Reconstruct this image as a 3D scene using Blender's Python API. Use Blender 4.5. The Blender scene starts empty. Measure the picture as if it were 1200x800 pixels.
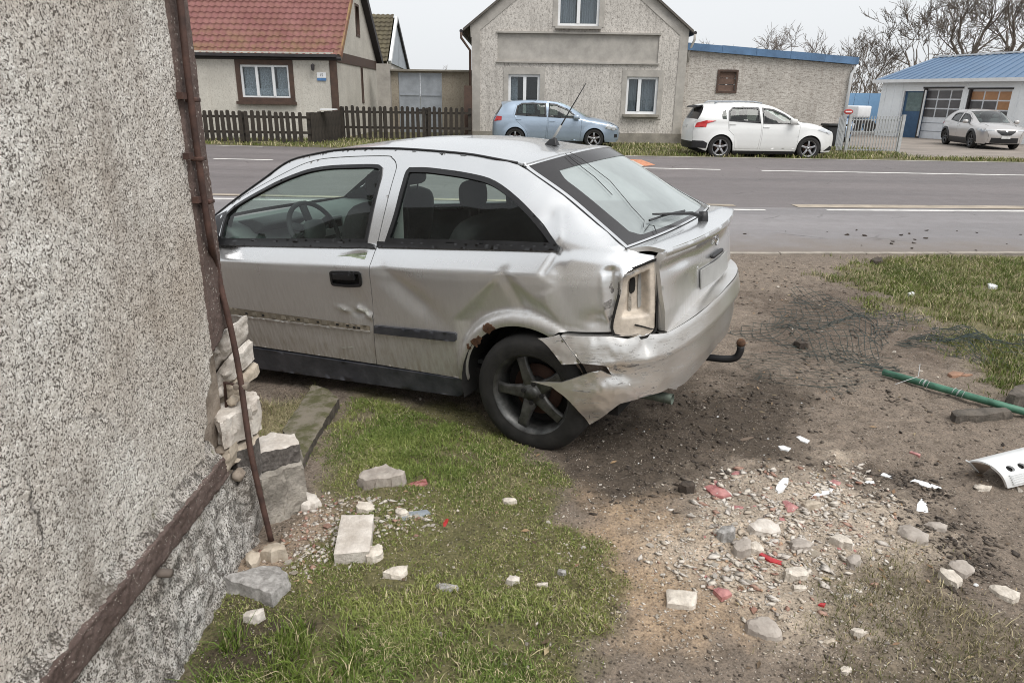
import bpy, bmesh, math, random
import numpy as np
from mathutils import Vector, Matrix
from mathutils.geometry import delaunay_2d_cdt

# ------------------------------------------------------------------ camera, world, sun, exposure
scene = bpy.context.scene
COL = scene.collection
CAM_F, CAM_P, CAM_R, CAM_H = 821.04, math.radians(19.2315), math.radians(.82864), 1.6309
cam_data = bpy.data.cameras.new('camera')
cam = bpy.data.objects.new('camera', cam_data)
COL.objects.link(cam)
cam_data.sensor_width = 36
cam_data.lens = CAM_F / 1200 * 36
cam_data.clip_start = .05
cam_data.clip_end = 4000
cam.matrix_world = Matrix.Translation((0, 0, CAM_H)) @ Matrix.Rotation(math.pi / 2 - CAM_P, 4, 'X') @ Matrix.Rotation(CAM_R, 4, 'Z')
scene.camera = cam

SUN_EL, SUN_ROT = math.radians(58), math.radians(140)
world = bpy.data.worlds.new("World")
scene.world = world
world.use_nodes = True
wt = world.node_tree
wt.nodes.clear()
w_out = wt.nodes.new('ShaderNodeOutputWorld')
w_bg = wt.nodes.new('ShaderNodeBackground')
w_sky = wt.nodes.new('ShaderNodeTexSky')
w_sky.sky_type = 'NISHITA'
w_sky.sun_disc = False
w_sky.sun_elevation = SUN_EL
w_sky.sun_rotation = SUN_ROT
w_sky.dust_density = 4.0
w_sky.air_density = 1.0
w_sky.ozone_density = 1.0
w_hsv = wt.nodes.new('ShaderNodeHueSaturation')
w_hsv.inputs['Saturation'].default_value = .10
w_mix = wt.nodes.new('ShaderNodeMix')
w_mix.data_type = 'RGBA'
w_mix.inputs[0].default_value = .75
w_mix.inputs[7].default_value = (8.0, 8.25, 8.5, 1)      # an even grey cloud sheet over the whole sky
wt.links.new(w_sky.outputs[0], w_hsv.inputs['Color'])
wt.links.new(w_hsv.outputs[0], w_mix.inputs[6])
wt.links.new(w_mix.outputs[2], w_bg.inputs['Color'])
w_bg.inputs['Strength'].default_value = .074
wt.links.new(w_bg.outputs[0], w_out.inputs[0])

sun_data = bpy.data.lights.new('sun', 'SUN')
sun_data.energy = 1.5
sun_data.angle = math.radians(40)
sun_data.color = (1, .97, .93)
sun = bpy.data.objects.new('sun', sun_data)
COL.objects.link(sun)
sd = Vector((math.sin(SUN_ROT) * math.cos(SUN_EL), math.cos(SUN_ROT) * math.cos(SUN_EL), math.sin(SUN_EL)))
sun.rotation_euler = sd.to_track_quat('Z', 'Y').to_euler()
sun.location = (0, 0, 30)
scene.view_settings.view_transform = 'Standard'
scene.view_settings.look = 'None'
scene.view_settings.gamma = 1
scene.view_settings.exposure = 0.80
scene.render.engine = 'CYCLES'
scene.cycles.filter_width = 1.0
scene.cycles.max_bounces = 8
scene.cycles.transparent_max_bounces = 24
scene.cycles.use_denoising = True

rnd = random.Random(7)
R = math.radians

# ------------------------------------------------------------------ helpers: sight lines used to survey the place
_cF = np.array([0, math.cos(CAM_P), -math.sin(CAM_P)])
_cU = np.array([0, math.sin(CAM_P), math.cos(CAM_P)])
_cC = np.array([0, 0, CAM_H])

def ray(px, py):
    a, b = px - 600, py - 400
    c, s = math.cos(CAM_R), math.sin(CAM_R)
    return _cF + np.array([1., 0, 0]) * (c * a + s * b) / CAM_F - _cU * (-s * a + c * b) / CAM_F

def at(px, py, Y):
    d = ray(px, py); t = Y / d[1]
    return _cC + d * t

def atx(px, py, X):
    d = ray(px, py); t = X / d[0]
    return _cC + d * t

def gz(px, py, z=0.0):
    d = ray(px, py); t = (z - CAM_H) / d[2]
    return _cC + d * t

def sstep(a, b, x):
    t = np.clip((np.asarray(x, float) - a) / (b - a), 0, 1)
    return t * t * (3 - 2 * t)

# ------------------------------------------------------------------ helpers: noise
def _hash(ix, iy, iz, seed):
    n = (ix * 374761393 + iy * 668265263 + iz * 2147483647 + seed * 974634777) & 0xffffffff
    n = ((n ^ (n >> 13)) * 1274126177) & 0xffffffff
    n = ((n ^ (n >> 16)) * 2246822519) & 0xffffffff
    return ((n ^ (n >> 15)) & 0xffffff) / float(0xffffff)

def vnoise(x, y, z=0., seed=0):
    x, y, z = np.broadcast_arrays(np.asarray(x, float), np.asarray(y, float), np.asarray(z, float))
    ix, iy, iz = np.floor(x).astype(np.int64), np.floor(y).astype(np.int64), np.floor(z).astype(np.int64)
    fx, fy, fz = x - ix, y - iy, z - iz
    fx, fy, fz = fx * fx * (3 - 2 * fx), fy * fy * (3 - 2 * fy), fz * fz * (3 - 2 * fz)
    r = 0
    for dx in (0, 1):
        for dy in (0, 1):
            for dz in (0, 1):
                w = (fx if dx else 1 - fx) * (fy if dy else 1 - fy) * (fz if dz else 1 - fz)
                r = r + w * _hash(ix + dx, iy + dy, iz + dz, seed)
    return r * 2 - 1

def fbm(x, y, z=0., seed=0, oct=4):
    r, a, f, t = 0, 1., 1., 0
    for k in range(oct):
        r = r + a * vnoise(np.asarray(x) * f, np.asarray(y) * f, np.asarray(z) * f, seed + k)
        t += a; a *= .5; f *= 2.03
    return r / t

# ------------------------------------------------------------------ helpers: polygons
def inpoly(P, poly):
    x, y = P[:, 0], P[:, 1]
    poly = np.asarray(poly, float)
    r = np.zeros(len(P), bool)
    n = len(poly)
    for i in range(n):
        x1, y1 = poly[i]; x2, y2 = poly[(i + 1) % n]
        if y1 == y2: continue
        c = (y1 > y) != (y2 > y)
        r ^= c & (x < (x2 - x1) * (y - y1) / (y2 - y1) + x1)
    return r

def polydist(P, poly):
    """distance to the outline, positive inside"""
    poly = np.asarray(poly, float)
    d = np.full(len(P), 1e9)
    n = len(poly)
    for i in range(n):
        a = poly[i]; b = poly[(i + 1) % n]
        ab = b - a
        t = np.clip(((P - a) @ ab) / max(ab @ ab, 1e-12), 0, 1)
        q = a + t[:, None] * ab
        d = np.minimum(d, np.hypot(*(P - q).T))
    return np.where(inpoly(P, poly), d, -d)

def area2(poly):
    p = np.asarray(poly, float); q = np.roll(p, -1, 0)
    return .5 * np.sum(p[:, 0] * q[:, 1] - q[:, 0] * p[:, 1])

def dens(poly, res, closed=True):
    p = np.asarray(poly, float); out = []
    n = len(p)
    for i in range(n if closed else n - 1):
        a, b = p[i], p[(i + 1) % n]
        k = max(1, int(math.ceil(np.hypot(*(b - a)) / res)))
        for j in range(k): out.append(a + (b - a) * j / k)
    if not closed: out.append(p[-1])
    return np.array(out)

def smoothpoly(poly, sharp=40, n=5):
    """round a closed outline with Catmull-Rom, keeping corners sharper than `sharp` degrees"""
    p = np.asarray(poly, float); N = len(p); out = []
    def is_sharp(i):
        a = p[i] - p[i - 1]; b = p[(i + 1) % N] - p[i]
        c = (a @ b) / max(np.hypot(*a) * np.hypot(*b), 1e-9)
        return math.degrees(math.acos(max(-1, min(1, c)))) > sharp
    sh = [is_sharp(i) for i in range(N)]
    for i in range(N):
        j = (i + 1) % N
        p1, p2 = p[i], p[j]
        L = np.hypot(*(p2 - p1))
        def tang(a, b, c):
            l1, l2 = np.hypot(*(b - a)), np.hypot(*(c - b))
            return (c - a) / max(l1 + l2, 1e-9)
        t1 = (p2 - p1) / max(L, 1e-9) if sh[i] else tang(p[i - 1], p1, p2)
        t2 = (p2 - p1) / max(L, 1e-9) if sh[j] else tang(p1, p2, p[(j + 1) % N])
        for k in range(n):
            t = k / n
            h1 = 2 * t**3 - 3 * t**2 + 1; h2 = t**3 - 2 * t**2 + t; h3 = -2 * t**3 + 3 * t**2; h4 = t**3 - t**2
            out.append(h1 * p1 + h2 * L * t1 + h3 * p2 + h4 * L * t2)
    return np.array(out)

def smoothline(pts, n=6):
    p = [np.asarray(q, float) for q in pts]
    p = [2 * p[0] - p[1]] + p + [2 * p[-1] - p[-2]]
    out = []
    for i in range(1, len(p) - 2):
        for k in range(n):
            t = k / n
            out.append(.5 * (2 * p[i] + (p[i + 1] - p[i - 1]) * t + (2 * p[i - 1] - 5 * p[i] + 4 * p[i + 1] - p[i + 2]) * t * t
                       + (3 * p[i] - p[i - 1] - 3 * p[i + 1] + p[i + 2]) * t**3))
    out.append(p[-2])
    return np.array(out)

def inset(poly, d):
    p = np.asarray(poly, float)
    s = 1 if area2(p) > 0 else -1
    a = np.roll(p, 1, 0); b = np.roll(p, -1, 0)
    e1 = p - a; e2 = b - p
    e1 /= np.maximum(np.hypot(*e1.T), 1e-9)[:, None]; e2 /= np.maximum(np.hypot(*e2.T), 1e-9)[:, None]
    n1 = np.stack([-e1[:, 1], e1[:, 0]], 1) * s; n2 = np.stack([-e2[:, 1], e2[:, 0]], 1) * s
    m = n1 + n2
    l = np.maximum((m * n1).sum(1), .35)
    return p + m / l[:, None] * d

def cdt(outer, holes, res, inner=True):
    loops = [np.asarray(outer, float)] + [np.asarray(h, float) for h in holes]
    loops = [dens(l, res) for l in loops]
    V, E = [], []
    for l in loops:
        o = len(V); n = len(l)
        V += [Vector((a, b)) for a, b in l]
        E += [(o + i, o + (i + 1) % n) for i in range(n)]
    B = np.concatenate(loops)
    if inner:
        mn, mx = loops[0].min(0), loops[0].max(0)
        gx = np.arange(mn[0], mx[0], res); gy = np.arange(mn[1], mx[1], res * .87)
        X, Y = np.meshgrid(gx, gy)
        X = X + (np.arange(len(gy)) % 2)[:, None] * res * .5
        G = np.stack([X.ravel(), Y.ravel()], 1)
        ok = inpoly(G, loops[0])
        for h in loops[1:]: ok &= ~inpoly(G, h)
        G = G[ok]
        keep = np.ones(len(G), bool)
        for i in range(0, len(G), 2000):
            d = ((G[i:i + 2000, None, :] - B[None]) ** 2).sum(2).min(1)
            keep[i:i + 2000] = d > (.55 * res) ** 2
        V += [Vector((a, b)) for a, b in G[keep]]
    ov, oe, of, _, _, _ = delaunay_2d_cdt(V, E, [], 0, 1e-7)
    P = np.array([(v.x, v.y) for v in ov])
    T = np.array([f for f in of if len(f) == 3], int)
    c = P[T].mean(1)
    ok = inpoly(c, loops[0])
    for h in loops[1:]: ok &= ~inpoly(c, h)
    T = T[ok]
    a = P[T]
    ar = (a[:, 1, 0] - a[:, 0, 0]) * (a[:, 2, 1] - a[:, 0, 1]) - (a[:, 2, 0] - a[:, 0, 0]) * (a[:, 1, 1] - a[:, 0, 1])
    T[ar < 0] = T[ar < 0][:, ::-1]
    T = T[np.abs(ar) > 1e-12]
    used = np.unique(T); m = np.full(len(P), -1); m[used] = np.arange(len(used))
    return P[used], m[T]

# ------------------------------------------------------------------ helpers: objects
def mesh_obj(name, V, F, mats, parent=None, smooth=False, mi=None, attr=None):
    me = bpy.data.meshes.new(name)
    V = np.asarray(V, float)
    if isinstance(F, np.ndarray) and F.ndim == 2:
        k = F.shape[1]
        me.vertices.add(len(V)); me.vertices.foreach_set('co', V.ravel())
        me.loops.add(F.size); me.loops.foreach_set('vertex_index', F.ravel().astype(np.int32))
        me.polygons.add(len(F)); me.polygons.foreach_set('loop_start', np.arange(0, F.size, k, dtype=np.int32))
        me.update(calc_edges=True)
    else:
        me.from_pydata([tuple(v) for v in V], [], [tuple(int(i) for i in f) for f in F]); me.update()
    for m in (mats if isinstance(mats, (list, tuple)) else [mats]): me.materials.append(m)
    if mi is not None: me.polygons.foreach_set('material_index', np.asarray(mi, np.int32))
    if smooth: me.polygons.foreach_set('use_smooth', np.ones(len(me.polygons), bool))
    if attr is not None:
        for an, data in attr.items():
            data = np.asarray(data, np.float32)
            if data.shape[1] == 3: data = np.concatenate([data, np.ones((len(data), 1), np.float32)], 1)
            a = me.attributes.new(an, 'FLOAT_COLOR', 'POINT'); a.data.foreach_set('color', data.ravel())
    o = bpy.data.objects.new(name, me)
    COL.objects.link(o)
    if parent is not None: o.parent = parent
    return o

def thing(name, label, cat, loc=(0, 0, 0), rotz=0, group=None):
    o = bpy.data.objects.new(name, None); COL.objects.link(o)
    o.empty_display_size = .1
    o.location = loc; o.rotation_euler = (0, 0, rotz)
    o['label'] = label; o['category'] = cat
    if group: o['group'] = group
    return o

def tag(o, label, cat, group=None):
    o['label'] = label; o['category'] = cat
    if group: o['group'] = group
    return o

def structure(o):
    o['kind'] = 'structure'; return o

def stuff(o, label=None, cat=None):
    o['kind'] = 'stuff'
    if label: o['label'] = label
    if cat: o['category'] = cat
    return o

def dup(o, parent=None):
    c = o.copy(); COL.objects.link(c)
    if parent is not None: c.parent = parent
    for ch in list(o.children): dup(ch, c)
    return c

class MB:
    def __init__(s): s.v = []; s.f = []; s.m = []; s.cur = 0
    def add(s, V, F):
        o = len(s.v); s.v += [tuple(map(float, p)) for p in V]
        s.f += [tuple(int(i) + o for i in f) for f in F]; s.m += [s.cur] * len(F)
        return s
    def box(s, c, d, rz=0, M=None):
        x, y, z = d[0] / 2, d[1] / 2, d[2] / 2
        V = np.array([(-x, -y, -z), (x, -y, -z), (x, y, -z), (-x, y, -z), (-x, -y, z), (x, -y, z), (x, y, z), (-x, y, z)])
        if M is not None: V = V @ np.asarray(M).T
        if rz: ca, sa = math.cos(rz), math.sin(rz); V = V @ np.array([[ca, sa, 0], [-sa, ca, 0], [0, 0, 1]])
        return s.add(V + np.asarray(c), [(3, 2, 1, 0), (4, 5, 6, 7), (0, 1, 5, 4), (1, 2, 6, 5), (2, 3, 7, 6), (3, 0, 4, 7)])
    def bar(s, a, b, w, h, up=(0, 0, 1)):
        a, b = np.asarray(a, float), np.asarray(b, float)
        d = b - a; L = np.linalg.norm(d); d /= L
        u = np.asarray(up, float); u = u - d * (u @ d)
        if np.linalg.norm(u) < 1e-6: u = np.array([1., 0, 0]) - d * d[0]
        u /= np.linalg.norm(u); r = np.cross(d, u)
        return s.box((a + b) / 2, (L, w, h), M=np.stack([d, r, u], 1))
    def tube(s, path, r, n=6, cap=True):
        p = [np.asarray(q, float) for q in path]; k = len(p)
        rr = r if isinstance(r, (list, tuple, np.ndarray)) else [r] * k
        V = []; prev = None
        for i in range(k):
            t = p[min(i + 1, k - 1)] - p[max(i - 1, 0)]; t /= max(np.linalg.norm(t), 1e-9)
            if prev is None:
                u = np.cross(t, (0, 0, 1.)); 
                if np.linalg.norm(u) < 1e-3: u = np.cross(t, (1., 0, 0))
            else: u = prev - t * (prev @ t)
            u /= max(np.linalg.norm(u), 1e-9); prev = u; w = np.cross(t, u)
            for j in range(n):
                a = 2 * math.pi * j / n
                V.append(p[i] + rr[i] * (math.cos(a) * u + math.sin(a) * w))
        F = [(i * n + j, i * n + (j + 1) % n, (i + 1) * n + (j + 1) % n, (i + 1) * n + j) for i in range(k - 1) for j in range(n)]
        if cap: F += [tuple(range(n - 1, -1, -1)), tuple((k - 1) * n + j for j in range(n))]
        return s.add(V, F)
    def lathe(s, prof, n=24, axis='Y', c=(0, 0, 0), closed=False):
        """prof: (radius, height along the axis)"""
        V = []
        for r_, h in prof:
            for j in range(n):
                a = 2 * math.pi * j / n; u, w = r_ * math.cos(a), r_ * math.sin(a)
                V.append((u, h, w) if axis == 'Y' else ((u, w, h) if axis == 'Z' else (h, u, w)))
        k = len(prof)
        F = [(i * n + j, i * n + (j + 1) % n, ((i + 1) % k) * n + (j + 1) % n, ((i + 1) % k) * n + j) for i in range(k if closed else k - 1) for j in range(n)]
        return s.add(np.asarray(V) + np.asarray(c), F)
    def prism(s, poly, f0, f1):
        """poly 2D; f0/f1 map (u,v) to a 3D point on the two faces"""
        p = np.asarray(poly, float); n = len(p)
        V = [f0(a, b) for a, b in p] + [f1(a, b) for a, b in p]
        F = [tuple(range(n - 1, -1, -1)), tuple(range(n, 2 * n))] + [(i, (i + 1) % n, n + (i + 1) % n, n + i) for i in range(n)]
        return s.add(V, F)
    def sphere(s, c, r, n=10, m=6, p=2.0):
        r = np.asarray(r if hasattr(r, '__len__') else (r, r, r), float)
        V = []
        pw = lambda q: math.copysign(abs(q) ** (2 / p), q)
        for i in range(m + 1):
            a = math.pi * i / m - math.pi / 2
            for j in range(n):
                b = 2 * math.pi * j / n
                V.append((pw(math.cos(a)) * pw(math.cos(b)) * r[0], pw(math.cos(a)) * pw(math.sin(b)) * r[1], pw(math.sin(a)) * r[2]))
        F = [(i * n + j, i * n + (j + 1) % n, (i + 1) * n + (j + 1) % n, (i + 1) * n + j) for i in range(m) for j in range(n)]
        return s.add(np.asarray(V) + np.asarray(c), F)
    def build(s, name, mats, parent=None, smooth=False, fix=True):
        o = mesh_obj(name, s.v, s.f, mats, parent, smooth, s.m if isinstance(mats, (list, tuple)) else None)
        if fix:
            bm = bmesh.new(); bm.from_mesh(o.data)
            bmesh.ops.recalc_face_normals(bm, faces=bm.faces); bm.to_mesh(o.data); bm.free()
        return o

def auto_smooth(o, ang=35):
    me = o.data
    bm = bmesh.new(); bm.from_mesh(me)
    for e in bm.edges:
        if len(e.link_faces) == 2 and e.calc_face_angle(0) > R(ang): e.smooth = False
    for f in bm.faces: f.smooth = True
    bm.to_mesh(me); bm.free()
    return o

def bevel(o, w=.01, seg=2, ang=30):
    bm = bmesh.new(); bm.from_mesh(o.data)
    es = [e for e in bm.edges if len(e.link_faces) == 2 and e.calc_face_angle(0) > R(ang)]
    bmesh.ops.bevel(bm, geom=es, offset=w, segments=seg, profile=.6, affect='EDGES', clamp_overlap=True)
    for f in bm.faces: f.smooth = True
    bm.to_mesh(o.data); bm.free()
    return o

def vnorm(V, T):
    n = np.cross(V[T[:, 1]] - V[T[:, 0]], V[T[:, 2]] - V[T[:, 0]])
    N = np.zeros_like(V)
    for k in range(3): np.add.at(N, T[:, k], n)
    return N / np.maximum(np.linalg.norm(N, axis=1), 1e-12)[:, None]

def panel(name, outer, fmap, mat, parent, holes=(), res=.03, rim=.012, hint=(0, 1, 0), smooth=True, inner=True, back=False):
    """sheet cut to a 2-D outline, laid on a curved surface, its edges folded back by `rim`"""
    P, T = cdt(outer, holes, res, inner)
    V = np.asarray(fmap(P[:, 0], P[:, 1]))
    N = vnorm(V, T)
    if (N.mean(0) @ np.asarray(hint, float)) < 0: T = T[:, ::-1]; N = -N
    if rim:
        E = np.concatenate([T[:, [0, 1]], T[:, [1, 2]], T[:, [2, 0]]])
        key = np.sort(E, 1); _, inv, cnt = np.unique(key, axis=0, return_inverse=True, return_counts=True)
        E = E[cnt[inv.ravel()] == 1]
        b = np.unique(E); m = np.full(len(V), -1); m[b] = np.arange(len(b))
        n = len(V)
        V2 = np.concatenate([V, V[b], V[b] - N[b] * rim])
        Q = np.stack([n + m[E[:, 0]], n + len(b) + m[E[:, 0]], n + len(b) + m[E[:, 1]]], 1)
        Q2 = np.stack([n + m[E[:, 0]], n + len(b) + m[E[:, 1]], n + m[E[:, 1]]], 1)
        V, T = V2, np.concatenate([T, Q, Q2])
        if back:
            P0 = len(N)
            V = np.concatenate([V, V[:P0] - N * rim]); T = np.concatenate([T, T[:len(T) - len(Q) * 2][:, ::-1] + (len(V) - P0)])
    return mesh_obj(name, V, np.ascontiguousarray(T), mat, parent, smooth)

# ------------------------------------------------------------------ helpers: materials
class NT:
    def __init__(s, name):
        s.mat = bpy.data.materials.new(name); s.mat.use_nodes = True
        s.t = s.mat.node_tree; s.t.nodes.clear()
        s.out = s.t.nodes.new('ShaderNodeOutputMaterial')
        s.b = s.t.nodes.new('ShaderNodeBsdfPrincipled')
        s.t.links.new(s.b.outputs[0], s.out.inputs[0])
        s.tc = s.t.nodes.new('ShaderNodeTexCoord')
    def n(s, t, inp=None, **kw):
        nd = s.t.nodes.new('ShaderNode' + t)
        for k, v in kw.items(): setattr(nd, k, v)
        for k, v in (inp or {}).items(): s.set(nd.inputs[k], v)
        return nd
    def set(s, sock, v):
        if isinstance(v, bpy.types.NodeSocket): s.t.links.new(v, sock)
        else:
            if hasattr(sock.default_value, '__len__') and len(sock.default_value) == 4 and len(v) == 3: v = (*v, 1)
            sock.default_value = v
    def obj(s, scale=(1, 1, 1), kind='Object'):
        return s.n('Mapping', {'Vector': s.tc.outputs[kind], 'Scale': scale}).outputs[0]
    def noise(s, scale, detail=5, rough=.6, vec=None, out=0, dist=0.):
        return s.n('TexNoise', {'Vector': vec if vec is not None else s.tc.outputs['Object'], 'Scale': scale, 'Detail': detail, 'Roughness': rough, 'Distortion': dist}).outputs[out]
    def voro(s, scale, vec=None, feature='F1', out='Distance'):
        return s.n('TexVoronoi', {'Vector': vec if vec is not None else s.tc.outputs['Object'], 'Scale': scale}, feature=feature).outputs[out]
    def ramp(s, fac, stops):
        r_ = s.n('ValToRGB', {'Fac': fac}); e = r_.color_ramp.elements
        while len(e) < len(stops): e.new(.5)
        for el, (p, c) in zip(e, stops):
            el.position = p; el.color = (c, c, c, 1) if not hasattr(c, '__len__') else (*c, 1)
        return r_.outputs[0]
    def mix(s, f, a, b, blend='MIX'):
        m = s.n('Mix', data_type='RGBA', blend_type=blend)
        s.set(m.inputs[0], f); s.set(m.inputs[6], a); s.set(m.inputs[7], b)
        return m.outputs[2]
    def math(s, op, a, b=0., c=None):
        m = s.n('Math', operation=op); s.set(m.inputs[0], a); s.set(m.inputs[1], b)
        if c is not None: s.set(m.inputs[2], c)
        return m.outputs[0]
    def bump(s, h, strength=.5, dist=.01, normal=None):
        i = {'Height': h, 'Strength': strength, 'Distance': dist}
        if normal is not None: i['Normal'] = normal
        s.set(s.b.inputs['Normal'], s.n('Bump', i).outputs[0])
    def fin(s, color=None, rough=None, metal=None, **kw):
        if color is not None: s.set(s.b.inputs['Base Color'], color)
        if rough is not None: s.set(s.b.inputs['Roughness'], rough)
        if metal is not None: s.set(s.b.inputs['Metallic'], metal)
        for k, v in kw.items(): s.set(s.b.inputs[k.replace('_', ' ')], v)
        return s.mat

def dim(c, f): return tuple(min(1, q * f) for q in c)

def M(name, col, rough=.6, metal=0., var=.25, vs=6., fs=60., bump=.0, bs=80., bd=.004, col2=None, stretch=(1, 1, 1), spec=.5):
    """plain surface with cloudy colour variation, fine grain and relief"""
    t = NT(name)
    v = t.obj(stretch)
    a = t.noise(vs, 5, .6, v); b = t.noise(fs, 4, .6, v)
    c = t.mix(t.ramp(a, [(.3, 0), (.7, 1)]), dim(col, 1 - var), col2 or dim(col, 1 + var * .6))
    c = t.mix(.5, c, t.ramp(b, [(.25, 1 - var), (.75, 1 + var * .2)]), 'MULTIPLY')
    rr = t.ramp(a, [(.3, max(0, rough - .08)), (.7, min(1, rough + .08))])
    if bump: t.bump(t.noise(bs, 4, .65, v), bump, bd)
    return t.fin(c, rr, metal, Specular_IOR_Level=spec)

def glass(name, tint=(.75, .82, .80), rough=.02, ior=1.5, film_amt=.0, film=(.45, .43, .40), rng=(0, 1)):
    t = NT(name)
    tr = t.n('BsdfTransparent', {'Color': (*tint, 1)})
    gl = t.n('BsdfGlossy', {'Color': (1, 1, 1, 1), 'Roughness': rough})
    bf = t.n('NewGeometry').outputs['Backfacing']
    fr = t.n('Fresnel', {'IOR': t.math('MULTIPLY_ADD', bf, 1 / ior - ior, ior)})
    mx = t.n('MixShader', {0: fr.outputs[0], 1: tr.outputs[0], 2: gl.outputs[0]})
    last = mx
    if film_amt:  # diffuse film; on the rear window it paints the sky reflection
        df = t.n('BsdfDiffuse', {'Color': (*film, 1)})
        f = t.math('MULTIPLY', t.ramp(t.noise(2.5, 5, .6), [(.3, rng[0]), (.75, rng[1])]), film_amt)
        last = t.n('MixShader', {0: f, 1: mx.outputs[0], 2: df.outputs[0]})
    t.t.links.new(last.outputs[0], t.out.inputs[0])
    t.t.nodes.remove(t.b)
    return t.mat

def roughen(o, amp, scale, seed=0, subdiv=0):
    """break up a mesh's surface: subdivide, then push vertices along noise"""
    bm = bmesh.new(); bm.from_mesh(o.data)
    if subdiv: bmesh.ops.subdivide_edges(bm, edges=bm.edges, cuts=subdiv, use_grid_fill=True)
    bmesh.ops.triangulate(bm, faces=bm.faces)
    co = np.array([v.co for v in bm.verts])
    bm.normal_update()
    N = np.array([v.normal for v in bm.verts])
    d = fbm(co[:, 0] * scale, co[:, 1] * scale, co[:, 2] * scale, seed, 3) * amp
    for v, q in zip(bm.verts, co + N * d[:, None]): v.co = q
    bm.to_mesh(o.data); bm.free()
    return o
# ------------------------------------------------------------------ the ground
CAR = dict(cx=.505036, cy=3.823047, a=math.radians(151.31034), tp=.0711855, tr=-.0088254)

def car2w(L):
    L = np.asarray(L, float)
    x, y, z = L[..., 0], L[..., 1], L[..., 2]
    z1 = z + CAR['tr'] * y; y1 = y - CAR['tr'] * z
    x1 = x + CAR['tp'] * z1; z1 = z1 - CAR['tp'] * x
    c, s = math.cos(CAR['a']), math.sin(CAR['a'])
    return np.stack([CAR['cx'] + c * x1 - s * y1, CAR['cy'] + s * x1 + c * y1, z1], -1)

def far_z(y): return .08 * sstep(12.5, 20, y)

def Zs(x, y):
    """large-scale height of the ground: the yard drops where the car's nose has gone down"""
    x, y = np.broadcast_arrays(np.asarray(x, float), np.asarray(y, float))
    c, s = math.cos(CAR['a']), math.sin(CAR['a'])
    xl = (x - CAR['cx']) * c + (y - CAR['cy']) * s
    yl = -(x - CAR['cx']) * s + (y - CAR['cy']) * c
    d = -.20 * sstep(.9, 2.7, xl) * sstep(8.2, 6.6, y) * sstep(1.9, 1.1, yl) * sstep(4.6, 3.4, xl)
    return d + far_z(y)

def gpoly(px, z=0.): return np.array([gz(a, b, z)[:2] for a, b in px])

LAWN = gpoly([(200, 930), (214, 800), (236, 738), (268, 705), (330, 694), (352, 660), (420, 600), (400, 570), (395, 520), (402, 480), (420, 452), (480, 462), (560, 485), (600, 505), (640, 530), (672, 540), (684, 575), (660, 610), (694, 650), (702, 700), (690, 760), (684, 930)])
RIGHT_LAWN = gpoly([(985, 322), (1010, 306), (1060, 300), (1130, 299), (1200, 299), (1330, 299), (1400, 400), (1300, 470), (1200, 456), (1150, 425), (1100, 402), (1075, 375), (1030, 350)])
THIN = gpoly([(1005, 668), (1090, 655), (1135, 722), (1200, 745), (1290, 760), (1330, 930), (1040, 930), (965, 800), (985, 720)])
SAND = gpoly([(700, 640), (740, 595), (800, 590), (850, 640), (850, 700), (880, 740), (800, 760), (740, 730), (700, 690)])
RUBBLE = gpoly([(800, 620), (830, 575), (900, 560), (960, 560), (1010, 590), (1020, 640), (980, 690), (900, 720), (830, 690)])
RUBBLE_B = gpoly([(345, 625), (360, 600), (430, 585), (500, 590), (520, 620), (470, 650), (400, 665), (350, 700), (290, 670)])
DARK_A = gpoly([(660, 560), (690, 500), (800, 460), (870, 430), (960, 470), (930, 540), (850, 565), (760, 600), (690, 590)])
DARK_B = gpoly([(1000, 560), (1070, 545), (1120, 580), (1160, 640), (1180, 680), (1130, 700), (1080, 650), (1010, 600)])
DARK_C = gpoly([(860, 345), (1000, 335), (1090, 390), (1090, 430), (1010, 400), (900, 410)])
MUDWALL = gpoly([(215, 810), (240, 735), (300, 700), (370, 735), (330, 790), (300, 830), (220, 900)])
HOLE = gpoly([(300, 505), (300, 470), (330, 440), (372, 446), (345, 500), (330, 520)])

def soft(P, poly, w, seed, amp):
    n = fbm(P[:, 0] * 3.1, P[:, 1] * 3.1, 0, seed, 4) * amp + fbm(P[:, 0] * 13, P[:, 1] * 13, 0, seed + 3, 3) * amp * .45
    return sstep(-w, w, polydist(P, poly) + n)

MASKS = dict(lawn=(LAWN, .10, 11, .22), right=(RIGHT_LAWN, .25, 12, .5), thin=(THIN, .2, 13, .3), sand=(SAND, .2, 14, .38), rub=(RUBBLE, .26, 15, .48), rubb=(RUBBLE_B, .10, 16, .15),
             da=(DARK_A, .2, 17, .3), db=(DARK_B, .18, 18, .28), dc=(DARK_C, .3, 19, .5), mud=(MUDWALL, .08, 20, .15))
def mask(k, x, y):
    """0..1, evaluated only near the patch"""
    poly, w, sd_, amp = MASKS[k]
    x, y = np.ravel(np.asarray(x, float)), np.ravel(np.asarray(y, float))
    r_ = np.zeros(len(x)); e = w + amp * 1.5
    ok = (x > poly[:, 0].min() - e) & (x < poly[:, 0].max() + e) & (y > poly[:, 1].min() - e) & (y < poly[:, 1].max() + e)
    if ok.any(): r_[ok] = soft(np.stack([x[ok], y[ok]], 1), poly, w, sd_, amp)
    return r_
def soil_masks(x, y): return {k: mask(k, x, y) for k in MASKS}

def micro(x, y):
    return .012 * fbm(x * 2.2, y * 2.2, 0, 3, 3) + .011 * fbm(x * 8, y * 8, 0, 5, 3) + .0085 * np.maximum(fbm(x * 26, y * 26, 0, 8, 2), -.2)

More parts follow.
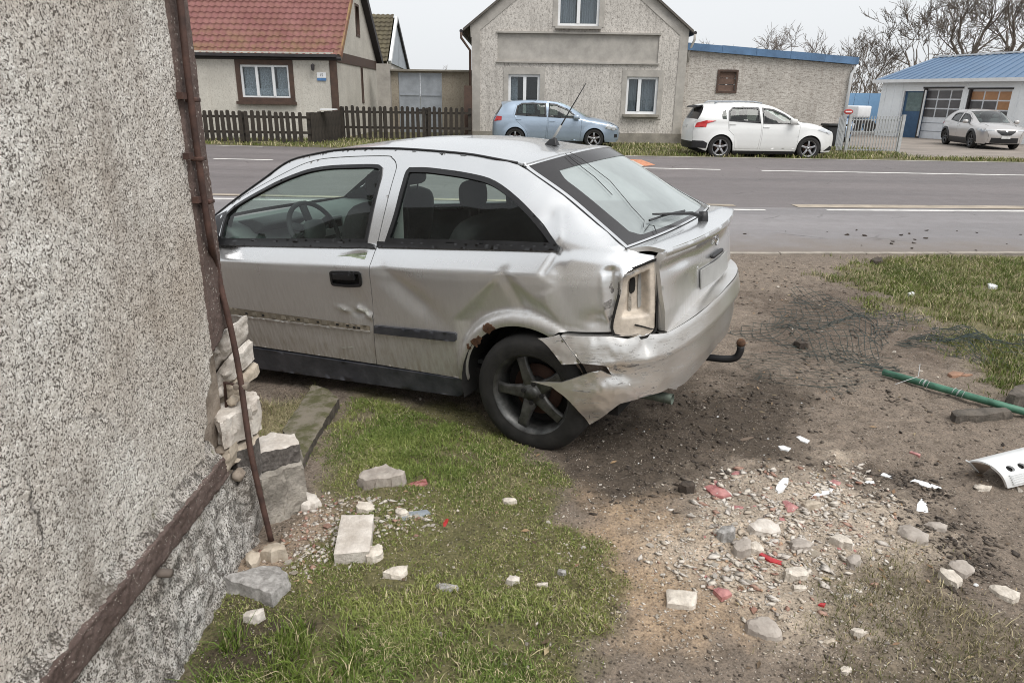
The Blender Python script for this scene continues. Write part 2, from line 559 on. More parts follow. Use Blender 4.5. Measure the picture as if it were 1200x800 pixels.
def Zg(x, y):
    x, y = np.broadcast_arrays(np.asarray(x, float), np.asarray(y, float))
    w = sstep(7.9, 7.5, y)
    mr = mask('rub', x, y).reshape(x.shape)
    lift = .02 * mr + .025 * mask('rubb', x, y).reshape(x.shape)
    xr_, yr_ = x.ravel(), y.ravel(); hole = np.zeros(len(xr_)); ok = (xr_ < -.3) & (yr_ < 5) & (yr_ > 2)
    if ok.any(): hole[ok] = -.09 * soft(np.stack([xr_[ok], yr_[ok]], 1), HOLE, .06, 21, .05)
    hole = hole.reshape(x.shape)
    rut = .016 * fbm((x * .5 + y * .85) * 2.0, (x * .85 - y * .5) * 7.5, 0, 33, 3) * sstep(1.1, 1.8, x) * (1 - mr)
    return Zs(x, y) + (micro(x, y) + lift + hole + rut) * w

def gnd(px, py):
    """the point of the ground surface that lies on a line of sight"""
    z = 0.
    for k in range(3):
        p = gz(px, py, z); z = float(Zg(p[0], p[1]))
    return np.array([p[0], p[1], z])

def make_soil_mat():
    t = NT('soil')
    v = t.tc.outputs['Object']
    col = t.n('Attribute', attribute_name='soil').outputs['Color']
    n1 = t.noise(14, 6, .7); n2 = t.noise(90, 5, .75); n3 = t.noise(3.2, 4, .6)
    c = t.mix(.75, col, t.ramp(n1, [(.25, (.42, .39, .36)), (.5, (1, 1, 1)), (.78, (1.45, 1.4, 1.35))]), 'MULTIPLY')
    c = t.mix(.8, c, t.ramp(n2, [(.30, (.30, .28, .26)), (.5, (1, 1, 1)), (.70, (1.6, 1.56, 1.5))]), 'MULTIPLY')
    # pale grit and dark crumbs mixed through the earth
    vg = t.voro(110, feature='F1'); vc = t.n('TexVoronoi', {'Vector': v, 'Scale': 110.}).outputs['Color']
    pick = t.ramp(t.n('SeparateColor', {0: vc}).outputs[0], [(.80, 0), (.83, 1)])
    grit = t.math('MULTIPLY', t.ramp(vg, [(.22, 1), (.38, 0)]), pick)
    c = t.mix(t.math('MULTIPLY', grit, .85), c, (.50, .44, .38))
    vd = t.n('TexVoronoi', {'Vector': t.obj((1, 1, 1)), 'Scale': 75.})
    pick2 = t.ramp(t.n('SeparateColor', {0: vd.outputs['Color']}).outputs[1], [(.78, 0), (.8, 1)])
    c = t.mix(t.math('MULTIPLY', t.math('MULTIPLY', t.ramp(vd.outputs['Distance'], [(.25, 1), (.45, 0)]), pick2), .7), c, (.03, .025, .02))
    h = t.math('ADD', t.math('MULTIPLY', n2, .6), t.math('ADD', t.math('MULTIPLY', n1, 1.0), t.math('MULTIPLY', grit, .5)))
    t.bump(h, .9, .02)
    return t.fin(c, .95, 0, Specular_IOR_Level=.15)

SOIL = make_soil_mat()

def soil_color(x, y):
    m = soil_masks(x, y)
    n = len(m['lawn'])
    x, y = np.ravel(x), np.ravel(y)
    c = np.tile([.225, .185, .15], (n, 1))
    def lay(k, col, f=1.):
        nonlocal c
        a = (m[k] * f)[:, None]; c = c * (1 - a) + np.array(col) * a
    lay('dc', (.115, .090, .072), .7)
    lay('da', (.078, .063, .050), .88)
    lay('db', (.095, .076, .062), .75)
    lay('sand', (.44, .325, .22), .85)
    lay('rub', (.55, .465, .375), .8)
    lay('rubb', (.36, .28, .21), .85)
    lay('thin', (.15, .125, .085), .6)
    lay('lawn', (.135, .13, .055), .85)
    lay('right', (.16, .15, .07), .8)
    lay('mud', (.075, .060, .045), .9)
    near = sstep(7.0, 7.8, y)[:, None] * .4
    return c * (1 - near) + np.array([.17, .145, .125]) * near

def grid_sheet(name, xs, ys, zf, mat, col=None):
    X, Y = np.meshgrid(xs, ys)
    V = np.stack([X.ravel(), Y.ravel(), np.ravel(zf(X, Y))], 1)
    nx, ny = len(xs), len(ys)
    i = (np.arange(ny - 1)[:, None] * nx + np.arange(nx - 1)[None]).ravel()
    F = np.stack([i, i + 1, i + nx + 1, i + nx], 1)
    return structure(mesh_obj(name, V, F, mat, None, True, None, {'soil': col(X, Y)} if col else None))

grid_sheet('yard_soil', np.arange(-2.6, 8.6, .019), np.arange(.9, 7.93, .019), Zg, SOIL, soil_color)
# the land all round, out to the horizon
m_field = M('field_grass', (.085, .085, .045), .95, 0, .4, .05, 2., .6, 8., .05)
ring = [-1500, -600, -250, -120, -60, -30, -15, -8, -4, -2, 0, 2, 4, 6, 8, 10, 15, 20, 30, 45, 70, 120, 250, 600, 1500]
yy = [-600, -200, -60, -20, -5, 0, .8, 3, 5, 7, 8, 9, 12, 16, 20, 24, 30, 40, 60, 100, 200, 400, 800, 2000]
grid_sheet('ground', np.array(ring, float), np.array(yy, float), lambda X, Y: Zs(X, Y) - .10 - .14 * ((np.abs(X - 3) < 6.1) & (Y > .7) & (Y < 8)) - .40 * ((X > 9) & (X < 71) & (Y > 21) & (Y < 70)), m_field)
m_yard2 = M('trodden_earth', (.19, .155, .125), .95, 0, .35, 1.2, 20., .7, 40., .02)
for nm, xs, ys in (('yard_earth', np.linspace(8.57, 30, 30), np.linspace(-6, 7.93, 20)), ('yard_earth', np.linspace(-40, -2.57, 30), np.linspace(-6, 7.93, 20)), ('yard_earth', np.linspace(-2.6, 8.6, 12), np.linspace(-6, .93, 8))):
    grid_sheet(nm, xs, ys, lambda X, Y: Zs(X, Y) - .012, m_yard2)

# ---- road
def line_y(pts):
    pts = sorted(pts); xs = [p[0] for p in pts]; ys = [p[1] for p in pts]
    return lambda x: np.interp(x, xs, ys)
Y_VERGE = line_y([(-60, 7.55), (0, 7.70), (2.67, 7.78), (5.9, 8.03), (9, 8.2), (60, 9.5)])
Y_GUT0 = line_y([(-60, 12.4), (-5, 11.75), (3.7, 11.35), (8.3, 11.6), (60, 13)])
Y_GUT1 = line_y([(-60, 12.9), (-5, 12.25), (3.7, 11.85), (8.3, 12.05), (60, 13.5)])
Y_MID = line_y([(-60, 19.4), (-7.5, 17.95), (5.8, 17.05), (12, 16.85), (60, 16.2)])
Y_FAR = line_y([(-60, 25.0), (-9, 22.7), (3, 20.75), (13.5, 20.4), (60, 19.6)])

def band(name, ya, yb, zoff, mat, x0=-60., x1=60., n=121, rows=2):
    xs = np.linspace(x0, x1, n)
    V, F = [], []
    for r_ in range(rows):
        f = r_ / (rows - 1)
        y = ya(xs) * (1 - f) + yb(xs) * f
        V.append(np.stack([xs, y, far_z(y) + zoff], 1))
    V = np.concatenate(V)
    for r_ in range(rows - 1):
        for i in range(n - 1): F.append((r_ * n + i, r_ * n + i + 1, (r_ + 1) * n + i + 1, (r_ + 1) * n + i))
    return structure(mesh_obj(name, V, F, mat))

def asphalt(name, col, track):
    t = NT(name)
    n1 = t.noise(.5, 4, .6, t.obj((.25, 1.6, 1))); n2 = t.noise(160, 4, .7); n3 = t.noise(4, 6, .7); 
    c = t.mix(t.ramp(n1, [(.3, 0), (.7, 1)]), dim(col, .78), dim(col, 1.22))
    c = t.mix(.6, c, t.ramp(n2, [(.3, (.55, .55, .55)), (.6, (1.05, 1.05, 1.05)), (.8, (1.5, 1.5, 1.5))]), 'MULTIPLY')
    c = t.mix(.5, c, t.ramp(n3, [(.3, (.75, .72, .70)), (.7, (1.1, 1.1, 1.1))]), 'MULTIPLY')
    cr = t.n('TexVoronoi', {'Vector': t.mix(.12, t.tc.outputs['Object'], t.noise(3, 3, .6, None, 1)), 'Scale': .9}, feature='DISTANCE_TO_EDGE').outputs['Distance']
    crack = t.math('MULTIPLY', t.ramp(cr, [(.006, 1), (.014, 0)]), t.ramp(t.noise(.7, 2), [(.55, 0), (.65, 1)]))
    c = t.mix(t.math('MULTIPLY', crack, .5), c, (.025, .023, .022))
    if name.startswith('shoulder'):      # mud carried on to the lane from the yard
        yy_ = t.n('SeparateXYZ', {0: t.tc.outputs['Object']}).outputs[1]
        g = t.math('ADD', t.n('MapRange', {0: yy_, 1: 9.6, 2: 7.9, 3: 0., 4: .75}).outputs[0], t.math('MULTIPLY', t.math('SUBTRACT', t.noise(1.6, 6, .7), .5), .9))
        c = t.mix(t.ramp(g, [(.25, 0), (.75, .85)]), c, (.17, .14, .115))
    t.bump(n2, .5, .006)
    return t.fin(c, t.ramp(n1, [(.3, .62), (.7, .8)]), 0, Specular_IOR_Level=.4)
m_road = asphalt('road_asphalt', (.165, .148, .147), 1)
m_shoulder = asphalt('shoulder_asphalt', (.225, .213, .216), 1)
band('shoulder_lane', Y_VERGE, Y_GUT0, .006, m_shoulder, rows=8)
band('road', Y_GUT0, Y_FAR, .002, m_road, rows=14)
m_gut = M('gutter_concrete', (.40, .34, .27), .85, 0, .35, 3, 40, .4, 60., .006)
m_paint = M('road_paint', (.68, .66, .63), .65, 0, .28, 6, 60, .3, 90, .003)
m_paint2 = M('worn_edge_paint', (.56, .53, .48), .75, 0, .4, 5, 50, .3, 90, .003)
band('gutter_strip', lambda x: Y_GUT0(x) + .10, lambda x: Y_GUT0(x) + .30, .010, m_gut, x0=-60, x1=3.6, n=90)
band('gutter_strip', lambda x: Y_GUT0(x) + .02, lambda x: Y_GUT0(x) + .36, .010, m_gut, x0=4.6, x1=60, n=90)
band('edge_line', lambda x: Y_GUT0(x) - .34, lambda x: Y_GUT0(x) - .22, .010, m_paint, x0=-60, x1=-2.0, n=40)
band('edge_line', lambda x: Y_GUT0(x) - .34, lambda x: Y_GUT0(x) - .22, .010, m_paint, x0=1.9, x1=3.95, n=10)
band('edge_line', lambda x: Y_GUT0(x) - .30, lambda x: Y_GUT0(x) - .16, .010, m_paint, x0=4.95, x1=60, n=40)
for x0, x1 in ((-40, -36), (-31.5, -27.5), (-23, -19), (-14.8, -10.8), (-7.5, -6.0), (0.2, 1.8), (2.9, 4.9), (5.85, 60)):
    band('centre_line', lambda x: Y_MID(x) - .07, lambda x: Y_MID(x) + .09, .008, m_paint, x0=x0, x1=x1, n=20)
for x0, x1 in ((-60, -9.8), (-9.2, -7.7)):
    band('far_edge_line', lambda x: Y_FAR(x) - .42, lambda x: Y_FAR(x) - .30, .008, m_paint2, x0=x0, x1=x1, n=20)
band('far_edge_line', lambda x: Y_FAR(x) - .20, lambda x: Y_FAR(x) - .06, .008, m_paint2, x0=2.2, x1=60, n=40)
m_orange = M('orange_spray_paint', (.62, .27, .15), .8, 0, .35, 12, 70)
def flat(name, poly, zoff, mat):
    P, T = cdt(poly, [], .2)
    return structure(mesh_obj(name, np.c_[P, far_z(P[:, 1]) + zoff], T, mat))
fl = lambda px: [gz(a, b, .07)[:2] for a, b in px]
flat('orange_road_marking', fl([(738, 187.5), (752, 188), (768, 193.6), (756, 194.6), (744, 192)]), .008, m_orange)
flat('orange_road_marking', fl([(735, 189), (742, 189), (755, 195), (748, 195.5)]), .012, m_paint2)
# kerb of pale flush stones between the yard and the shoulder
m_kerb = M('kerb_concrete', (.34, .30, .255), .85, 0, .35, 6, 60, .5, 60, .006)
mb = None
for i in range(70):
    xa = -24 + i * 1.0
    x0, x1 = xa + .006, xa + .994
    ya, yb = float(Y_VERGE(x0)), float(Y_VERGE(x1))
    k = MB(); h = .012 + .006 * rnd.random()
    k.add([(x0, ya - .05, -.1), (x1, yb - .05, -.1), (x1, yb + .035, -.1), (x0, ya + .035, -.1), (x0, ya - .05, h), (x1, yb - .05, h), (x1, yb + .035, h), (x0, ya + .035, h)],
          [(3, 2, 1, 0), (4, 5, 6, 7), (0, 1, 5, 4), (1, 2, 6, 5), (2, 3, 7, 6), (3, 0, 4, 7)])
    if mb is None:
        mb = thing('kerb', 'low pale concrete edging between the muddy yard and the near lane', 'kerb')
    k.build('kerbstone', m_kerb, mb, fix=False)
# far verge, forecourt
m_verge = M('verge_soil', (.105, .105, .045), .95, 0, .4, 2.5, 30, .7, 40, .03, (.16, .14, .07))
band('verge', Y_FAR, lambda x: Y_FAR(x) + np.where(x < 11.6, 14, 1.5), .004, m_verge, x0=-60, x1=60, rows=6)
m_fore = M('forecourt_concrete', (.27, .232, .20), .9, 0, .3, .8, 20, .4, 30, .01)
def fore_z(y): return .078 - .21 * sstep(22, 28.5, y)
grid_sheet('forecourt', np.linspace(11.3, 60, 40), np.concatenate([np.linspace(21.55, 30, 18), [36, 45, 62]]), lambda X, Y: fore_z(Y), m_fore)
# ------------------------------------------------------------------ corner of the rendered building on the left
WX, WY = -1.06, 2.47
house = thing('roadside_house', 'speckled grey roughcast building corner with brown painted edge and smashed masonry foot', 'house', (WX, WY, 0))
def loc(V, o): return np.asarray(V, float) - np.asarray(o.location)

def make_roughcast(name, tone=1., pit_=.425, coarse=0.):
    t = NT(name)
    warp = t.mix(.03, t.tc.outputs['Object'], t.noise(30, 3, .6, None, 1))
    vA = t.n('TexVoronoi', {'Vector': warp, 'Scale': 190.}, feature='F1')
    cell = t.n('SeparateColor', {0: vA.outputs['Color']})
    n1 = t.noise(165, 3, .62); n2 = t.noise(9, 5, .65); n3 = t.noise(1.3, 4, .6); n4 = t.noise(38, 4, .7)
    c = t.ramp(cell.outputs[0], [(0, (.44, .42, .39)), (.3, (.53, .51, .48)), (.7, (.60, .58, .55)), (1, (.70, .69, .67))])
    pit = t.ramp(t.math('ADD', t.math('MULTIPLY', n1, .72), t.math('MULTIPLY', n4, .28)), [(pit_, .93), (pit_ + .05, 0)])
    c = t.mix(pit, c, (.085, .074, .065))  # dark pits: dirt plus crevice shade painted into the colour
    # grime: brown rain streaks on the upper part, paler below
    c = t.mix(.7, c, t.ramp(n2, [(.3, (.76, .73, .70)), (.6, (1.06, 1.06, 1.05))]), 'MULTIPLY')
    c = t.mix(.9, c, t.ramp(n3, [(.3, (.70, .635, .575)), (.62, (1.06, 1.06, 1.06))]), 'MULTIPLY')
    if coarse:
        bl = t.noise(22, 5, .75)
        c = t.mix(t.ramp(bl, [(.40, coarse), (.50, 0)]), c, (.06, .052, .045)); c = t.mix(t.ramp(bl, [(.58, 0), (.66, .6)]), c, (.62, .59, .55))
    damp = t.ramp(t.noise(2.1, 6, .7, t.obj((1, 1.6, .55))), [(.54, 0), (.70, .55)])
    c = t.mix(damp, c, (.17, .145, .12))
    cr = t.n('TexVoronoi', {'Vector': t.mix(.10, t.tc.outputs['Object'], t.noise(5, 4, .6, None, 1)), 'Scale': 1.3}, feature='DISTANCE_TO_EDGE').outputs['Distance']
    c = t.mix(t.math('MULTIPLY', t.ramp(cr, [(.002, .8), (.006, 0)]), t.ramp(t.noise(1.1, 2), [(.5, 0), (.56, 1)])), c, (.05, .045, .04))
    c = t.mix(1., c, (tone, tone, tone, 1), 'MULTIPLY')
    moss = t.math('MULTIPLY', t.ramp(t.noise(5, 4, .7), [(.62, 0), (.70, 1)]), t.n('Attribute', attribute_name='soil').outputs['Fac'])
    c = t.mix(t.math('MULTIPLY', moss, .8), c, (.09, .085, .02))
    t.bump(t.math('ADD', t.math('MULTIPLY', n1, 1.4), t.math('MULTIPLY', vA.outputs['Distance'], -.5)), .45, .005)
    return t.fin(c, .92, 0, Specular_IOR_Level=.2)
m_cast = make_roughcast('roughcast', 1.17, .435)
m_cast2 = make_roughcast('dirty_plinth_roughcast', .84, .45, .75)
m_brown = M('brown_render_paint', (.105, .073, .063), .85, 0, .6, 30, 230, 1., 170, .008, (.19, .145, .13))
def brown_chipped(name='chipped_brown_paint', sc=85., thr=.70):
    t = NT(name)
    n1 = t.noise(40, 5, .7); n2 = t.noise(7, 4, .6)
    c = t.mix(t.ramp(n2, [(.3, 0), (.7, 1)]), (.095, .066, .057), (.165, .122, .108))
    c = t.mix(.6, c, t.ramp(t.noise(150, 3, .7), [(.3, (.5, .5, .5)), (.7, (1.25, 1.25, 1.25))]), 'MULTIPLY')
    vv = t.n('TexVoronoi', {'Vector': t.tc.outputs['Object'], 'Scale': sc})
    ch = t.math('MULTIPLY', t.ramp(vv.outputs['Distance'], [(.25, 1), (.4, 0)]), t.ramp(t.math('ADD', t.math('MULTIPLY', t.n('SeparateColor', {0: vv.outputs['Color']}).outputs[0], .5), t.math('MULTIPLY', n1, .6)), [(thr, 0), (thr + .04, 1)]))
    c = t.mix(ch, c, (.36, .325, .29))
    t.bump(t.noise(90, 5, .75), .8, .006)
    return t.fin(c, .8, 0, Specular_IOR_Level=.3)
m_chip = brown_chipped()
m_band2 = brown_chipped('speckled_brown_band', 170., .69)
m_core = M('old_masonry', (.33, .26, .20), .95, 0, .4, 12, 60, .9, 50, .01, (.42, .36, .30))
m_pale = M('pale_limestone', (.64, .565, .49), .9, 0, .32, 14, 80, .9, 70, .006, (.74, .69, .63))
m_conc = M('weathered_concrete', (.32, .285, .24), .92, 0, .5, 11, 80, 1., 60, .010, (.46, .42, .365))
m_soot = M('speckled_dark_render', (.15, .125, .11), .92, 0, .6, 55, 140, .9, 120, .006, (.20, .18, .165))
m_rust = M('rusty_steel', (.085, .048, .040), .75, .2, .5, 18, 90, .5, 90, .002, (.12, .065, .05))

# roughcast face: a real relief of thrown pebbledash, its lower right edge broken off
edge_px = [(262, 386), (258, 398), (250, 412), (248, 428), (250, 445), (243, 470), (245, 492), (240, 512), (243, 530)]
edge = [tuple(atx(a, b, WX)[1:]) for a, b in edge_px]              # (y, z)
def broken(V, rimy):
    """pull the free edge of the wall back to the broken outline"""
    zs = np.array([e[1] for e in edge])[::-1]; ys = np.array([e[0] for e in edge])[::-1]
    lim = np.interp(V[:, 2], zs, ys, left=ys[0], right=rimy)
    lim = np.where(V[:, 2] > zs[-1], rimy, np.minimum(lim, rimy))
    return lim
def relief(name, ys, zs, mat, amp, sc, x0, rimy, seed, batter=None, fold=.05):
    Y, Z = np.meshgrid(ys, zs)
    V = np.stack([np.full(Y.size, x0), Y.ravel(), Z.ravel()], 1)
    if batter: V[:, 0] += batter(V[:, 2])
    lim = broken(V, rimy)
    V[:, 1] = np.minimum(V[:, 1], lim)
    g = fbm(V[:, 1] * sc, V[:, 2] * sc, 0, seed, 2)
    V[:, 0] += amp * (np.clip(g, -.5, .8)) + .004 * fbm(V[:, 1] * 4, V[:, 2] * 4, 0, seed + 3, 2)
    e = sstep(.014, 0, lim - V[:, 1]) * (lim < rimy - .004); V[:, 0] -= .02 * e
    if 'band' in name: V[V[:, 1] < ys[0] + .001, 0] -= .03
    nx, nz = len(ys), len(zs)
    i = (np.arange(nz - 1)[:, None] * nx + np.arange(nx - 1)[None]).ravel()
    F = np.stack([i, i + 1, i + nx + 1, i + nx], 1)
    low = np.clip(1 - (V[:, 2] - .42) / .16, 0, 1)
    o = mesh_obj(name, loc(V, house), F, mat, house, True, None, {'soil': np.repeat(low[:, None], 3, 1)})
    return o
BAND = 2.325
relief('roughcast_wall', np.concatenate([np.linspace(-1.2, 1.15, 60), np.arange(1.155, BAND + .003, .0052)]), np.concatenate([np.arange(.36, 2.35, .0052), np.linspace(2.36, 2.62, 20)]), m_cast, .0028, 130, WX, BAND + .002, 31)
relief('corner_band', np.arange(BAND - .004, WY + .001, .0052), np.concatenate([np.arange(.55, 2.35, .0075), np.linspace(2.36, 2.62, 20)]), m_chip, .003, 80, WX + .007, WY, 37)
# arris and the face towards the road
def boxpart(name, a, b, mat, rough=0, sc=20, sub=0):
    a, b = np.asarray(a, float), np.asarray(b, float)
    k = MB().box((a + b) / 2 - np.asarray(house.location), np.abs(b - a)); o = k.build(name, mat, house)
    if rough: roughen(o, rough, sc, 5, sub)
    return o
boxpart('corner_band_return', (WX - .20, WY - .012, .98), (WX + .001, WY + .012, 2.62), m_chip)
boxpart('road_wall', (WX - 7, WY - .25, .95), (WX - .20, WY + .002, 2.62), m_cast)
boxpart('road_wall_foot', (WX - 7, WY - .25, -.3), (WX - .42, WY + .01, .95), m_cast)
boxpart('wall_core', (WX - .30, -1.2, .30), (WX - .035, WY - .06, 2.62), m_core)
boxpart('wall_core', (WX - .45, WY - .28, -.2), (WX - .08, WY - .075, 1.0), m_core, .03, 14, 6)
# brown string course on top of the plinth: sloping ledge, then a brown face
def course(name, ybeg, yend, prof, mat, amp, sc, seed, step=.006, endr=.03):
    """sweep an (x,z) profile along the wall, roughened; the far end broken"""
    ys = np.concatenate([np.linspace(-1.2, ybeg, 40)[:-1], np.arange(ybeg, yend, step)])
    P = dens(prof, step, False)
    V = []
    for i, y in enumerate(ys):
        for (x, z) in P: V.append((x, y, z))
    V = np.array(V)
    g = fbm(V[:, 1] * sc, V[:, 0] * sc, V[:, 2] * sc, seed, 3)
    V[:, 0] += amp * g; V[:, 2] += amp * .6 * fbm(V[:, 1] * sc, V[:, 0] * sc, V[:, 2] * sc, seed + 9, 3)
    e = V[:, 1] > yend - .05
    V[e, 1] += endr * fbm(V[e, 2] * 30, V[e, 0] * 30, 0, seed + 4, 2)
    n = len(P); m = len(ys)
    i = (np.arange(m - 1)[:, None] * n + np.arange(n - 1)[None]).ravel()
    F = np.stack([i, i + n, i + n + 1, i + 1], 1)
    low = np.clip((V[:, 2] - .25) / .1, 0, 1) * .9
    o = mesh_obj(name, loc(V, house), F, mat, house, True, None, {'soil': np.repeat(low[:, None], 3, 1)})
    # cap the broken end
    k = MB(); c = V[-n:]
    k.add(list(c) + [(WX - .2, yend - .02, P[-1][1]), (WX - .2, yend - .02, P[0][1])], [tuple(range(n + 2))])
    q = mesh_obj(name + '_end', loc(np.array(k.v), house), k.f, m_core, house)
    return o
course('sill_ledge', 1.2, 2.23, [(WX - .01, .475), (WX + .005, .43), (WX + .028, .398)], m_cast2, .008, 60, 41)
course('plinth_band', 1.2, 2.24, [(WX + .022, .400), (WX + .036, .397), (WX + .038, .318), (WX + .026, .300)], m_band2, .007, 75, 43)
course('plinth', 1.2, 2.30, [(WX + .026, .306), (WX + .030, .29), (WX + .048, .20), (WX + .072, .08), (WX + .105, -.08)], m_cast2, .014, 28, 47)

# ------------------------------------------------------------------ the crashed hatchback
def paint(name, col, rough=.28, metal=.75, flake=.15, dust_shade=.0, dust_shade_col=(.30, .26, .21), z0=.1, z1=.6, coat=.6):
    t = NT(name)
    o = t.tc.outputs['Object']
    n1 = t.noise(2.5, 4, .6); n2 = t.noise(28, 5, .7)
    c = t.mix(t.ramp(n1, [(.3, 0), (.7, 1)]), dim(col, 1 - flake * .5), dim(col, 1 + flake * .2))
    r_ = t.ramp(n1, [(.3, rough - .03), (.7, rough + .05)])
    mt = metal
    if dust_shade:  # film thickening downward: dust, and on the silver car painted ground reflection
        z = t.n('SeparateXYZ', {0: o}).outputs[2]
        streak = t.noise(9, 4, .6, t.obj((6, 6, .8)))
        g = t.n('MapRange', {0: z, 1: z1, 2: z0, 3: 0., 4: 1.}).outputs[0]
        d = t.math('MULTIPLY', t.math('MULTIPLY', g, t.ramp(streak, [(.3, .45), (.7, 1)])), dust_shade)
        d = t.math('ADD', d, t.math('MULTIPLY', t.ramp(n1, [(.45, 0), (.8, .06)]), dust_shade))
        c = t.mix(d, c, dust_shade_col)
        mt = t.math('MULTIPLY', t.math('SUBTRACT', 1.0, d), metal)
        r_ = t.math('ADD', r_, t.math('MULTIPLY', d, .4))
    return t.fin(c, r_, mt, Coat_Weight=coat, Coat_Roughness=.06, Specular_IOR_Level=.5)

m_silver = paint('silver_paint', (.80, .805, .81), .245, .90, .08, .9, (.225, .185, .135), .36, .93)  # low brown film: dust plus the dark ground reflection painted into the colour
m_black = M('black_plastic', (.018, .018, .020), .5, 0, .3, 20, 120, .15, 120, .001)
m_trim = M('window_rubber', (.012, .012, .013), .38, 0, .3, 10, 100)
m_sill = M('dusty_blue_plastic', (.040, .046, .062), .62, 0, .45, 9, 60, .2, 60, .002, (.085, .085, .095))
m_dark = M('dark_underbody', (.012, .011, .010), .9, 0, .3, 10, 60)
m_interior = M('dark_grey_interior', (.045, .048, .050), .8, 0, .3, 12, 90, .3, 200, .001)
m_dash = M('grey_dashboard', (.115, .13, .125), .75, 0, .2, 12, 90, .3, 250, .001)
m_fabric = M('dark_seat_fabric', (.028, .026, .027), .95, 0, .4, 30, 160, .4, 200, .002)
m_greyplast = M('light_grey_plastic', (.34, .34, .33), .55, 0, .15)
m_tyre = M('tyre_rubber', (.016, .015, .015), .8, 0, .5, 14, 70, .4, 90, .002, (.030, .028, .026))
m_rim = M('dirty_dark_alloy', (.075, .075, .073), .42, .6, .5, 16, 80, .25, 60, .001, (.15, .15, .145))
m_disc = M('rusty_brake_disc', (.10, .055, .04), .7, .5, .4)
m_cream = M('primer_beige_metal', (.58, .51, .43), .6, 0, .3, 14, 70, .25, 70, .003)
m_cglass = glass('car_glass', (.80, .90, .86), .015, 1.5)
m_rglass = glass('rear_window_sky_sheen', (.60, .70, .70), .05, 1.8, 1., (.52, .57, .57), (.40, .62))  # pale film: bright sky reflection painted into the glass colour
m_frit = M('black_glass_border', (.035, .033, .034), .16, 0, .2, 4, 60)
m_chrome = M('chrome', (.75, .75, .76), .15, 1., .05)
m_rustpaint = M('rust', (.085, .040, .022), .95, 0, .6, 40, 150, .9, 120, .004, (.17, .085, .045))

DX = [-.50, -.10, .16, .303, .45, .763, .988, 1.252, 1.452, 1.66, 1.882, 2.15, 2.45]
DZ = [1.00, 1.235, 1.347, 1.372, 1.396, 1.425, 1.437, 1.437, 1.419, 1.381, 1.276, 1.14, .97]
DYX = [-.5, .0, .3, 1.4, 1.8, 2.2, 2.5]
DYY = [.60, .55, .545, .55, .575, .635, .70]
LZ = [.05, .12, .20, .27, .32, .45, .60, .75, .84, .886, .895, .99]
LY = [.722, .735, .748, .760, .771, .793, .815, .836, .8465, .847, .840, .776]
_dl = smoothline(list(zip(DX, DZ)), 6)
def ditch(x): return np.interp(x, _dl[:, 0], _dl[:, 1])
_ll = smoothline(list(zip(LZ[:9], LY[:9])), 6)
LZs = list(_ll[:, 0]) + LZ[9:]; LYs = list(_ll[:, 1]) + LY[9:]
def plan(x):
    t = np.clip((-np.asarray(x, float) - .10) / .52, 0, .999)
    q = np.clip((np.asarray(x, float) - 2.0) / 1.45, 0, 1)
    return -.34 * (1 - np.sqrt(1 - t**3)) - .26 * q**2.6
def yskin(x, z):
    x = np.asarray(x, float); z = np.asarray(z, float)
    sh = .0163 * (np.clip(x, -1, 2.3) + .4)
    low = np.interp(z + sh, LZs, LYs)
    zt = ditch(x); belt = .99 - sh
    s = np.clip((z - belt) / np.maximum(zt - belt, .02), 0, 1.15)
    up = .776 - (.776 - np.interp(x, DYX, DYY)) * (.66 * s + .34 * s**4)
    return np.where(z > belt, up, low) + plan(x) * np.where(z > belt, .8, 1)

def gau(x, z, cx, cz, sx, sz, a=0):
    c, s = math.cos(a), math.sin(a); u = (x - cx) * c + (z - cz) * s; v = -(x - cx) * s + (z - cz) * c
    return np.exp(-(u / sx)**2 - (v / sz)**2)
def fold(x, z, a, b, wp, wm, ends=.25):
    """tent profile along the line a-b: 1 on the line, falling to 0 at wp to its left and wm to its right"""
    a, b = np.asarray(a), np.asarray(b); d = b - a; L = np.hypot(*d); d = d / L
    u = ((x - a[0]) * d[0] + (z - a[1]) * d[1]) / L; v = -(x - a[0]) * d[1] + (z - a[1]) * d[0]
    p = np.where(v > 0, np.clip(1 - v / wp, 0, 1), np.clip(1 + v / wm, 0, 1))
    return p * sstep(-ends, .0, u) * sstep(1 + ends, 1., u)
ARX, ARZ = .035, .288
def flare(x, z, cx=ARX, cz=ARZ):
    r = np.hypot(x - cx, z - cz)
    up = sstep(-.12, .10, z - cz)
    return up * np.interp(r, [.30, .335, .355, .385, .404, .412, .5], [.012, .016, .021, .024, .013, .0, 0])
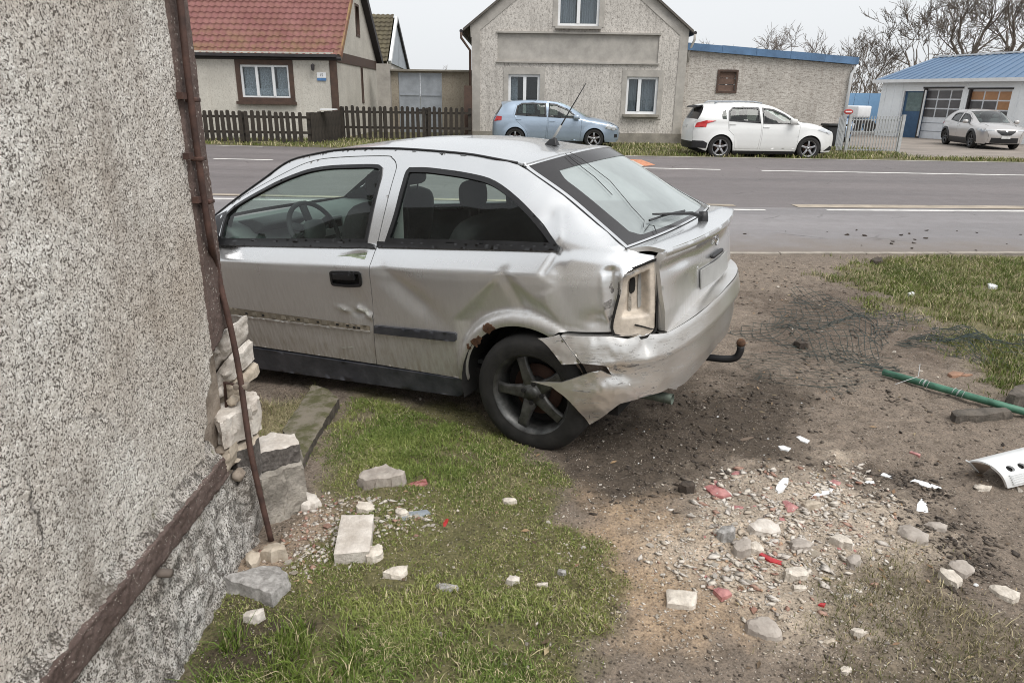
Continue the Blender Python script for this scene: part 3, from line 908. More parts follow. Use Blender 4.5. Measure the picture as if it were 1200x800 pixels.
def dents(x, z):
    d = np.zeros_like(np.asarray(x, float))
    # quarter panel: long shallow valley behind the door
    d -= .020 * gau(x, z, .64, .725, .19, .060, math.atan2(-.2, -.24) + math.pi)
    d -= .007 * np.maximum(fold(x, z, (.79, .845), (.60, .70), .10, .04), 0)
    d += .004 * gau(x, z, .80, .83, .05, .03)
    # tent shaped dent above the wheel, apex up under the shoulder line
    t = np.clip((.872 - z) / .20, 0, 1.25)
    cxr = np.where(x > .093, (x - .093) / (.03 + .21 * t), (.093 - x) / (.015 + .215 * t))
    w = np.where(x > .093, sstep(1.14, .78, cxr), sstep(1.35, .35, cxr))
    r = np.hypot(x - ARX, z - ARZ)
    d -= .030 * np.clip(t, 0, 1)**.8 * w * sstep(.36, .43, r) * (z < .874)
    d -= .008 * fold(x, z, (.093, .872), (.02, .70), .05, .05)
    # panel behind the wheel: folded, its upper part pushed in
    ridge = fold(x, z, (-.105, .79), (-.185, .625), .05, .09, .1)
    d += .007 * ridge
    b = sstep(-.115, -.20, x) * sstep(-.46, -.36, x) * sstep(.95, .875, z)
    d -= .022 * np.clip((z - .66) / .21, 0, 1.05) * b
    d -= .020 * gau(x, z, -.345, .675, .055, .035)
    d -= .030 * fold(x, z, (-.405, .90), (-.43, .64), .035, .05, .12) * (z < .93)
    d += .010 * fold(x, z, (-.375, .87), (-.385, .70), .02, .02, .2)
    d += .006 * fbm(x * 38, z * 24, 0, 3, 2) * gau(x, z, -.425, .80, .05, .13)
    d -= .012 * gau(x, z, -.50, .935, .07, .025)
    # C pillar
    d -= .015 * gau(x, z, -.085, 1.115, .055, .045) - .006 * fold(x, z, (-.115, 1.13), (-.15, 1.04), .03, .02)
    d -= .010 * fold(x, z, (-.155, .992), (-.10, .885), .02, .08, .1)
    d -= .008 * gau(x, z, -.30, .985, .16, .02)
    # door
    d -= .013 * gau(x, z, .985, .905, .055, .022) + .008 * fold(x, z, (1.10, .90), (.945, .915), .02, .03)
    d -= .020 * gau(x, z, 1.00, .64, .07, .10) - .020 * fold(x, z, (1.03, .628), (.95, .585), .028, .022, .2) + .018 * gau(x, z, 1.03, .60, .05, .014) - .014 * gau(x, z, 1.12, .615, .05, .013, .2)
    d += .009 * fbm(x * 45, z * 45, 0, 9, 2) * gau(x, z, 1.03, .61, .09, .035)
    d -= .008 * gau(x, z, .94, .76, .05, .10)
    d -= .018 * gau(x, z, 2.02, .915, .09, .03)
    d -= .003 * gau(x, z, 1.3, .45, .5, .05)
    return d
def skin(side=1, off=0., dent=True, arch=True):
    def f(x, z):
        y = yskin(x, z) + off
        if arch: y = y + flare(x, z) + flare(x, z, 2.606, .288)
        if dent and side > 0: y = y + dents(x, z)
        return np.stack([x, y * side, z], -1)
    return f

ast = thing('crashed_hatchback', 'dented silver three-door hatchback with torn rear bumper standing beside the broken wall corner', 'car')
ast_m = np.stack([car2w(np.eye(3)[i]) - car2w(np.zeros(3)) for i in range(3)], 1)
# orthonormal version of the survey's frame (nose down about 4 degrees)
ex = ast_m[:, 0] / np.linalg.norm(ast_m[:, 0]); ey = ast_m[:, 1] - ex * (ex @ ast_m[:, 1]); ey /= np.linalg.norm(ey); ez = np.cross(ex, ey)
mw = Matrix.Identity(4)
for r_ in range(3):
    mw[r_][0], mw[r_][1], mw[r_][2], mw[r_][3] = ex[r_], ey[r_], ez[r_], car2w(np.zeros(3))[r_]
ast.matrix_world = mw

def arcpts(cx, cz, r, a0, a1, n=14): return [(cx + r * math.cos(R(a0 + (a1 - a0) * i / n)), cz + r * math.sin(R(a0 + (a1 - a0) * i / n))) for i in range(n + 1)]
Dgap = [(.988, .297), (.963, .453), (.912, .74), (.885, .966), (.851, 1.166), (.833, 1.316), (.842, 1.361), (.879, 1.390), (.936, 1.403), (1.244, 1.403), (1.465, 1.384), (1.674, 1.316), (1.939, 1.222), (2.296, 1.075)]
Dline = smoothline(Dgap, 6)
door_out = list(map(tuple, Dline)) + [(2.33, 1.03), (2.30, .96), (2.17, .92), (2.13, .60), (2.10, .295)]
dwin = smoothpoly([(2.10, .950), (2.10, 1.10), (2.033, 1.149), (1.776, 1.250), (1.5, 1.333), (1.328, 1.358), (1.114, 1.363), (.955, 1.360), (.922, 1.345), (.915, 1.30), (.957, .983)], 45, 4)
qwin = smoothpoly([(.749, 1.343), (.666, 1.342), (.589, 1.336), (.385, 1.310), (.235, 1.274), (.097, 1.199), (-.029, 1.106), (-.150, 1.000), (.832, .985), (.789, 1.126), (.768, 1.267), (.762, 1.325)], 45, 4)
dl = [tuple(p) for p in Dline]
A_in = arcpts(ARX, ARZ, .338, 157, 1, 24)           # wheel opening, from the lower rear over the top to the sill
A_in = [p for p in arcpts(ARX, ARZ, .338, 118, 2, 20)]
dx = np.linspace(2.36, .155, 40)
quarter_out = dl + [(2.345, 1.02), (2.38, 1.0)] + [(a, float(ditch(a))) for a in dx] + \
    [(.10, 1.32), (-.105, 1.207), (-.294, 1.087), (-.453, .993), (-.50, .975), (-.583, .950), (-.585, .938), (-.53, .928), (-.474, .901), (-.452, .86), (-.444, .803), (-.428, .73), (-.414, .663), (-.408, .628), (-.29, .624), (-.171, .618)] + A_in + [(.375, .29), (.44, .288)]
fender_out = [(2.14, .295), (2.17, .60), (2.20, .91), (2.33, .95), (2.42, .955), (2.8, .895), (3.1, .83), (3.30, .76), (3.30, .62), (3.27, .55), (3.05, .55)] + arcpts(2.606, ARZ, .338, 48, 178, 20) + [(2.25, .288)]

def safe(o): return [(max(-.612, a), b) for a, b in o]
for side in (1, -1):
    d = side > 0; res = .0135 if d else .03
    dent = d
    h = (0, side, 0)
    hp = smoothpoly([(1.172, .824), (1.155, .832), (.975, .838), (.958, .828), (.968, .770), (.985, .752), (1.16, .748), (1.176, .760)], 60, 5)
    q = panel('quarter_panel', inset(safe(quarter_out), .0022), skin(side, 0, dent), m_silver, ast, [inset(qwin, -.001)], res, .014, h)
    if d: q['label'] = 'creased and dented silver quarter panel'
    # door with its window frame
    dr = panel('door', inset(door_out, .0022), skin(side, .0, dent), m_silver, ast, [inset(dwin, -.001), inset(hp, .006)], res, .014, h)
    if d: dr['label'] = 'scraped silver door that has lost its rub strip'
    panel('front_fender', inset(fender_out, .002), skin(side, 0, False), m_silver, ast, (), .04, .014, h)
    # windows
    gl = panel('door_window', inset(dwin, .004), skin(side, -.010, False, False), m_cglass, dr, (), .06, 0, h)
    panel('window_trim', inset(dwin, -.003), skin(side, .005, False, False), m_trim, dr, [inset(dwin, .014)], .012, .016, h)
    gq = panel('quarter_window', inset(qwin, .006), skin(side, -.004, False, False), m_cglass, ast, (), .06, 0, h)
    panel('window_trim', inset(qwin, -.003), skin(side, .006, False, False), m_trim, gq, [inset(qwin, .020)], .012, .016, h)
    # waist rubbers
    for nm, pts, par in (('waist_rubber', [(2.14, .955), (.962, .983), (.905, .975), (.893, .962), (.893, .957), (2.15, .926)], dr), ('waist_rubber', [(.878, .989), (.82, .990), (-.155, 1.004), (-.152, .985), (.878, .962)], gq)):
        panel(nm, pts, skin(side, .014, False, False), m_trim, par, (), .012, .016, h)
    # inner door card and side lining, dark
    panel('inner_lining', inset(door_out, .02), skin(side, -.085, False, False), m_interior, dr, [inset(dwin, -.02)], .08, .0, h, back=False)
    panel('inner_lining', [(.95, .30), (.90, .95), (.86, 1.36), (.5, 1.36), (.2, 1.28), (-.4, .98), (-.40, .62), (.36, .66), (.40, .30)], skin(side, -.075, False, False), m_interior, ast, [inset(qwin, -.015)], .08, .0, h)
    # sill
    panel('sill_panel', [(2.14, .285), (2.16, .145), (2.1, .135), (.47, .178), (.437, .195), (.422, .286)], skin(side, .008, False, False), m_sill, ast, (), .03, .05, h)
    # rub strip left on the quarter panel
    panel('rub_strip', [(.934, .540), (.415, .550), (.407, .542), (.417, .508), (.427, .503), (.942, .494)], skin(side, .014, dent), m_sill, ast, (), .02, .016, h)
    if d:
        tr = panel('rub_strip_track', [(2.08, .546), (.975, .530), (.98, .498), (2.085, .497)], skin(side, .0015, True), M('old_adhesive', (.25, .215, .165), .8, 0, .35, 30, 90), dr, (), .02, .0, h)
        k = MB()
        m_pad = M('old_foam_pad', (.24, .21, .165), .9, 0, .3)
        for i, xx in enumerate((1.93, 1.79, 1.50, 1.35, 1.205, 1.13, 1.085, 1.055)):
            p = skin(1, .002, True)(np.array([xx]), np.array([.519 if i < 6 else .512]))[0]
            MB().box(p, (.016, .006, .010)).build('clip_hole', m_dark, tr)
        k = MB()
        for xx in (1.62, 1.70, 1.44, 1.55, 1.30, 1.86):
            p = skin(1, .003, True)(np.array([xx]), np.array([.520]))[0]
            MB().box(p, (.035, .004, .018)).build('adhesive_pad', m_pad, tr)
        # lower edge step of the track, catching light
        panel('track_lip', [(2.085, .499), (.98, .500), (.982, .493), (2.085, .490)], skin(side, .007, True), m_silver, tr, (), .02, .008, h)
    else:
        panel('rub_strip', [(2.08, .55), (.99, .532), (.99, .49), (2.08, .50)], skin(side, .014, False), m_sill, ast, (), .04, .016, h)
    # door handle: bowl and grip
    hd = panel('door_handle', hp, skin(side, .006, dent), m_black, dr, [inset(hp, .014)], .01, .012, h)
    panel('handle_bowl', inset(hp, .012), skin(side, -.014, dent), m_dark, hd, (), .03, .0, h)
    gp_ = smoothpoly([(1.150, .818), (1.00, .824), (1.00, .792), (1.150, .786)], 60, 3)
    panel('handle_grip', gp_, skin(side, .012, dent), m_black, hd, (), .01, .018, h)
    # wing mirror
    if True:
        mm = MB().sphere((0, 0, 0), (.055, .10, .068), 14, 10, 2.8)
        o = mm.build('wing_mirror', m_black, ast, True); o.location = (2.13, side * .925, .985)
        MB().bar((0, -side * .05, -.02), (0, -side * .15, -.03), .06, .05).build('mirror_arm', m_black, o)
        MB().box((-.053, 0, .0), (.008, .15, .10)).build('mirror_glass', m_chrome, o)
    # mirror triangle
    panel('mirror_triangle', [(2.30, .96), (2.12, .955), (2.11, 1.115), (2.285, 1.062)], skin(side, .002, False, False), m_black, dr, (), .03, .01, h)
    # roof ditch moulding
    xs = np.concatenate([np.linspace(2.3, .30, 40), [.16]])
    k = MB(); yd = lambda a: float(np.interp(a, DYX, DYY) + plan(a) * .8)
    k.tube([(a, side * (yd(a) - .002), float(ditch(a)) + .005) for a in xs], .0062, 6)
    k.build('roof_moulding', m_black, ast, True)
    # wheel housing
    n = 20
    for cx in (ARX, 2.606):
        k = MB(); V = []
        for yy in (.83, .52):
            V += [(cx + .352 * math.cos(R(-12 + 204 * i / n)), side * yy, ARZ + .352 * math.sin(R(-12 + 204 * i / n))) for i in range(n + 1)]
        F = [(i, i + 1, n + 1 + i + 1, n + 1 + i) for i in range(n)]
        k.add(V, F); k.add([V[n + 1 + i] for i in range(n + 1)], [tuple(range(n + 1))]); k.build('wheel_housing', m_dark, ast)

def jag(poly, step=.006, amp=.005, seed=1):
    p = dens(poly, step); c = p.mean(0)
    return p + amp * np.stack([fbm(p[:, 0] * 90, p[:, 1] * 90, q, seed, 2) for q in (0, 4)], 1)
# rust eaten into the arch lip on the left
for pts in ([(.228, .585), (.232, .612), (.208, .632), (.178, .626), (.168, .606), (.19, .586), (.205, .568)], [(.30, .50), (.318, .525), (.285, .548), (.262, .556), (.252, .538), (.275, .512), (.29, .488)], [(.335, .47), (.346, .497), (.330, .508), (.322, .482)]):
    panel('rust_patch', jag(pts, .004, .009, 3), skin(1, .0025, True), m_rustpaint, ast, (), .006, .004, (0, 1, 0))
# filler showing through chips beside the rust and on the fender edge
m_chip2 = M('chipped_paint', (.11, .105, .10), .8, 0, .6, 60, 150, .6, 120, .002, (.35, .33, .31))
for pts in ([(-.405, .80), (-.395, .84), (-.402, .86), (-.413, .83)], [(-.385, .735), (-.38, .76), (-.40, .785), (-.405, .75)], [(-.44, .79), (-.43, .83), (-.435, .86), (-.445, .82)], [(-.40, .67), (-.392, .70), (-.404, .715)], [(-.47, .895), (-.46, .875), (-.52, .905), (-.55, .918)]):
    panel('paint_chip', jag(pts, .005, .008, 5), skin(1, .002, True), m_chip2, ast, (), .01, .0, (0, 1, 0))
m_green = M('green_paint_transfer', (.30, .35, .24), .6, 0, .4, 40, 150, .2)
panel('green_scuff', smoothpoly([(.945, .932), (.95, .897), (1.0, .90), (1.08, .908), (1.14, .905), (1.06, .918), (.99, .925)], 70, 3), skin(1, .0012, True), m_green, dr if False else ast, (), .008, .0, (0, 1, 0))
m_scr = M('bare_scraped_metal', (.60, .60, .55), .45, .4, .3, 50, 120, .3)
for pts in ([(.97, .628), (1.06, .622), (1.055, .602), (.99, .592)], [(.955, .60), (.985, .585), (1.02, .597), (.98, .612)], [(1.10, .622), (1.17, .628), (1.13, .607)], [(1.12, .385), (1.20, .372), (1.23, .377), (1.15, .392)]):
    panel('scrape', jag(pts, .006, .010, 7), skin(1, .0012, True), m_scr, ast, (), .008, .0, (0, 1, 0))

# ---- surfaces across the car
def strip_map(pts, crown=2.0):
    """pts: stations (xc,zc,xe,ze,ye): centre line and edge; returns f(s,t) with t=-1..1 across"""
    q = np.array(pts, float)
    u = np.linspace(0, 1, len(q))
    dense = smoothline([tuple(r_) for r_ in q], 8) if len(q) > 2 else q
    ud = np.linspace(0, 1, len(dense))
    def f(s, t):
        c = [np.interp(s, ud, dense[:, k]) for k in range(5)]
        w = 1 - np.abs(t)**crown
        return np.stack([c[2] + (c[0] - c[2]) * w, c[4] * t, c[3] + (c[1] - c[3]) * w], -1)
    return f
def strip(name, pts, mat, parent, res=(20, 20), crown=2.0, hint=(0, 0, 1), rim=.012, region=None, holes=(), off=0., rs=.06):
    f0 = strip_map(pts, crown)
    def f(s, t):
        P = f0(s, t)
        if off:
            e = 1e-3
            n = np.cross(f0(s + e, t) - f0(s - e, t), f0(s, t + e) - f0(s, t - e)); n /= np.maximum(np.linalg.norm(n, axis=-1, keepdims=True), 1e-9)
            n *= np.sign((n * np.asarray(hint)).sum(-1, keepdims=True)); P = P + n * off
        return P
    poly = region or [(0, -1), (1, -1), (1, 1), (0, 1)]
    return panel(name, poly, f, mat, parent, holes, rs, rim, hint)

ey_ = lambda a: float(np.interp(a, DYX, DYY) + plan(a) * .8) - .012
roof_pts = [(-.005, 1.388, .125, 1.345, .528)] + [(a - .10 + .1 * (a > 1) * 0, float(ditch(a)) + .026 + .012 * (a > .4) , a, float(ditch(a)) + .004, ey_(a)) for a in (.30, .55, .85, 1.15, 1.4)] + [(1.66, 1.436, 1.53, 1.404, ey_(1.53))]
strip('roof', roof_pts, m_silver, ast, rs=.05, crown=2.4)
ws = [(1.67, 1.433, 1.54, 1.400, ey_(1.54)), (2.02, 1.325, 1.80, 1.312, ey_(1.80)), (2.36, 1.165, 2.08, 1.165, ey_(2.08)), (2.62, 1.005, 2.36, 1.02, ey_(2.36))]
strip('windscreen', ws, m_cglass, ast, rs=.1, rim=0)
strip('windscreen_border', ws, m_frit, ast, rs=.05, rim=0, off=.002, region=[(0, -1), (1, -1), (1, 1), (0, 1)], holes=[[(.06, -.93), (.94, -.94), (.94, .94), (.06, .93)]])
hood = [(2.64, .995, 2.40, .965, .70), (2.9, .955, 2.75, .90, .745), (3.15, .885, 3.05, .835, .71), (3.36, .79, 3.26, .765, .65)]
strip('bonnet', hood, m_silver, ast, rs=.08, crown=2.6)
nose = [(3.375, .775, 3.275, .75, .655), (3.43, .66, 3.31, .66, .70), (3.46, .50, 3.30, .50, .77), (3.45, .30, 3.27, .30, .775), (3.38, .20, 3.2, .20, .74)]
nz_ = strip('front_bumper', nose, m_silver, ast, rs=.06, crown=3, hint=(1, 0, 0))
for side in (1, -1):
    strip('headlight', nose, m_chrome, ast, region=[(.03, side * .50), (.03, side * .98), (.30, side * .99), (.34, side * .55)], rs=.04, crown=3, hint=(1, 0, 0), off=.012)
strip('grille', nose, m_black, ast, region=[(.06, -.38), (.06, .38), (.26, .34), (.26, -.34)], rs=.05, crown=3, hint=(1, 0, 0), off=.01)
strip('lower_grille', nose, m_black, ast, region=[(.62, -.6), (.62, .6), (.82, .55), (.82, -.55)], rs=.05, crown=3, hint=(1, 0, 0), off=.01)

# ---- tailgate: frame, glass, lower panel
hatch_e = [(.118, 1.338), (.10, 1.32), (-.105, 1.207), (-.294, 1.087), (-.448, .995)]
hy = lambda a, b: float(yskin(a, b)) - .010
hc = [(-.012, 1.386), (-.055, 1.368), (-.245, 1.245), (-.405, 1.117), (-.535, 1.010)]
tg_pts = [(c[0], c[1], e[0], e[1], hy(*e)) for c, e in zip(hc, hatch_e)]
tg = thing('x', 'x', 'x'); bpy.data.objects.remove(tg)
tail = strip('tailgate', tg_pts, m_silver, ast, rs=.03, crown=2.3, hint=(-1, 0, 1), rim=.02, holes=[[(.17, -.972), (.985, -.972), (.985, .972), (.17, .972)]])
gl_r = [(.155, -.978), (.155, .978), (.995, .978), (.995, -.978)]
strip('glass_border', tg_pts, m_frit, tail, rs=.03, crown=2.3, hint=(-1, 0, 1), rim=0, off=-.004, region=gl_r, holes=[smoothpoly([(.33, -.80), (.33, .80), (.42, .85), (.88, .83), (.94, .74), (.94, -.74), (.88, -.83), (.42, -.85)], 50, 4)])
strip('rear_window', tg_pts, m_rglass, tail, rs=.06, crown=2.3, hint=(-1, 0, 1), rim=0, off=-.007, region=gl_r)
# seal between tailgate and C pillar
for side in (1, -1):
    f = strip_map(tg_pts, 2.3)
    k = MB(); k.tube([f(np.array(s), np.array(side * 1.004)) - np.array([0, 0, .006]) for s in np.linspace(.03, 1, 20)], .007, 5)
    k.build('hatch_seal', m_trim, tail, True)
def tail_x(y, z):
    y = np.asarray(y, float); z = np.asarray(z, float)
    lip = np.interp(z, [.5, .60, .70, .84, .90, .935, .955, .972, .985], [.004, -.004, -.007, .005, .012, .002, -.016, -.020, -.010])
    dentm = -.012 * np.exp(-((y - .45) / .12)**2 - ((z - .86) / .05)**2) + .010 * np.exp(-((y - .30) / .2)**2 - ((z - .70) / .09)**2)
    return -.668 + .172 * y * y + lip + dentm
def tmap(off=0.): return lambda y, z: np.stack([tail_x(y, z) - off, y, z], -1)
tl = smoothpoly([(.655, .985), (.662, .93), (.655, .80), (.642, .70), (.633, .612), (.60, .598), (.3, .590), (0, .588), (-.3, .590), (-.60, .598), (-.633, .612), (-.642, .70), (-.655, .80), (-.662, .93), (-.655, .985), (-.3, .985), (0, .985), (.3, .985)], 40, 4)
panel('tailgate_panel', tl, tmap(), m_silver, tail, [], .016, .035, (-1, 0, 0))
# shelf between glass and spoiler lip
sh = [(hc[-1][0] - .004, hc[-1][1] - .004, hatch_e[-1][0] - .004, hatch_e[-1][1] - .003, hy(*hatch_e[-1]) + .004), (-.60, 1.003, -.53, .996, .662), (-.678, .985, -.604, .983, .655)]
strip('tailgate_shelf', sh, m_silver, tail, rs=.05, crown=2.2, hint=(0, 0, 1), rim=.02)
# emblem: ring with a lightning bar
em = MB(); c0 = np.array([tail_x(0, .925) - .006, 0., .925])
em.tube([c0 + np.array([0, .034 * math.cos(a), .034 * math.sin(a)]) for a in np.linspace(0, 2 * math.pi, 25)], .004, 6, False)
for a, b in (((.048, .006), (-.004, .006)), ((-.004, .006), (.004, -.006)), ((.004, -.006), (-.048, -.006))): em.bar(c0 + np.array([0, a[0], a[1]]), c0 + np.array([0, b[0], b[1]]), .006, .005)
em.build('emblem', m_chrome, tail)
pl_ = panel('plate_recess', smoothpoly([(.30, .70), (.30, .835), (-.30, .835), (-.30, .70)], 120, 3), tmap(-.0), m_silver, tail, [[(.27, .715), (.27, .82), (-.27, .82), (-.27, .715)]], .03, .02, (-1, 0, 0))
panel('plate', [(.26, .72), (.26, .815), (-.26, .815), (-.26, .72)], tmap(.012), m_greyplast, tail, [], .06, .006, (-1, 0, 0))
k = MB().box((tail_x(0, .85) - .012, 0, .848), (.022, .20, .020)); bevel(k.build('plate_light_bar', m_black, tail), .008)
# rear wiper
f = strip_map(tg_pts, 2.3)
k = MB(); piv = np.array([-.585, -.05, 1.022]); tip = f(np.array(.86), np.array(.56)) + np.array([-.02, 0, .022])
k.tube([piv, piv * .75 + tip * .25 + np.array([-.0, 0, .018]), piv * .4 + tip * .6 + np.array([0, 0, .014]), tip + np.array([.01, -.03, .006])], [.012, .010, .007, .005], 6)
wp = k.build('wiper_arm', m_black, tail, True)
k = MB(); k.tube([f(np.array(s), np.array(t_)) + np.array([-.012, 0, .012]) for s, t_ in ((.87, .60), (.875, .40), (.89, .20), (.91, .0))], .006, 5); k.build('wiper_blade', m_trim, wp)
k = MB(); k.lathe([(0, .03), (.022, .028), (.026, 0), (.026, -.03)], 14, 'Z', piv); k.build('wiper_pivot', m_black, wp, True)
# loose wires on the glass
def onglass(s, t_, o=.006): return f(np.array(s), np.array(t_)) + np.array([-o * .6, 0, o])
k = MB(); k.tube([onglass(s, t_) for s, t_ in ((.12, .58), (.28, .60), (.45, .62), (.6, .66))], .0022, 4); k.tube([onglass(s, t_) for s, t_ in ((.12, .52), (.3, .50), (.5, .52), (.66, .58), (.72, .60), (.85, .62), (.90, .70))], .0018, 4); k.tube([onglass(s, t_) for s, t_ in ((.93, .72), (.90, .62), (.92, .58), (.98, .63))], .0025, 4)
k.build('loose_wire', m_trim, tail)
# aerial
a0 = np.array([.235, 0, 1.402])
k = MB(); k.add([(.05, .022, 0), (.05, -.022, 0), (-.035, -.026, 0), (-.035, .026, 0), (.012, .010, .036), (.012, -.010, .036), (-.022, -.011, .040), (-.022, .011, .040)], [(0, 1, 2, 3), (7, 6, 5, 4), (0, 4, 5, 1), (1, 5, 6, 2), (2, 6, 7, 3), (3, 7, 4, 0)])
ae = k.build('aerial_base', m_black, ast); ae.location = a0
bevel(ae, .005)
d_ = np.array([-.30, -.02, .42]); d_ /= np.linalg.norm(d_)
k = MB(); k.tube([np.array([-.005, 0, .035]) + d_ * q for q in (0, .085)], [.0075, .0065], 8); k.build('aerial_foot', m_greyplast, ae, True)
k = MB(); k.tube([np.array([-.005, 0, .035]) + d_ * q for q in (.085, .22, .335)], [.004, .003, .0022], 6); k.build('aerial_mast', m_black, ae, True)

# ---- tail lamp pocket, lamp missing
def corner_map(off=0.):
    """left rear corner seen as (u along the skin, z)"""
    xs = np.linspace(-.38, -.585, 80); ys = yskin(xs, .75)
    xs = np.append(xs, -.603); ys = np.append(ys, .635)
    L = np.concatenate([[0], np.cumsum(np.hypot(np.diff(xs), np.diff(ys)))])
    tx, ty = np.gradient(xs, L + np.arange(len(L)) * 1e-9), np.gradient(ys, L + np.arange(len(L)) * 1e-9)
    def fm(u, z):
        x, y = np.interp(u, L, xs), np.interp(u, L, ys)
        a, b = np.interp(u, L, tx), np.interp(u, L, ty); n = np.maximum(np.hypot(a, b), 1e-9)
        nx, ny = b / n, -a / n
        return np.stack([x + nx * off * -1 * -1, y + ny * off, z], -1)
    return fm, L, xs, ys
fm0, Lc, xsc, ysc = corner_map()
uof = lambda x: float(np.interp(-x, -xsc[:-1], Lc[:-1]))
uend = float(Lc[-1])
sgn = -1 if (fm0(np.array(.1), np.array(.7)) - corner_map(.05)[0](np.array(.1), np.array(.7)))[1] > 0 else 1
cm = lambda off: corner_map(off * sgn)[0]
lamp_out = smoothpoly([(uend - .040, .935), (uof(-.55), .928), (uof(-.476), .897), (uof(-.452), .86), (uof(-.446), .80), (uof(-.430), .73), (uof(-.416), .655), (uof(-.424), .622), (uof(-.50), .600), (uof(-.56), .606), (uend - .040, .632)], 50, 3)
def sink(poly_in, depth):
    def fm_(u, z):
        P = np.stack([np.ravel(u), np.ravel(z)], 1)
        d = sstep(.0, .022, polydist(P, poly_in))
        base, deep = cm(-.018)(u, z), cm(-.018 - depth)(u, z)
        return base * (1 - d)[:, None] + deep * d[:, None]
    return fm_
lamp_in = inset(lamp_out, .030); lamp_in = np.array([(a, max(b, .69)) for a, b in lamp_in])
lp = panel('lamp_pocket', lamp_out, sink(lamp_in, .055), m_cream, ast, [], .008, .02, (-.6, 1, 0))
lp['label'] = 'empty beige tail lamp pocket without its lamp'
panel('lamp_seam', inset(lamp_out, -.011), cm(-.009), m_dark, lp, [inset(lamp_out, .002)], .02, 0, (-.6, 1, 0))
hx = uof(-.515)
for (u0, u1, z0, z1, mt_, of) in ((hx - .020, hx + .008, .79, .86, m_dark, -.064), (hx - .03, hx - .012, .70, .80, m_conc, -.066), (uof(-.585), uof(-.585) + .03, .78, .86, m_cream, -.060), (hx + .03, hx + .05, .72, .88, m_greyplast, -.066)):
    panel('lamp_socket', smoothpoly([(u0, z0), (u1, z0 + .01), (u1, z1), (u0 + .004, z1 - .01)], 120, 3), cm(of), mt_, lp, [], .02, .012, (-.6, 1, 0))
kx = [(uof(-.50), .655), (uof(-.535), .64), (uof(-.56), .625), (uof(-.58), .622), (uof(-.56), .632), (uof(-.535), .648), (uof(-.505), .662)]
panel('crack', kx, cm(-.012), m_dark, lp, [], .02, 0, (-.6, 1, 0))
# dark body structure behind gaps
k = MB()
k.box((-.46, 0, .78), (.10, 1.06, .36)); k.box((.9, 0, .26), (2.6, 1.40, .14)); k.box((3.0, 0, .5), (.7, 1.2, .5)); k.box((-.22, 0, .42), (.55, 1.05, .26)); k.box((1.4, 0, .18), (3.2, .5, .1))
k.build('underbody', m_dark, ast)
panel('corner_shell', [(uof(-.40), .60), (uof(-.40), .95), (uof(-.5), .97), (uend, .97), (uend, .58), (uof(-.5), .57)], cm(-.10), m_dark, ast, [], .03, 0, (-.6, 1, 0))

# ---- rear bumper
def bplan(th):
    """bumper in plan: th 0 on the left side by the wheel, pi/2 at the middle of the tail, pi on the right side"""
    th = np.asarray(th, float); s = np.sin(np.clip(th, 0, math.pi)); c = np.cos(th)
    return -.08 - .66 * np.abs(s)**(2 / 3.), np.sign(c) * .868 * np.abs(c)**(2 / 2.1)
CT = [0, .35, .78, 1.12, 1.5, 1.6, 2.0, 3.15]; CZ = [.478, .482, .486, .535, .580, .585, .585, .575]
def zcr(th): return np.interp(th, CT, CZ)
def bm_map(th, v):
    """v: height relative to the crease (crease at 0)"""
    th = np.asarray(th, float); v = np.asarray(v, float)
    x, y = bplan(th)
    e = 1e-3; xa, ya = bplan(th - e); xb, yb = bplan(th + e)
    tx, ty = xb - xa, yb - ya; l = np.maximum(np.hypot(tx, ty), 1e-9)
    nx, ny = ty / l, -tx / l
    s = np.where(nx * x + ny * y < 0, -1, 1); nx, ny = nx * s, ny * s
    off = np.interp(v, [-.28, -.22, -.12, -.03, -.006, .0, .012, .05, .10, .135, .16], [-.048, -.030, -.010, -.006, -.008, .016, .020, .014, .006, -.008, -.05])
    cr = .006 * fbm(th * 9, v * 14, 0, 4, 3) * sstep(1.2, .3, th) + .0015 * fbm(th * 40, v * 40, 0, 6, 2) * sstep(1.0, .4, th)
    cr = cr - .020 * np.exp(-((th - .62) / .05)**2) * sstep(.0, .09, v) - .02 * np.exp(-((th - .40) / .10)**2 - ((v + .05) / .04)**2)
    off = off + cr
    return np.stack([x + nx * off, y + ny * off, zcr(th) + v], -1)
bmat = paint('scuffed_silver_bumper', (.68, .66, .62), .36, .55, .1, .75, (.33, .285, .225), .2, .7)
def scuffed():
    t = NT('scratched_silver_bumper')
    v = t.obj((1.6, 1.6, 8)); s = t.noise(5, 6, .8, v, 0, 1.6); n = t.noise(5, 4, .6); yy_ = t.n('MapRange', {0: t.n('SeparateXYZ', {0: t.tc.outputs['Object']}).outputs[1], 1: .25, 2: .65, 3: 0., 4: 1.}).outputs[0]; n3 = t.noise(3, 3, .6)
    mask = t.math('MULTIPLY', t.math('MULTIPLY', t.ramp(s, [(.55, 0), (.60, 1)]), t.ramp(n, [(.44, 0), (.54, 1)])), yy_)
    base = t.mix(t.ramp(n3, [(.3, 0), (.75, 1)]), (.74, .735, .725), (.56, .53, .49))
    c = t.mix(t.math('MULTIPLY', mask, .9), base, (.055, .052, .050))
    sc = t.ramp(t.noise(16, 4, .8, t.obj((1.5, 1.5, 16))), [(.64, 0), (.70, .4)])
    c = t.mix(sc, c, (.76, .73, .69))
    t.bump(s, .25, .003)
    return t.fin(c, t.math('ADD', .29, t.math('MULTIPLY', mask, .4)), t.math('MULTIPLY', t.math('SUBTRACT', 1.0, mask), .82), Coat_Weight=.3, Coat_Roughness=.2)
m_bump = scuffed()
bz = lambda th, z: (th, z - float(zcr(th)))
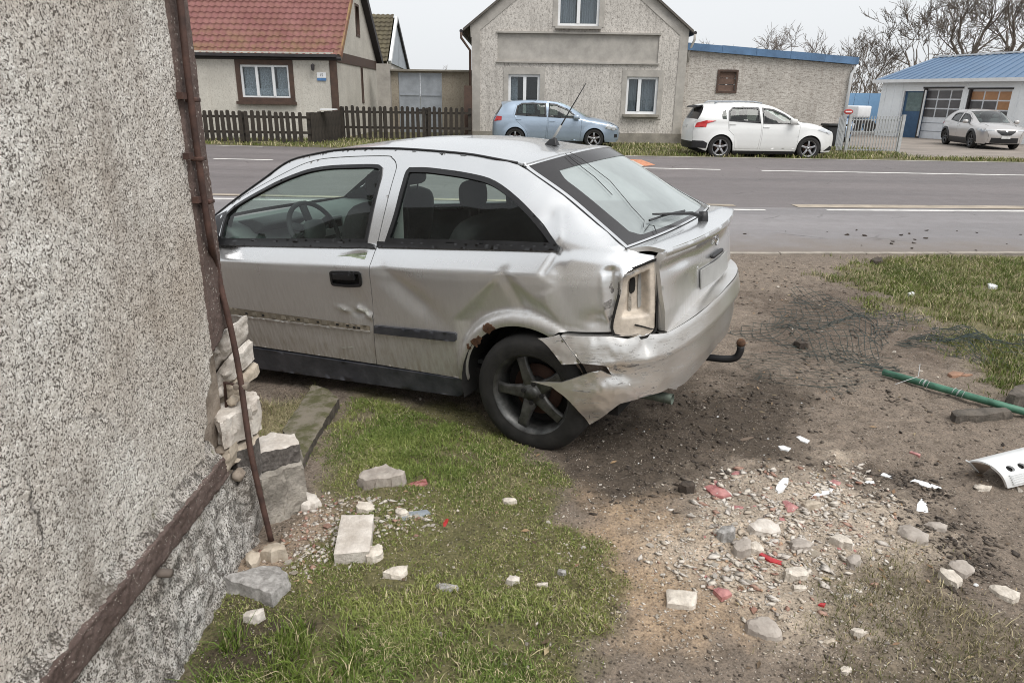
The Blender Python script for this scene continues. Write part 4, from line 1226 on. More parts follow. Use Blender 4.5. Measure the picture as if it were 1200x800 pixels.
up_out = [bz(.068, .615), bz(.224, .617), bz(.367, .616), bz(.485, .602), bz(.60, .610), bz(.70, .604), bz(.80, .600), bz(1.1, .640), bz(1.3, .668), bz(1.57, .69), bz(2.0, .69), bz(2.5, .68), bz(3.05, .66), (3.05, .0), (2.5, .0), (2.0, .0), (1.57, .0), (1.1, .0), (.9, .0), (.78, .0), (.574, .0), (.42, .0), (.353, .001), bz(.274, .494), bz(.185, .498), bz(.12, .56)]
bmp = panel('rear_bumper', up_out, bm_map, m_bump, ast, [], .016, .016, (-1, .4, 0)); bmp['label'] = 'cracked and scratched silver rear bumper, torn open at the left wheel'
lo_out = [(.335, -.008), (.45, -.006), (.574, -.006), (.78, -.006), (1.12, -.006), (1.57, -.006), (2.2, -.006), (3.0, -.006), (3.0, -.20), (2.4, -.235), (1.9, -.215), (1.57, -.200), (1.49, -.185), (1.371, -.185), (1.245, -.200), (1.135, -.212), (1.03, -.225), (.952, -.214), (.949, -.228), (.849, -.182), (.70, -.180), (.55, -.184), (.46, -.150), (.40, -.085)]
panel('bumper_skirt', lo_out, bm_map, m_bump, bmp, [], .016, .014, (-1, .4, 0))
panel('arch_end_piece', [bz(-.0, .594), bz(.062, .618), bz(.115, .565), bz(.178, .500), bz(.084, .488), bz(.05, .53)], lambda th, v: bm_map(np.maximum(th, 0), v) + np.array([0, .006, 0]), m_bump, bmp, [], .012, .014, (-1, 1, 0))
# torn flap of the skirt, hanging forward over the wheel
flap_px = [(.0, .398), (.06, .383), (.10, .345), (.135, .303), (.18, .24), (.223, .178), (.30, .215), (.385, .262), (.45, .292), (.53, .300), (.60, .305), (.56, .36), (.50, .40), (.447, .405), (.40, .428), (.358, .440), (.307, .462), (.25, .455), (.16, .425), (.10, .405), (.05, .405)]
def flap_map(th, v):
    P = bm_map(np.maximum(th, 0), v)
    P[..., 1] += .018 + .05 * sstep(.25, .0, th); P[..., 0] += .02 * sstep(.3, 0., th) - .06 * sstep(.06, 0, th) * 0
    return P
panel('torn_flap', [bz(*p) for p in flap_px], flap_map, m_bump, bmp, [], .012, .008, (-1, 1, 0), back=True)
def shelf_map(th, v):
    a = bm_map(th, np.full_like(np.asarray(v, float), .112))
    w = (v / .1)[..., None]
    c = np.stack([a[..., 0] * .90 + .0, a[..., 1] * .90, a[..., 2] + .006], -1)
    return a * (1 - w) + c * w
panel('bumper_top', [(.74, .0), (1.2, 0), (1.57, 0), (2.2, 0), (2.9, 0), (2.9, .1), (2.2, .1), (1.57, .1), (1.2, .1), (.74, .1)], shelf_map, m_bump, bmp, [], .03, .0, (0, 0, 1))
def side_shelf(th, v):
    a = bm_map(th, np.full_like(np.asarray(v, float), .131)); w = (v / .1)[..., None]
    c = np.stack([a[..., 0] * .98 + .01, a[..., 1] * .915, a[..., 2] + .004], -1)
    return a * (1 - w) + c * w
panel('bumper_top', [(.07, 0), (.25, 0), (.45, 0), (.62, 0), (.62, .1), (.45, .1), (.25, .1), (.07, .1)], side_shelf, m_bump, bmp, [], .02, .0, (0, 0, 1))
# bare structure behind the tear
m_foam = M('bumper_foam', (.30, .235, .19), .9, 0, .4, 20, 80, .5, 60, .006)
panel('bumper_beam', [bz(.10, .52), bz(.45, .50), bz(.62, .50), bz(.62, .33), bz(.40, .36), bz(.12, .42)], lambda th, v: bm_map(th, v) - np.array([-.03, .045, 0]), m_foam, bmp, [], .02, .03, (-1, 1, 0))
k = MB(); k.box((-.38, .58, .42), (.22, .16, .18)); k.build('bumper_bracket', m_dark, bmp)
# towing hook and tail pipe
k = MB(); k.tube(smoothline([(-.45, 0, .30), (-.62, 0, .285), (-.735, 0, .285), (-.79, 0, .30), (-.81, 0, .335), (-.813, 0, .365)], 5), .019, 10)
th_ = k.build('tow_hook', m_black, ast, True)
k = MB(); k.sphere((-.813, 0, .383), .024, 14, 8); k.build('tow_ball', m_rustpaint, th_, True)
k = MB(); k.tube([(-.30, .52, .245), (-.50, .535, .25), (-.615, .54, .245)], [.020, .024, .026], 12, False); k.build('tail_pipe', M('greenish_steel', (.16, .19, .16), .6, .5, .4, 20, 80), ast, True)

# ---- wheels
def lathe_y(prof, n=40): return MB().lathe(prof, n, 'Y')
def make_wheel(parent, loc_, side, Rt=.305, rr=.212, wd=.195, phase=74, mt=m_rim, style='five'):
    w = lathe_y([(rr * .97, -.5 * wd), (rr + .012, -.5 * wd + .004), (rr + .045, -.5 * wd - .004), (Rt - .022, -.46 * wd), (Rt - .006, -.40 * wd), (Rt, -.30 * wd), (Rt, .30 * wd), (Rt - .006, .40 * wd), (Rt - .022, .46 * wd), (rr + .045, .5 * wd + .004), (rr + .012, .5 * wd - .002), (rr * .97, .5 * wd - .006)], 56)
    # shallow tread blocks
    tyre = w.build('tyre', m_tyre, parent, True); tyre.location = loc_
    rim = lathe_y([(rr * .94, -.48 * wd), (rr * .86, -.2 * wd), (rr * .84, .20 * wd), (rr * .90, .36 * wd), (rr * .965, .44 * wd), (rr, .46 * wd), (rr * 1.01, .43 * wd)], 48)
    rm = rim.build('rim', mt, tyre, True)
    y0 = .40 * wd
    nsp = {'five': 5, 'ten': 10, 'multi': 7}[style]
    for i in range(nsp):
        a = R(phase + 360 / nsp * i); ca, sa = math.cos(a), math.sin(a)
        wi, wo = (.040, .028) if style == 'five' else (.028, .024)
        rows = [(.040, wi * 1.05, y0 - .020), (.085, wi * .86, y0 - .010), (.14, wo * 1.0, y0 - .008), (rr * .89, wo * 1.15, y0 - .012)]
        V = []
        for r_, w_, yy in rows:
            for sx, yo in ((-1, -.010), (-.72, .004), (.72, .004), (1, -.010), (0, -.06)):
                V.append((r_ * ca - sx * w_ * sa, yy + yo, r_ * sa + sx * w_ * ca))
        F = []
        for q in range(len(rows) - 1):
            for j in range(5): F.append((q * 5 + j, q * 5 + (j + 1) % 5, q * 5 + 5 + (j + 1) % 5, q * 5 + 5 + j))
        F += [(0, 1, 2, 3, 4), tuple(15 + j for j in (4, 3, 2, 1, 0))]
        k = MB().add(V, F); bevel(k.build('spoke', mt, tyre), .004, 2, 25)
    hub = lathe_y([(.0, y0 - .004), (.028, y0 - .005), (.031, y0 - .010), (.034, y0 - .014), (.066, y0 - .016), (.070, y0 - .03), (.07, 0)], 28).build('hub', mt, tyre, True)
    k = MB()
    for i in range(4):
        a = R(90 * i + 10); k.lathe([(.0, y0 - .008), (.010, y0 - .008), (.012, y0 - .012), (.0155, y0 - .018)], 8, 'Y', (.05 * math.cos(a), 0, .05 * math.sin(a)))
    k.build('wheel_nut', m_dark, tyre)
    lathe_y([(.05, -.02), (.13, -.02), (.13, .0), (.05, .0)], 30).build('brake_disc', m_disc, tyre, True)
    lathe_y([(.0, -.035), (rr * .9, -.035)], 30).build('wheel_back', m_dark, tyre)
    if side < 0: tyre.rotation_euler = (0, 0, math.pi)
    return tyre
for (x, s) in ((0, 1), (0, -1), (2.606, 1), (2.606, -1)):
    make_wheel(ast, (x, s * .738, .283), s, .300 if x else .300)

# ---- cabin
k = MB()
prof = [(2.50, 1.01), (2.34, 1.035), (2.18, 1.03), (2.08, .995), (2.02, .94), (1.98, .86), (1.98, .74), (2.02, .66), (2.1, .60), (2.50, .60)]
k.prism(prof, lambda a, b: (a, -.70, b), lambda a, b: (a, .70, b))
da = k.build('dashboard', m_dash, ast); bevel(da, .02, 2)
k = MB(); k.prism([(2.20, 1.03), (2.05, 1.045), (1.95, 1.02), (1.95, 1.0), (2.05, .95), (2.18, .95)], lambda a, b: (a, .18, b), lambda a, b: (a, .56, b)); bevel(k.build('instrument_hood', m_interior, da), .02, 2)
k = MB(); k.box((1.965, 0.02, .86), (.06, .30, .24)); cs = k.build('centre_console', m_dash, da); bevel(cs, .015)
k = MB()
for dz, dy in ((.07, -.06), (.07, .10)): k.box((1.935, .02 + dy, .86 + dz), (.02, .12, .05))
k.build('air_vent', m_dark, cs)
k = MB(); k.box((1.930, .02, .885), (.02, .24, .045)); k.build('radio', m_greyplast, cs)
k = MB(); k.box((1.930, .02, .81), (.02, .2, .05)); k.build('heater_panel', m_greyplast, cs)
# steering wheel
swc = np.array([1.72, .37, .955]); ax = np.array([-math.cos(R(25)), 0, math.sin(R(25))])
u_ = np.array([0, 1., 0]); v_ = np.cross(ax, u_)
k = MB(); k.tube([swc + .185 * (math.cos(a) * u_ + math.sin(a) * v_) for a in np.linspace(0, 2 * math.pi, 37)], .015, 8, False)
for a in (90 + 180, -20, 200): k.bar(swc + .17 * (math.cos(R(a)) * u_ + math.sin(R(a)) * v_), swc - ax * .01, .045, .02, ax)
sw = k.build('steering_wheel', m_interior, ast, True)
k = MB(); k.sphere(swc + ax * .0, (.035, .085, .07), 14, 8, 3); k.build('airbag_cover', m_dash, sw, True)
k = MB(); k.tube([swc - ax * .02, swc - ax * .35], .03, 8); k.build('steering_column', m_interior, sw)
def seat(name, x, y, w=.50, hx=.0, rest=True, hz=1.22, back=(.10, .62), tall=.60):
    k = MB(); k.sphere((x + .22, y, .52), (.27, w / 2, .10), 16, 10, 4); s = k.build(name, m_fabric, ast, True)
    k = MB(); Mx = Matrix.Rotation(R(-14), 3, 'Y')
    k.sphere((0, 0, 0), (.085, w / 2, tall / 2), 16, 12, 4.5); b = k.build('backrest', m_fabric, s, True); b.rotation_euler = (0, R(-14), 0); b.location = (x - .08, y, .62 + tall / 2 * .75)
    return s
for y in (.36, -.36):
    s = seat('front_seat', 1.34 + .32 * (y < 0), y, .50)
    k = MB(); k.sphere((1.15 + .32 * (y < 0), y, 1.235), (.045, .125, .075), 14, 8, 3.5)
    for q in (-.05, .05): k.tube([(1.15 + .32 * (y < 0), y + q, 1.18), (1.18 + .32 * (y < 0), y + q, 1.06)], .006, 5)
    k.build('headrest', m_fabric, s, True)
k = MB(); k.sphere((.74, 0, .50), (.24, .60, .09), 20, 10, 5); rs_ = k.build('rear_bench', m_fabric, ast, True)
k = MB(); k.sphere((0, 0, 0), (.08, .62, .28), 20, 12, 6); o = k.build('bench_backrest', m_fabric, rs_, True); o.location = (.56, 0, .80); o.rotation_euler = (0, R(-20), 0)
for y in (.36, -.36):
    k = MB(); k.sphere((.515, y + .04 * (y > 0), 1.185), (.05, .10, .076), 16, 10, 3)
    for q in (-.045, .045): k.tube([(.515, y + .04 * (y > 0) + q, 1.12), (.525, y + .04 * (y > 0) + q, 1.04)], .006, 5)
    k.build('headrest', m_fabric, rs_, True)
k = MB(); k.add([(.80, .70, .55), (.88, .70, .55), (.84, .655, 1.27), (.78, .655, 1.27)], [(0, 1, 2, 3)]); k.build('seat_belt', m_greyplast, ast)
k = MB(); k.box((1.0, 0, .36), (2.2, 1.36, .02)); k.box((-.42, 0, .88), (.22, 1.1, .02)); k.build('cabin_floor', m_interior, ast)
k = MB(); k.sphere((1.78, -.0, 1.335), (.02, .12, .035), 12, 8, 4); k.build('rear_view_mirror', m_interior, ast, True)
hl = [(q[0], q[1] - .03, q[2], q[3] - .03, q[4] - .02) for q in roof_pts]
strip('headlining', hl, m_greyplast, ast, rs=.1, rim=0)
# ------------------------------------------------------------------ houses across the road
def stucco(name, col, dark, sx=1., bumpd=.02, asp=(1.5, 1.5, .9), lo=.36):
    t = NT(name)
    v = t.obj((1, 1, 1))
    n1 = t.noise(9 * sx, 6, .8, t.obj(asp), 0, .4); n2 = t.noise(.7, 5, .6); n3 = t.noise(22, 4, .7)
    c = t.mix(t.ramp(n2, [(.3, 0), (.7, 1)]), dim(col, .80), dim(col, 1.12))
    pits = t.ramp(t.math('ADD', t.math('MULTIPLY', n1, .6), t.math('MULTIPLY', n3, .4)), [(lo, .85), (lo + .14, 0)])
    c = t.mix(pits, c, dark)
    streak = t.ramp(t.noise(2.2, 5, .6, t.obj((3, 3, .22))), [(.52, 0), (.75, .5)])
    c = t.mix(streak, c, dim(dark, 1.4))
    t.bump(t.math('ADD', n1, t.math('MULTIPLY', n3, .4)), .8, bumpd)
    return t.fin(c, .92, 0, Specular_IOR_Level=.2)
m_stuccoB = stucco('rough_grey_render', (.60, .565, .52), (.16, .145, .13), lo=.385)
m_smooth = M('smooth_grey_render', (.42, .395, .36), .9, 0, .22, 2.5, 14, .3, 40, .006)
m_stuccoA = stucco('pale_render', (.60, .57, .51), (.34, .31, .27), 1.2)
m_brick = stucco('whitewashed_brick', (.57, .535, .49), (.17, .14, .12), .75, .02, (.7, .7, 2.4), .39)
m_brownw = M('brown_timber', (.085, .050, .036), .7, 0, .35, 5, 40, .3, 60, .004)
m_white = M('white_frame', (.78, .79, .80), .45, 0, .08, 4, 40)
m_curtain = M('grey_curtain', (.30, .31, .33), .9, 0, .3, 3, 30, col2=(.42, .43, .45), stretch=(8, 8, .4))
m_lace = M('lace_curtain', (.50, .52, .54), .9, 0, .5, 20, 40, stretch=(1, 1, 1))
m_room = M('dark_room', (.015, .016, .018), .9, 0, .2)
m_wglass = glass('window_glass', (.80, .84, .86), .02, 1.5)
m_gutter = M('dark_gutter', (.045, .040, .042), .5, .2, .3)
m_zinc = M('galvanised_sheet', (.40, .43, .47), .5, .35, .25, 2, 30, .15, 30, .004)
m_bluefascia = M('blue_fascia', (.10, .19, .33), .5, 0, .3, 2, 30)
m_conc2 = M('plinth_render', (.30, .275, .235), .92, 0, .3, 3, 30, .5, 40, .01)

def wallpanel(name, px, Y, mat, parent, holes=(), off=0., rim=.18, res=.6):
    """upright panel facing the road, outline given in (x,z)"""
    return panel(name, px, lambda a, b: np.stack([a, np.full_like(a, Y - off), b], -1) - np.asarray(parent.location), mat, parent, list(holes), res, rim, (0, -1, 0), False, False)
def rect(x0, z0, x1, z1): return [(x0, z0), (x1, z0), (x1, z1), (x0, z1)]
def pr(a, b, c, d, Y):
    """sight rectangle -> (x0,z0,x1,z1) in the plane y=Y"""
    p, q = at(a, d, Y), at(c, b, Y)
    p2, q2 = at(a, b, Y), at(c, d, Y)
    return ((p[0] + p2[0]) / 2, (p[2] + q2[2]) / 2, (q[0] + q2[0]) / 2, (q[2] + p2[2]) / 2)

def window(parent, r, Y, mull=(.5,), frame=.09, dep=.10, bars=(), sill=None, curtain=True, mf=None, lace=False, fw=None):
    x0, z0, x1, z1 = r; mf = mf or m_white; L = np.asarray(parent.location)
    k = MB(); fr = frame
    for a, b in (((x0, z0), (x0 + fr, z1)), ((x1 - fr, z0), (x1, z1))): k.box(((a[0] + b[0]) / 2, Y + dep, (a[1] + b[1]) / 2) - L, (abs(b[0] - a[0]), .07, b[1] - a[1]))
    for a, b in (((x0 + fr, z0), (x1 - fr, z0 + fr)), ((x0 + fr, z1 - fr), (x1 - fr, z1))): k.box(((a[0] + b[0]) / 2, Y + dep, (a[1] + b[1]) / 2) - L, (b[0] - a[0], .066, abs(b[1] - a[1])))
    w = k.build('window', mf, parent)
    for q in mull:
        xm = x0 + (x1 - x0) * q
        MB().box((xm, Y + dep - .006, (z0 + z1) / 2) - L, (fr * 1.25, .08, z1 - z0 - fr * 2)).build('mullion', mf, w)
    ed = [x0] + [x0 + (x1 - x0) * q for q in mull] + [x1]
    for a, b in zip(ed[:-1], ed[1:]):
        MB().box(((a + b) / 2, Y + dep + .012, (z0 + z1) / 2) - L, (b - a - fr, .006, z1 - z0 - fr)).build('pane', m_wglass, w)
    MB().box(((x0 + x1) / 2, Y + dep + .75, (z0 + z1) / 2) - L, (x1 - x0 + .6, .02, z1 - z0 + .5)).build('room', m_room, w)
    if curtain:
        W = x1 - x0
        for (a, b) in curtain if curtain is not True else ((.06, .40), (.62, .94)):
            n = 30; xs = np.linspace(x0 + W * a, x0 + W * b, n)
            V = [(x, Y + dep + .14 + .025 * math.sin(i * 1.55), z) for z in (z0 + .04, z1 - .03) for i, x in enumerate(xs)]
            mesh_obj('curtain', np.array(V) - L, [(i, i + 1, n + i + 1, n + i) for i in range(n - 1)], m_lace if lace else m_curtain, w, True)
    if lace:
        MB().box(((x0 + x1) / 2, Y + dep + .10, z0 + (z1 - z0) * .17) - L, (x1 - x0 - .1, .004, (z1 - z0) * .24)).build('lace_curtain', m_lace, w)
    if sill:
        o = MB().box(((x0 + x1) / 2, Y - .05, z0 - .05) - L, (x1 - x0 + .16, .26, .09)).build('sill', sill, w); 
    return w

# ---- grey gabled house facing the road
YB = 27.0
hB = thing('gabled_house', 'grey roughcast house with a gable to the road and a long blank plaster panel', 'house', (at(680, 166, YB)[0], YB, .06))
bl, br = at(553, 100, YB)[0], at(802, 100, YB)[0]
eL, eR, ap = at(551, 30, YB), at(804, 32, YB), at(682, -80, YB)
wB_ul = pr(654, -16, 703, 31, YB); wB_l = pr(595.5, 87, 632.5, 137, YB); wB_r = pr(733.5, 90, 770.5, 134, YB)
fz = pr(583, 40, 772, 73, YB)
outline = [(bl, -.1), (br, -.1), (br, eR[2]), (ap[0], ap[2]), (bl, eL[2])]
hs = [rect(*wB_ul), rect(*wB_l), rect(*wB_r)]
wb = wallpanel('wall', outline, YB, m_stuccoB, hB, hs + [rect(*fz)], 0, .16)
wallpanel('plaster_panel', rect(fz[0] - .02, fz[1] - .02, fz[2] + .02, fz[3] + .02), YB, m_smooth, hB, (), -.05, 0)
k = MB(); 
for (a, b, c, d) in ((fz[0] - .05, fz[3], fz[2] + .05, fz[3] + .06), (fz[0] - .05, fz[1] - .05, fz[2] + .05, fz[1])): k.box(((a + c) / 2, YB - .025, (b + d) / 2) - np.asarray(hB.location), (c - a, .09, d - b))
k.build('panel_moulding', m_smooth, hB)
pw = .30
for x0, x1, zt in ((bl, bl + pw, eL[2] - .02), (br - pw, br, eR[2] - .02)):
    wallpanel('corner_strip', rect(x0, .35, x1, zt), YB, m_smooth, hB, (), .025, .03)
for a, b in ((eL, ap), (eR, ap)):
    sgn_ = 1 if b[0] > a[0] else -1
    wallpanel('gable_strip', [(a[0], a[2]), (b[0], b[2]), (b[0], b[2] - .42), (a[0] + sgn_ * .02, a[2] - .40)][::sgn_], YB, m_smooth, hB, (), .022, .03)
for r_, bot in ((wB_l, True), (wB_r, True), (wB_ul, False)):
    x0, z0, x1, z1 = r_; m_ = .17
    wallpanel('window_surround', rect(x0 - m_, z0 - (m_ if bot else .02), x1 + m_, z1 + m_ + .05), YB, m_smooth, hB, [rect(x0 + .004, z0 + .004, x1 - .004, z1 - .004)], .020, .03)
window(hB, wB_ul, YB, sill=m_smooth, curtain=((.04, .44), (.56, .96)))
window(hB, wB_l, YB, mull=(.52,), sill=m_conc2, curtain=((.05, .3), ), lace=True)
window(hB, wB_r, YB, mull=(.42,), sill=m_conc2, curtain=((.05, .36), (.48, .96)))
k = MB(); k.box(((bl + br) / 2, YB - .03, .15) - np.asarray(hB.location), (br - bl + .04, .10, .55)); k.build('plinth', m_conc2, hB)
# roof slopes and side walls
DB = 11
m_slate = M('old_grey_tiles', (.13, .115, .10), .85, 0, .4, 3, 20, .5, 12, .03)
for a, nm in ((eL, -1), (eR, 1)):
    d = np.array([a[0] - ap[0], 0, a[2] - ap[2]]); d /= np.linalg.norm(d); e = np.array(a) + d * .32
    k = MB(); up = np.array([0, 0, .09])
    q = [np.array([ap[0], YB - .16, ap[2]]), np.array([e[0], YB - .16, e[2]]), np.array([e[0], YB + DB, e[2]]), np.array([ap[0], YB + DB, ap[2]])]
    k.add([p - np.asarray(hB.location) for p in q] + [p + up - np.asarray(hB.location) for p in q], [(0, 1, 2, 3), (7, 6, 5, 4), (0, 4, 5, 1), (1, 5, 6, 2), (2, 6, 7, 3), (3, 7, 4, 0)])
    k.build('roof', m_slate, hB)
    # gutter and down pipe
    gx, gz_ = e[0] + nm * .06, e[2] + .0
    k = MB(); k.tube([np.array([gx, YB - .12, gz_]) - np.asarray(hB.location), np.array([gx, YB + DB, gz_]) - np.asarray(hB.location)], .065, 8); k.build('gutter', m_gutter, hB)
    wx = (bl if nm < 0 else br) + nm * .06
    k = MB(); zb = .1 if nm < 0 else 2.9
    k.tube([np.array(p) - np.asarray(hB.location) for p in ((gx, YB - .1, gz_ - .05), (gx, YB - .12, gz_ - .22), (wx, YB - .0 + .06, gz_ - .62), (wx, YB + .06, zb))], .045, 8)
    k.build('down_pipe', m_brownw if nm < 0 else m_smooth, hB, True)
    k = MB(); xx = bl + .01 if nm < 0 else br - .01
    k.box((xx, YB + DB / 2 + .17, a[2] / 2) - np.asarray(hB.location), (.02, DB - .3, a[2])); k.build('side_wall', m_stuccoB, hB)

# ---- flat-roofed outbuilding joined to it
YO = 27.12
hO = thing('outbuilding', 'long low whitewashed brick outbuilding with sloping blue roof edge', 'outbuilding', (9, YO, .06))
o0, o1 = br + .005, at(994, 100, YO)[0]
t0, t1 = at(803, 59, YO)[2], at(1000, 76, YO)[2]
ow = pr(842, 84, 862, 107, YO)
wallpanel('wall', [(o0, -.1), (o1, -.1), (o1, t1), (o0, t0)], YO, m_brick, hO, [rect(*ow)], 0, .12)
MB().box((o1 - .01, YO + 4, t1 / 2) - np.asarray(hO.location), (.02, 7.9, t1)).build('side_wall', m_brick, hO)
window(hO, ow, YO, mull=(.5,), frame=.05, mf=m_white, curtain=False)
k = MB(); x0, z0, x1, z1 = ow
for a in (x0 - .03, x1 + .03): k.box((a, YO - .01, (z0 + z1) / 2) - np.asarray(hO.location), (.07, .06, z1 - z0 + .12))
for b in (z0 - .03, z1 + .03): k.box(((x0 + x1) / 2, YO - .012, b) - np.asarray(hO.location), (x1 - x0 + .0, .06, .07))
k.build('window_surround', m_brownw, hO)
for q in range(3):
    MB().box(((x0 + x1) / 2, YO + .06, z0 + (z1 - z0) * (q + .5) / 3) - np.asarray(hO.location), (x1 - x0 - .02, .02, (z1 - z0) / 3.3)).build('shutter_board', M('shutter_brown', (.16, .10, .075), .8, 0, .35, 4, 20), hO)
k = MB(); nseg = 5
for q in range(nseg):
    f0, f1 = q / nseg, (q + 1) / nseg
    xa, xb = o0 + (o1 + .18 - o0) * f0, o0 + (o1 + .18 - o0) * f1 - .008
    za, zb_ = t0 + (t1 - t0) * f0, t0 + (t1 - t0) * f1
    k = MB(); kk = [(xa, YO - .16, za), (xb, YO - .16, zb_), (xb, YO + 8, zb_), (xa, YO + 8, za)]
    k.add([np.array(p) - np.asarray(hO.location) for p in kk] + [np.array(p) + np.array([0, 0, .24 + .01 * (q % 2)]) - np.asarray(hO.location) for p in kk], [(3, 2, 1, 0), (4, 5, 6, 7), (0, 1, 5, 4), (1, 2, 6, 5), (2, 3, 7, 6), (3, 0, 4, 7)])
    k.build('fascia_sheet', m_bluefascia, hO)
k = MB(); dxp = o1 + .02
k.tube([np.array(p) - np.asarray(hO.location) for p in ((o1 + .18, YO - .14, t1 - .02), (o1 + .12, YO - .14, t1 - .12), (dxp, YO - .09, t1 - .30), (dxp, YO - .09, .25))], .055, 8); k.build('down_pipe', m_white, hO, True)
MB().box(((o0 + o1) / 2, YO - .02, .1) - np.asarray(hO.location), (o1 - o0, .08, .45)).build('plinth', m_conc2, hO)
gx_ = pr(801, 143, 809, 162, 26.6)
gb = thing('gas_box', 'small yellow meter box on the wall behind the white car', 'meter box', ((gx_[0] + gx_[2]) / 2, 26.62, gx_[1] - .05))
m_yel = M('yellow_box', (.55, .40, .07), .6, 0, .2)
bevel(MB().box((0, 0, .33), (.28, .3, .66)).build('cabinet', m_yel, gb), .02)
MB().box((0, -.16, .36), (.20, .02, .5)).build('door', m_yel, gb)
bx = pr(966, 152, 981, 176, 26.3)
bn = thing('bin', 'dark rubbish container in front of the outbuilding end wall', 'bin', ((bx[0] + bx[2]) / 2, 26.2, .08))
m_bin = M('black_bin', (.02, .021, .022), .6, 0, .3)
bevel(MB().box((0, 0, .36), (.62, .6, .72)).build('body', m_bin, bn), .03); bevel(MB().box((0, -.01, .76), (.70, .68, .08)).build('lid', m_bin, bn), .02)

# ---- tiled house on the left
YA = 26.2
XA = float(at(392, 100, YA)[0])
hA = thing('tiled_house', 'cream rendered cottage with red tiled roof and brown window frame behind the picket fence', 'house', (XA - 4, YA, .06))
LA = np.asarray(hA.location)
zt_ = float(at(300, 64, YA)[2])
wA = pr(278, 71, 344, 120, YA); 
m_ = .14
fl_ = at(392, 64, YA)
wallpanel('wall', [(XA - 9, -.1), (XA, -.1), (XA, zt_ + .1), (XA - 9, zt_ + .1)], YA, m_stuccoA, hA, [rect(*wA)], 0, .14)
x0, z0, x1, z1 = wA
wallpanel('window_surround', rect(x0 - .02, z0 - .02, x1 + .02, z1 + .02), YA, m_brownw, hA, [rect(x0 + m_, z0 + m_ + .02, x1 - m_, z1 - m_)], .03, .16)
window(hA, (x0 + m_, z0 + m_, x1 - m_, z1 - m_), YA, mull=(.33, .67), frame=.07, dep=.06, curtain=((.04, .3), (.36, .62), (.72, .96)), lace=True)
MB().box(((x0 + x1) / 2, YA - .06, z0 - .02) - LA, (x1 - x0 + .12, .16, .10)).build('sill', m_brownw, hA)
XV = XA + .28
v0, v1 = atx(400, 62, XV), atx(412, 0, XV)
b0, b1 = atx(450, 76, XV), atx(432, 0, XV)
s1 = (v1[2] - v0[2]) / (v1[1] - v0[1]); s2 = (b1[2] - b0[2]) / (b1[1] - b0[1])
yr = (b0[2] - v0[2] + s1 * v0[1] - s2 * b0[1]) / (s1 - s2); zr = v0[2] + s1 * (yr - v0[1])
yFar = float(atx(443, 100, XA)[1])
zw = lambda y: np.where(y < yr, v0[2] + s1 * (y - v0[1]), b0[2] + s2 * (y - b0[1])) - .10
gw = [(YA, -.1), (yFar, -.1), (yFar, float(zw(yFar))), (yr, zr - .10), (YA, float(zw(YA)))]
def gable(name, poly, mat, off=0., holes=(), rim=.14, X=None, par=None, LL=None):
    X = XA if X is None else X
    return panel(name, poly, lambda a, b: np.stack([np.full_like(a, X + off), a, b], -1) - (LA if LL is None else LL), mat, par or hA, list(holes), .6, rim, (1, 0, 0), False, False)
def gx2(a, b, c, d, X=None):
    X = XA if X is None else X
    p, q = atx(a, b, X), atx(c, d, X); return [(p[1], q[2]), (q[1], q[2]), (q[1], p[2]), (p[1], p[2])]
w1, w2 = gx2(415.5, 5, 421.5, 43), gx2(422.5, 78, 426.5, 120)
gable('gable_wall', gw, m_stuccoA, 0, [w1, w2])
for w_ in (w1, w2):
    gable('window_pane', w_, m_room, -.10, (), 0); gable('window_frame', inset(w_, -.04), m_brownw, .02, [inset(w_, .05)], .10)
pA, pB = atx(400, 62, XA), atx(441, 69, XA)
gable('timber_band', [(YA + .1, pA[2] - .35), (yFar - .05, pA[2] - .35), (yFar - .05, pA[2]), (YA + .1, pA[2])], m_brownw, .03, (), .04)
MB().box((XA + .0, YA - .0, zt_ / 2) - LA, (.24, .07, zt_)).build('corner_post', m_brownw, hA)
# tiles: a real wave and a step at each course
m_tile = NT('red_roof_tiles')
_n = m_tile.noise(1.3, 5, .65); _m = m_tile.noise(.35, 4, .6); _f = m_tile.noise(25, 3, .6)
_zc = m_tile.n('SeparateXYZ', {0: m_tile.tc.outputs['Object']}).outputs[2]
_c = m_tile.mix(m_tile.ramp(_n, [(.3, 0), (.7, 1)]), (.185, .076, .070), (.262, .120, .114))
_c = m_tile.mix(.5, _c, m_tile.ramp(_f, [(.3, (.65, .65, .65)), (.7, (1.1, 1.1, 1.1))]), 'MULTIPLY')
_lich = m_tile.math('MULTIPLY', m_tile.ramp(m_tile.noise(2.2, 6, .75), [(.42, 0), (.66, 1)]), m_tile.n('MapRange', {0: _zc, 1: 4.2, 2: 2.6, 3: .12, 4: .85}).outputs[0])
_c = m_tile.mix(_lich, _c, (.20, .155, .06))
m_tile = m_tile.fin(_c, .8, 0, Specular_IOR_Level=.3)
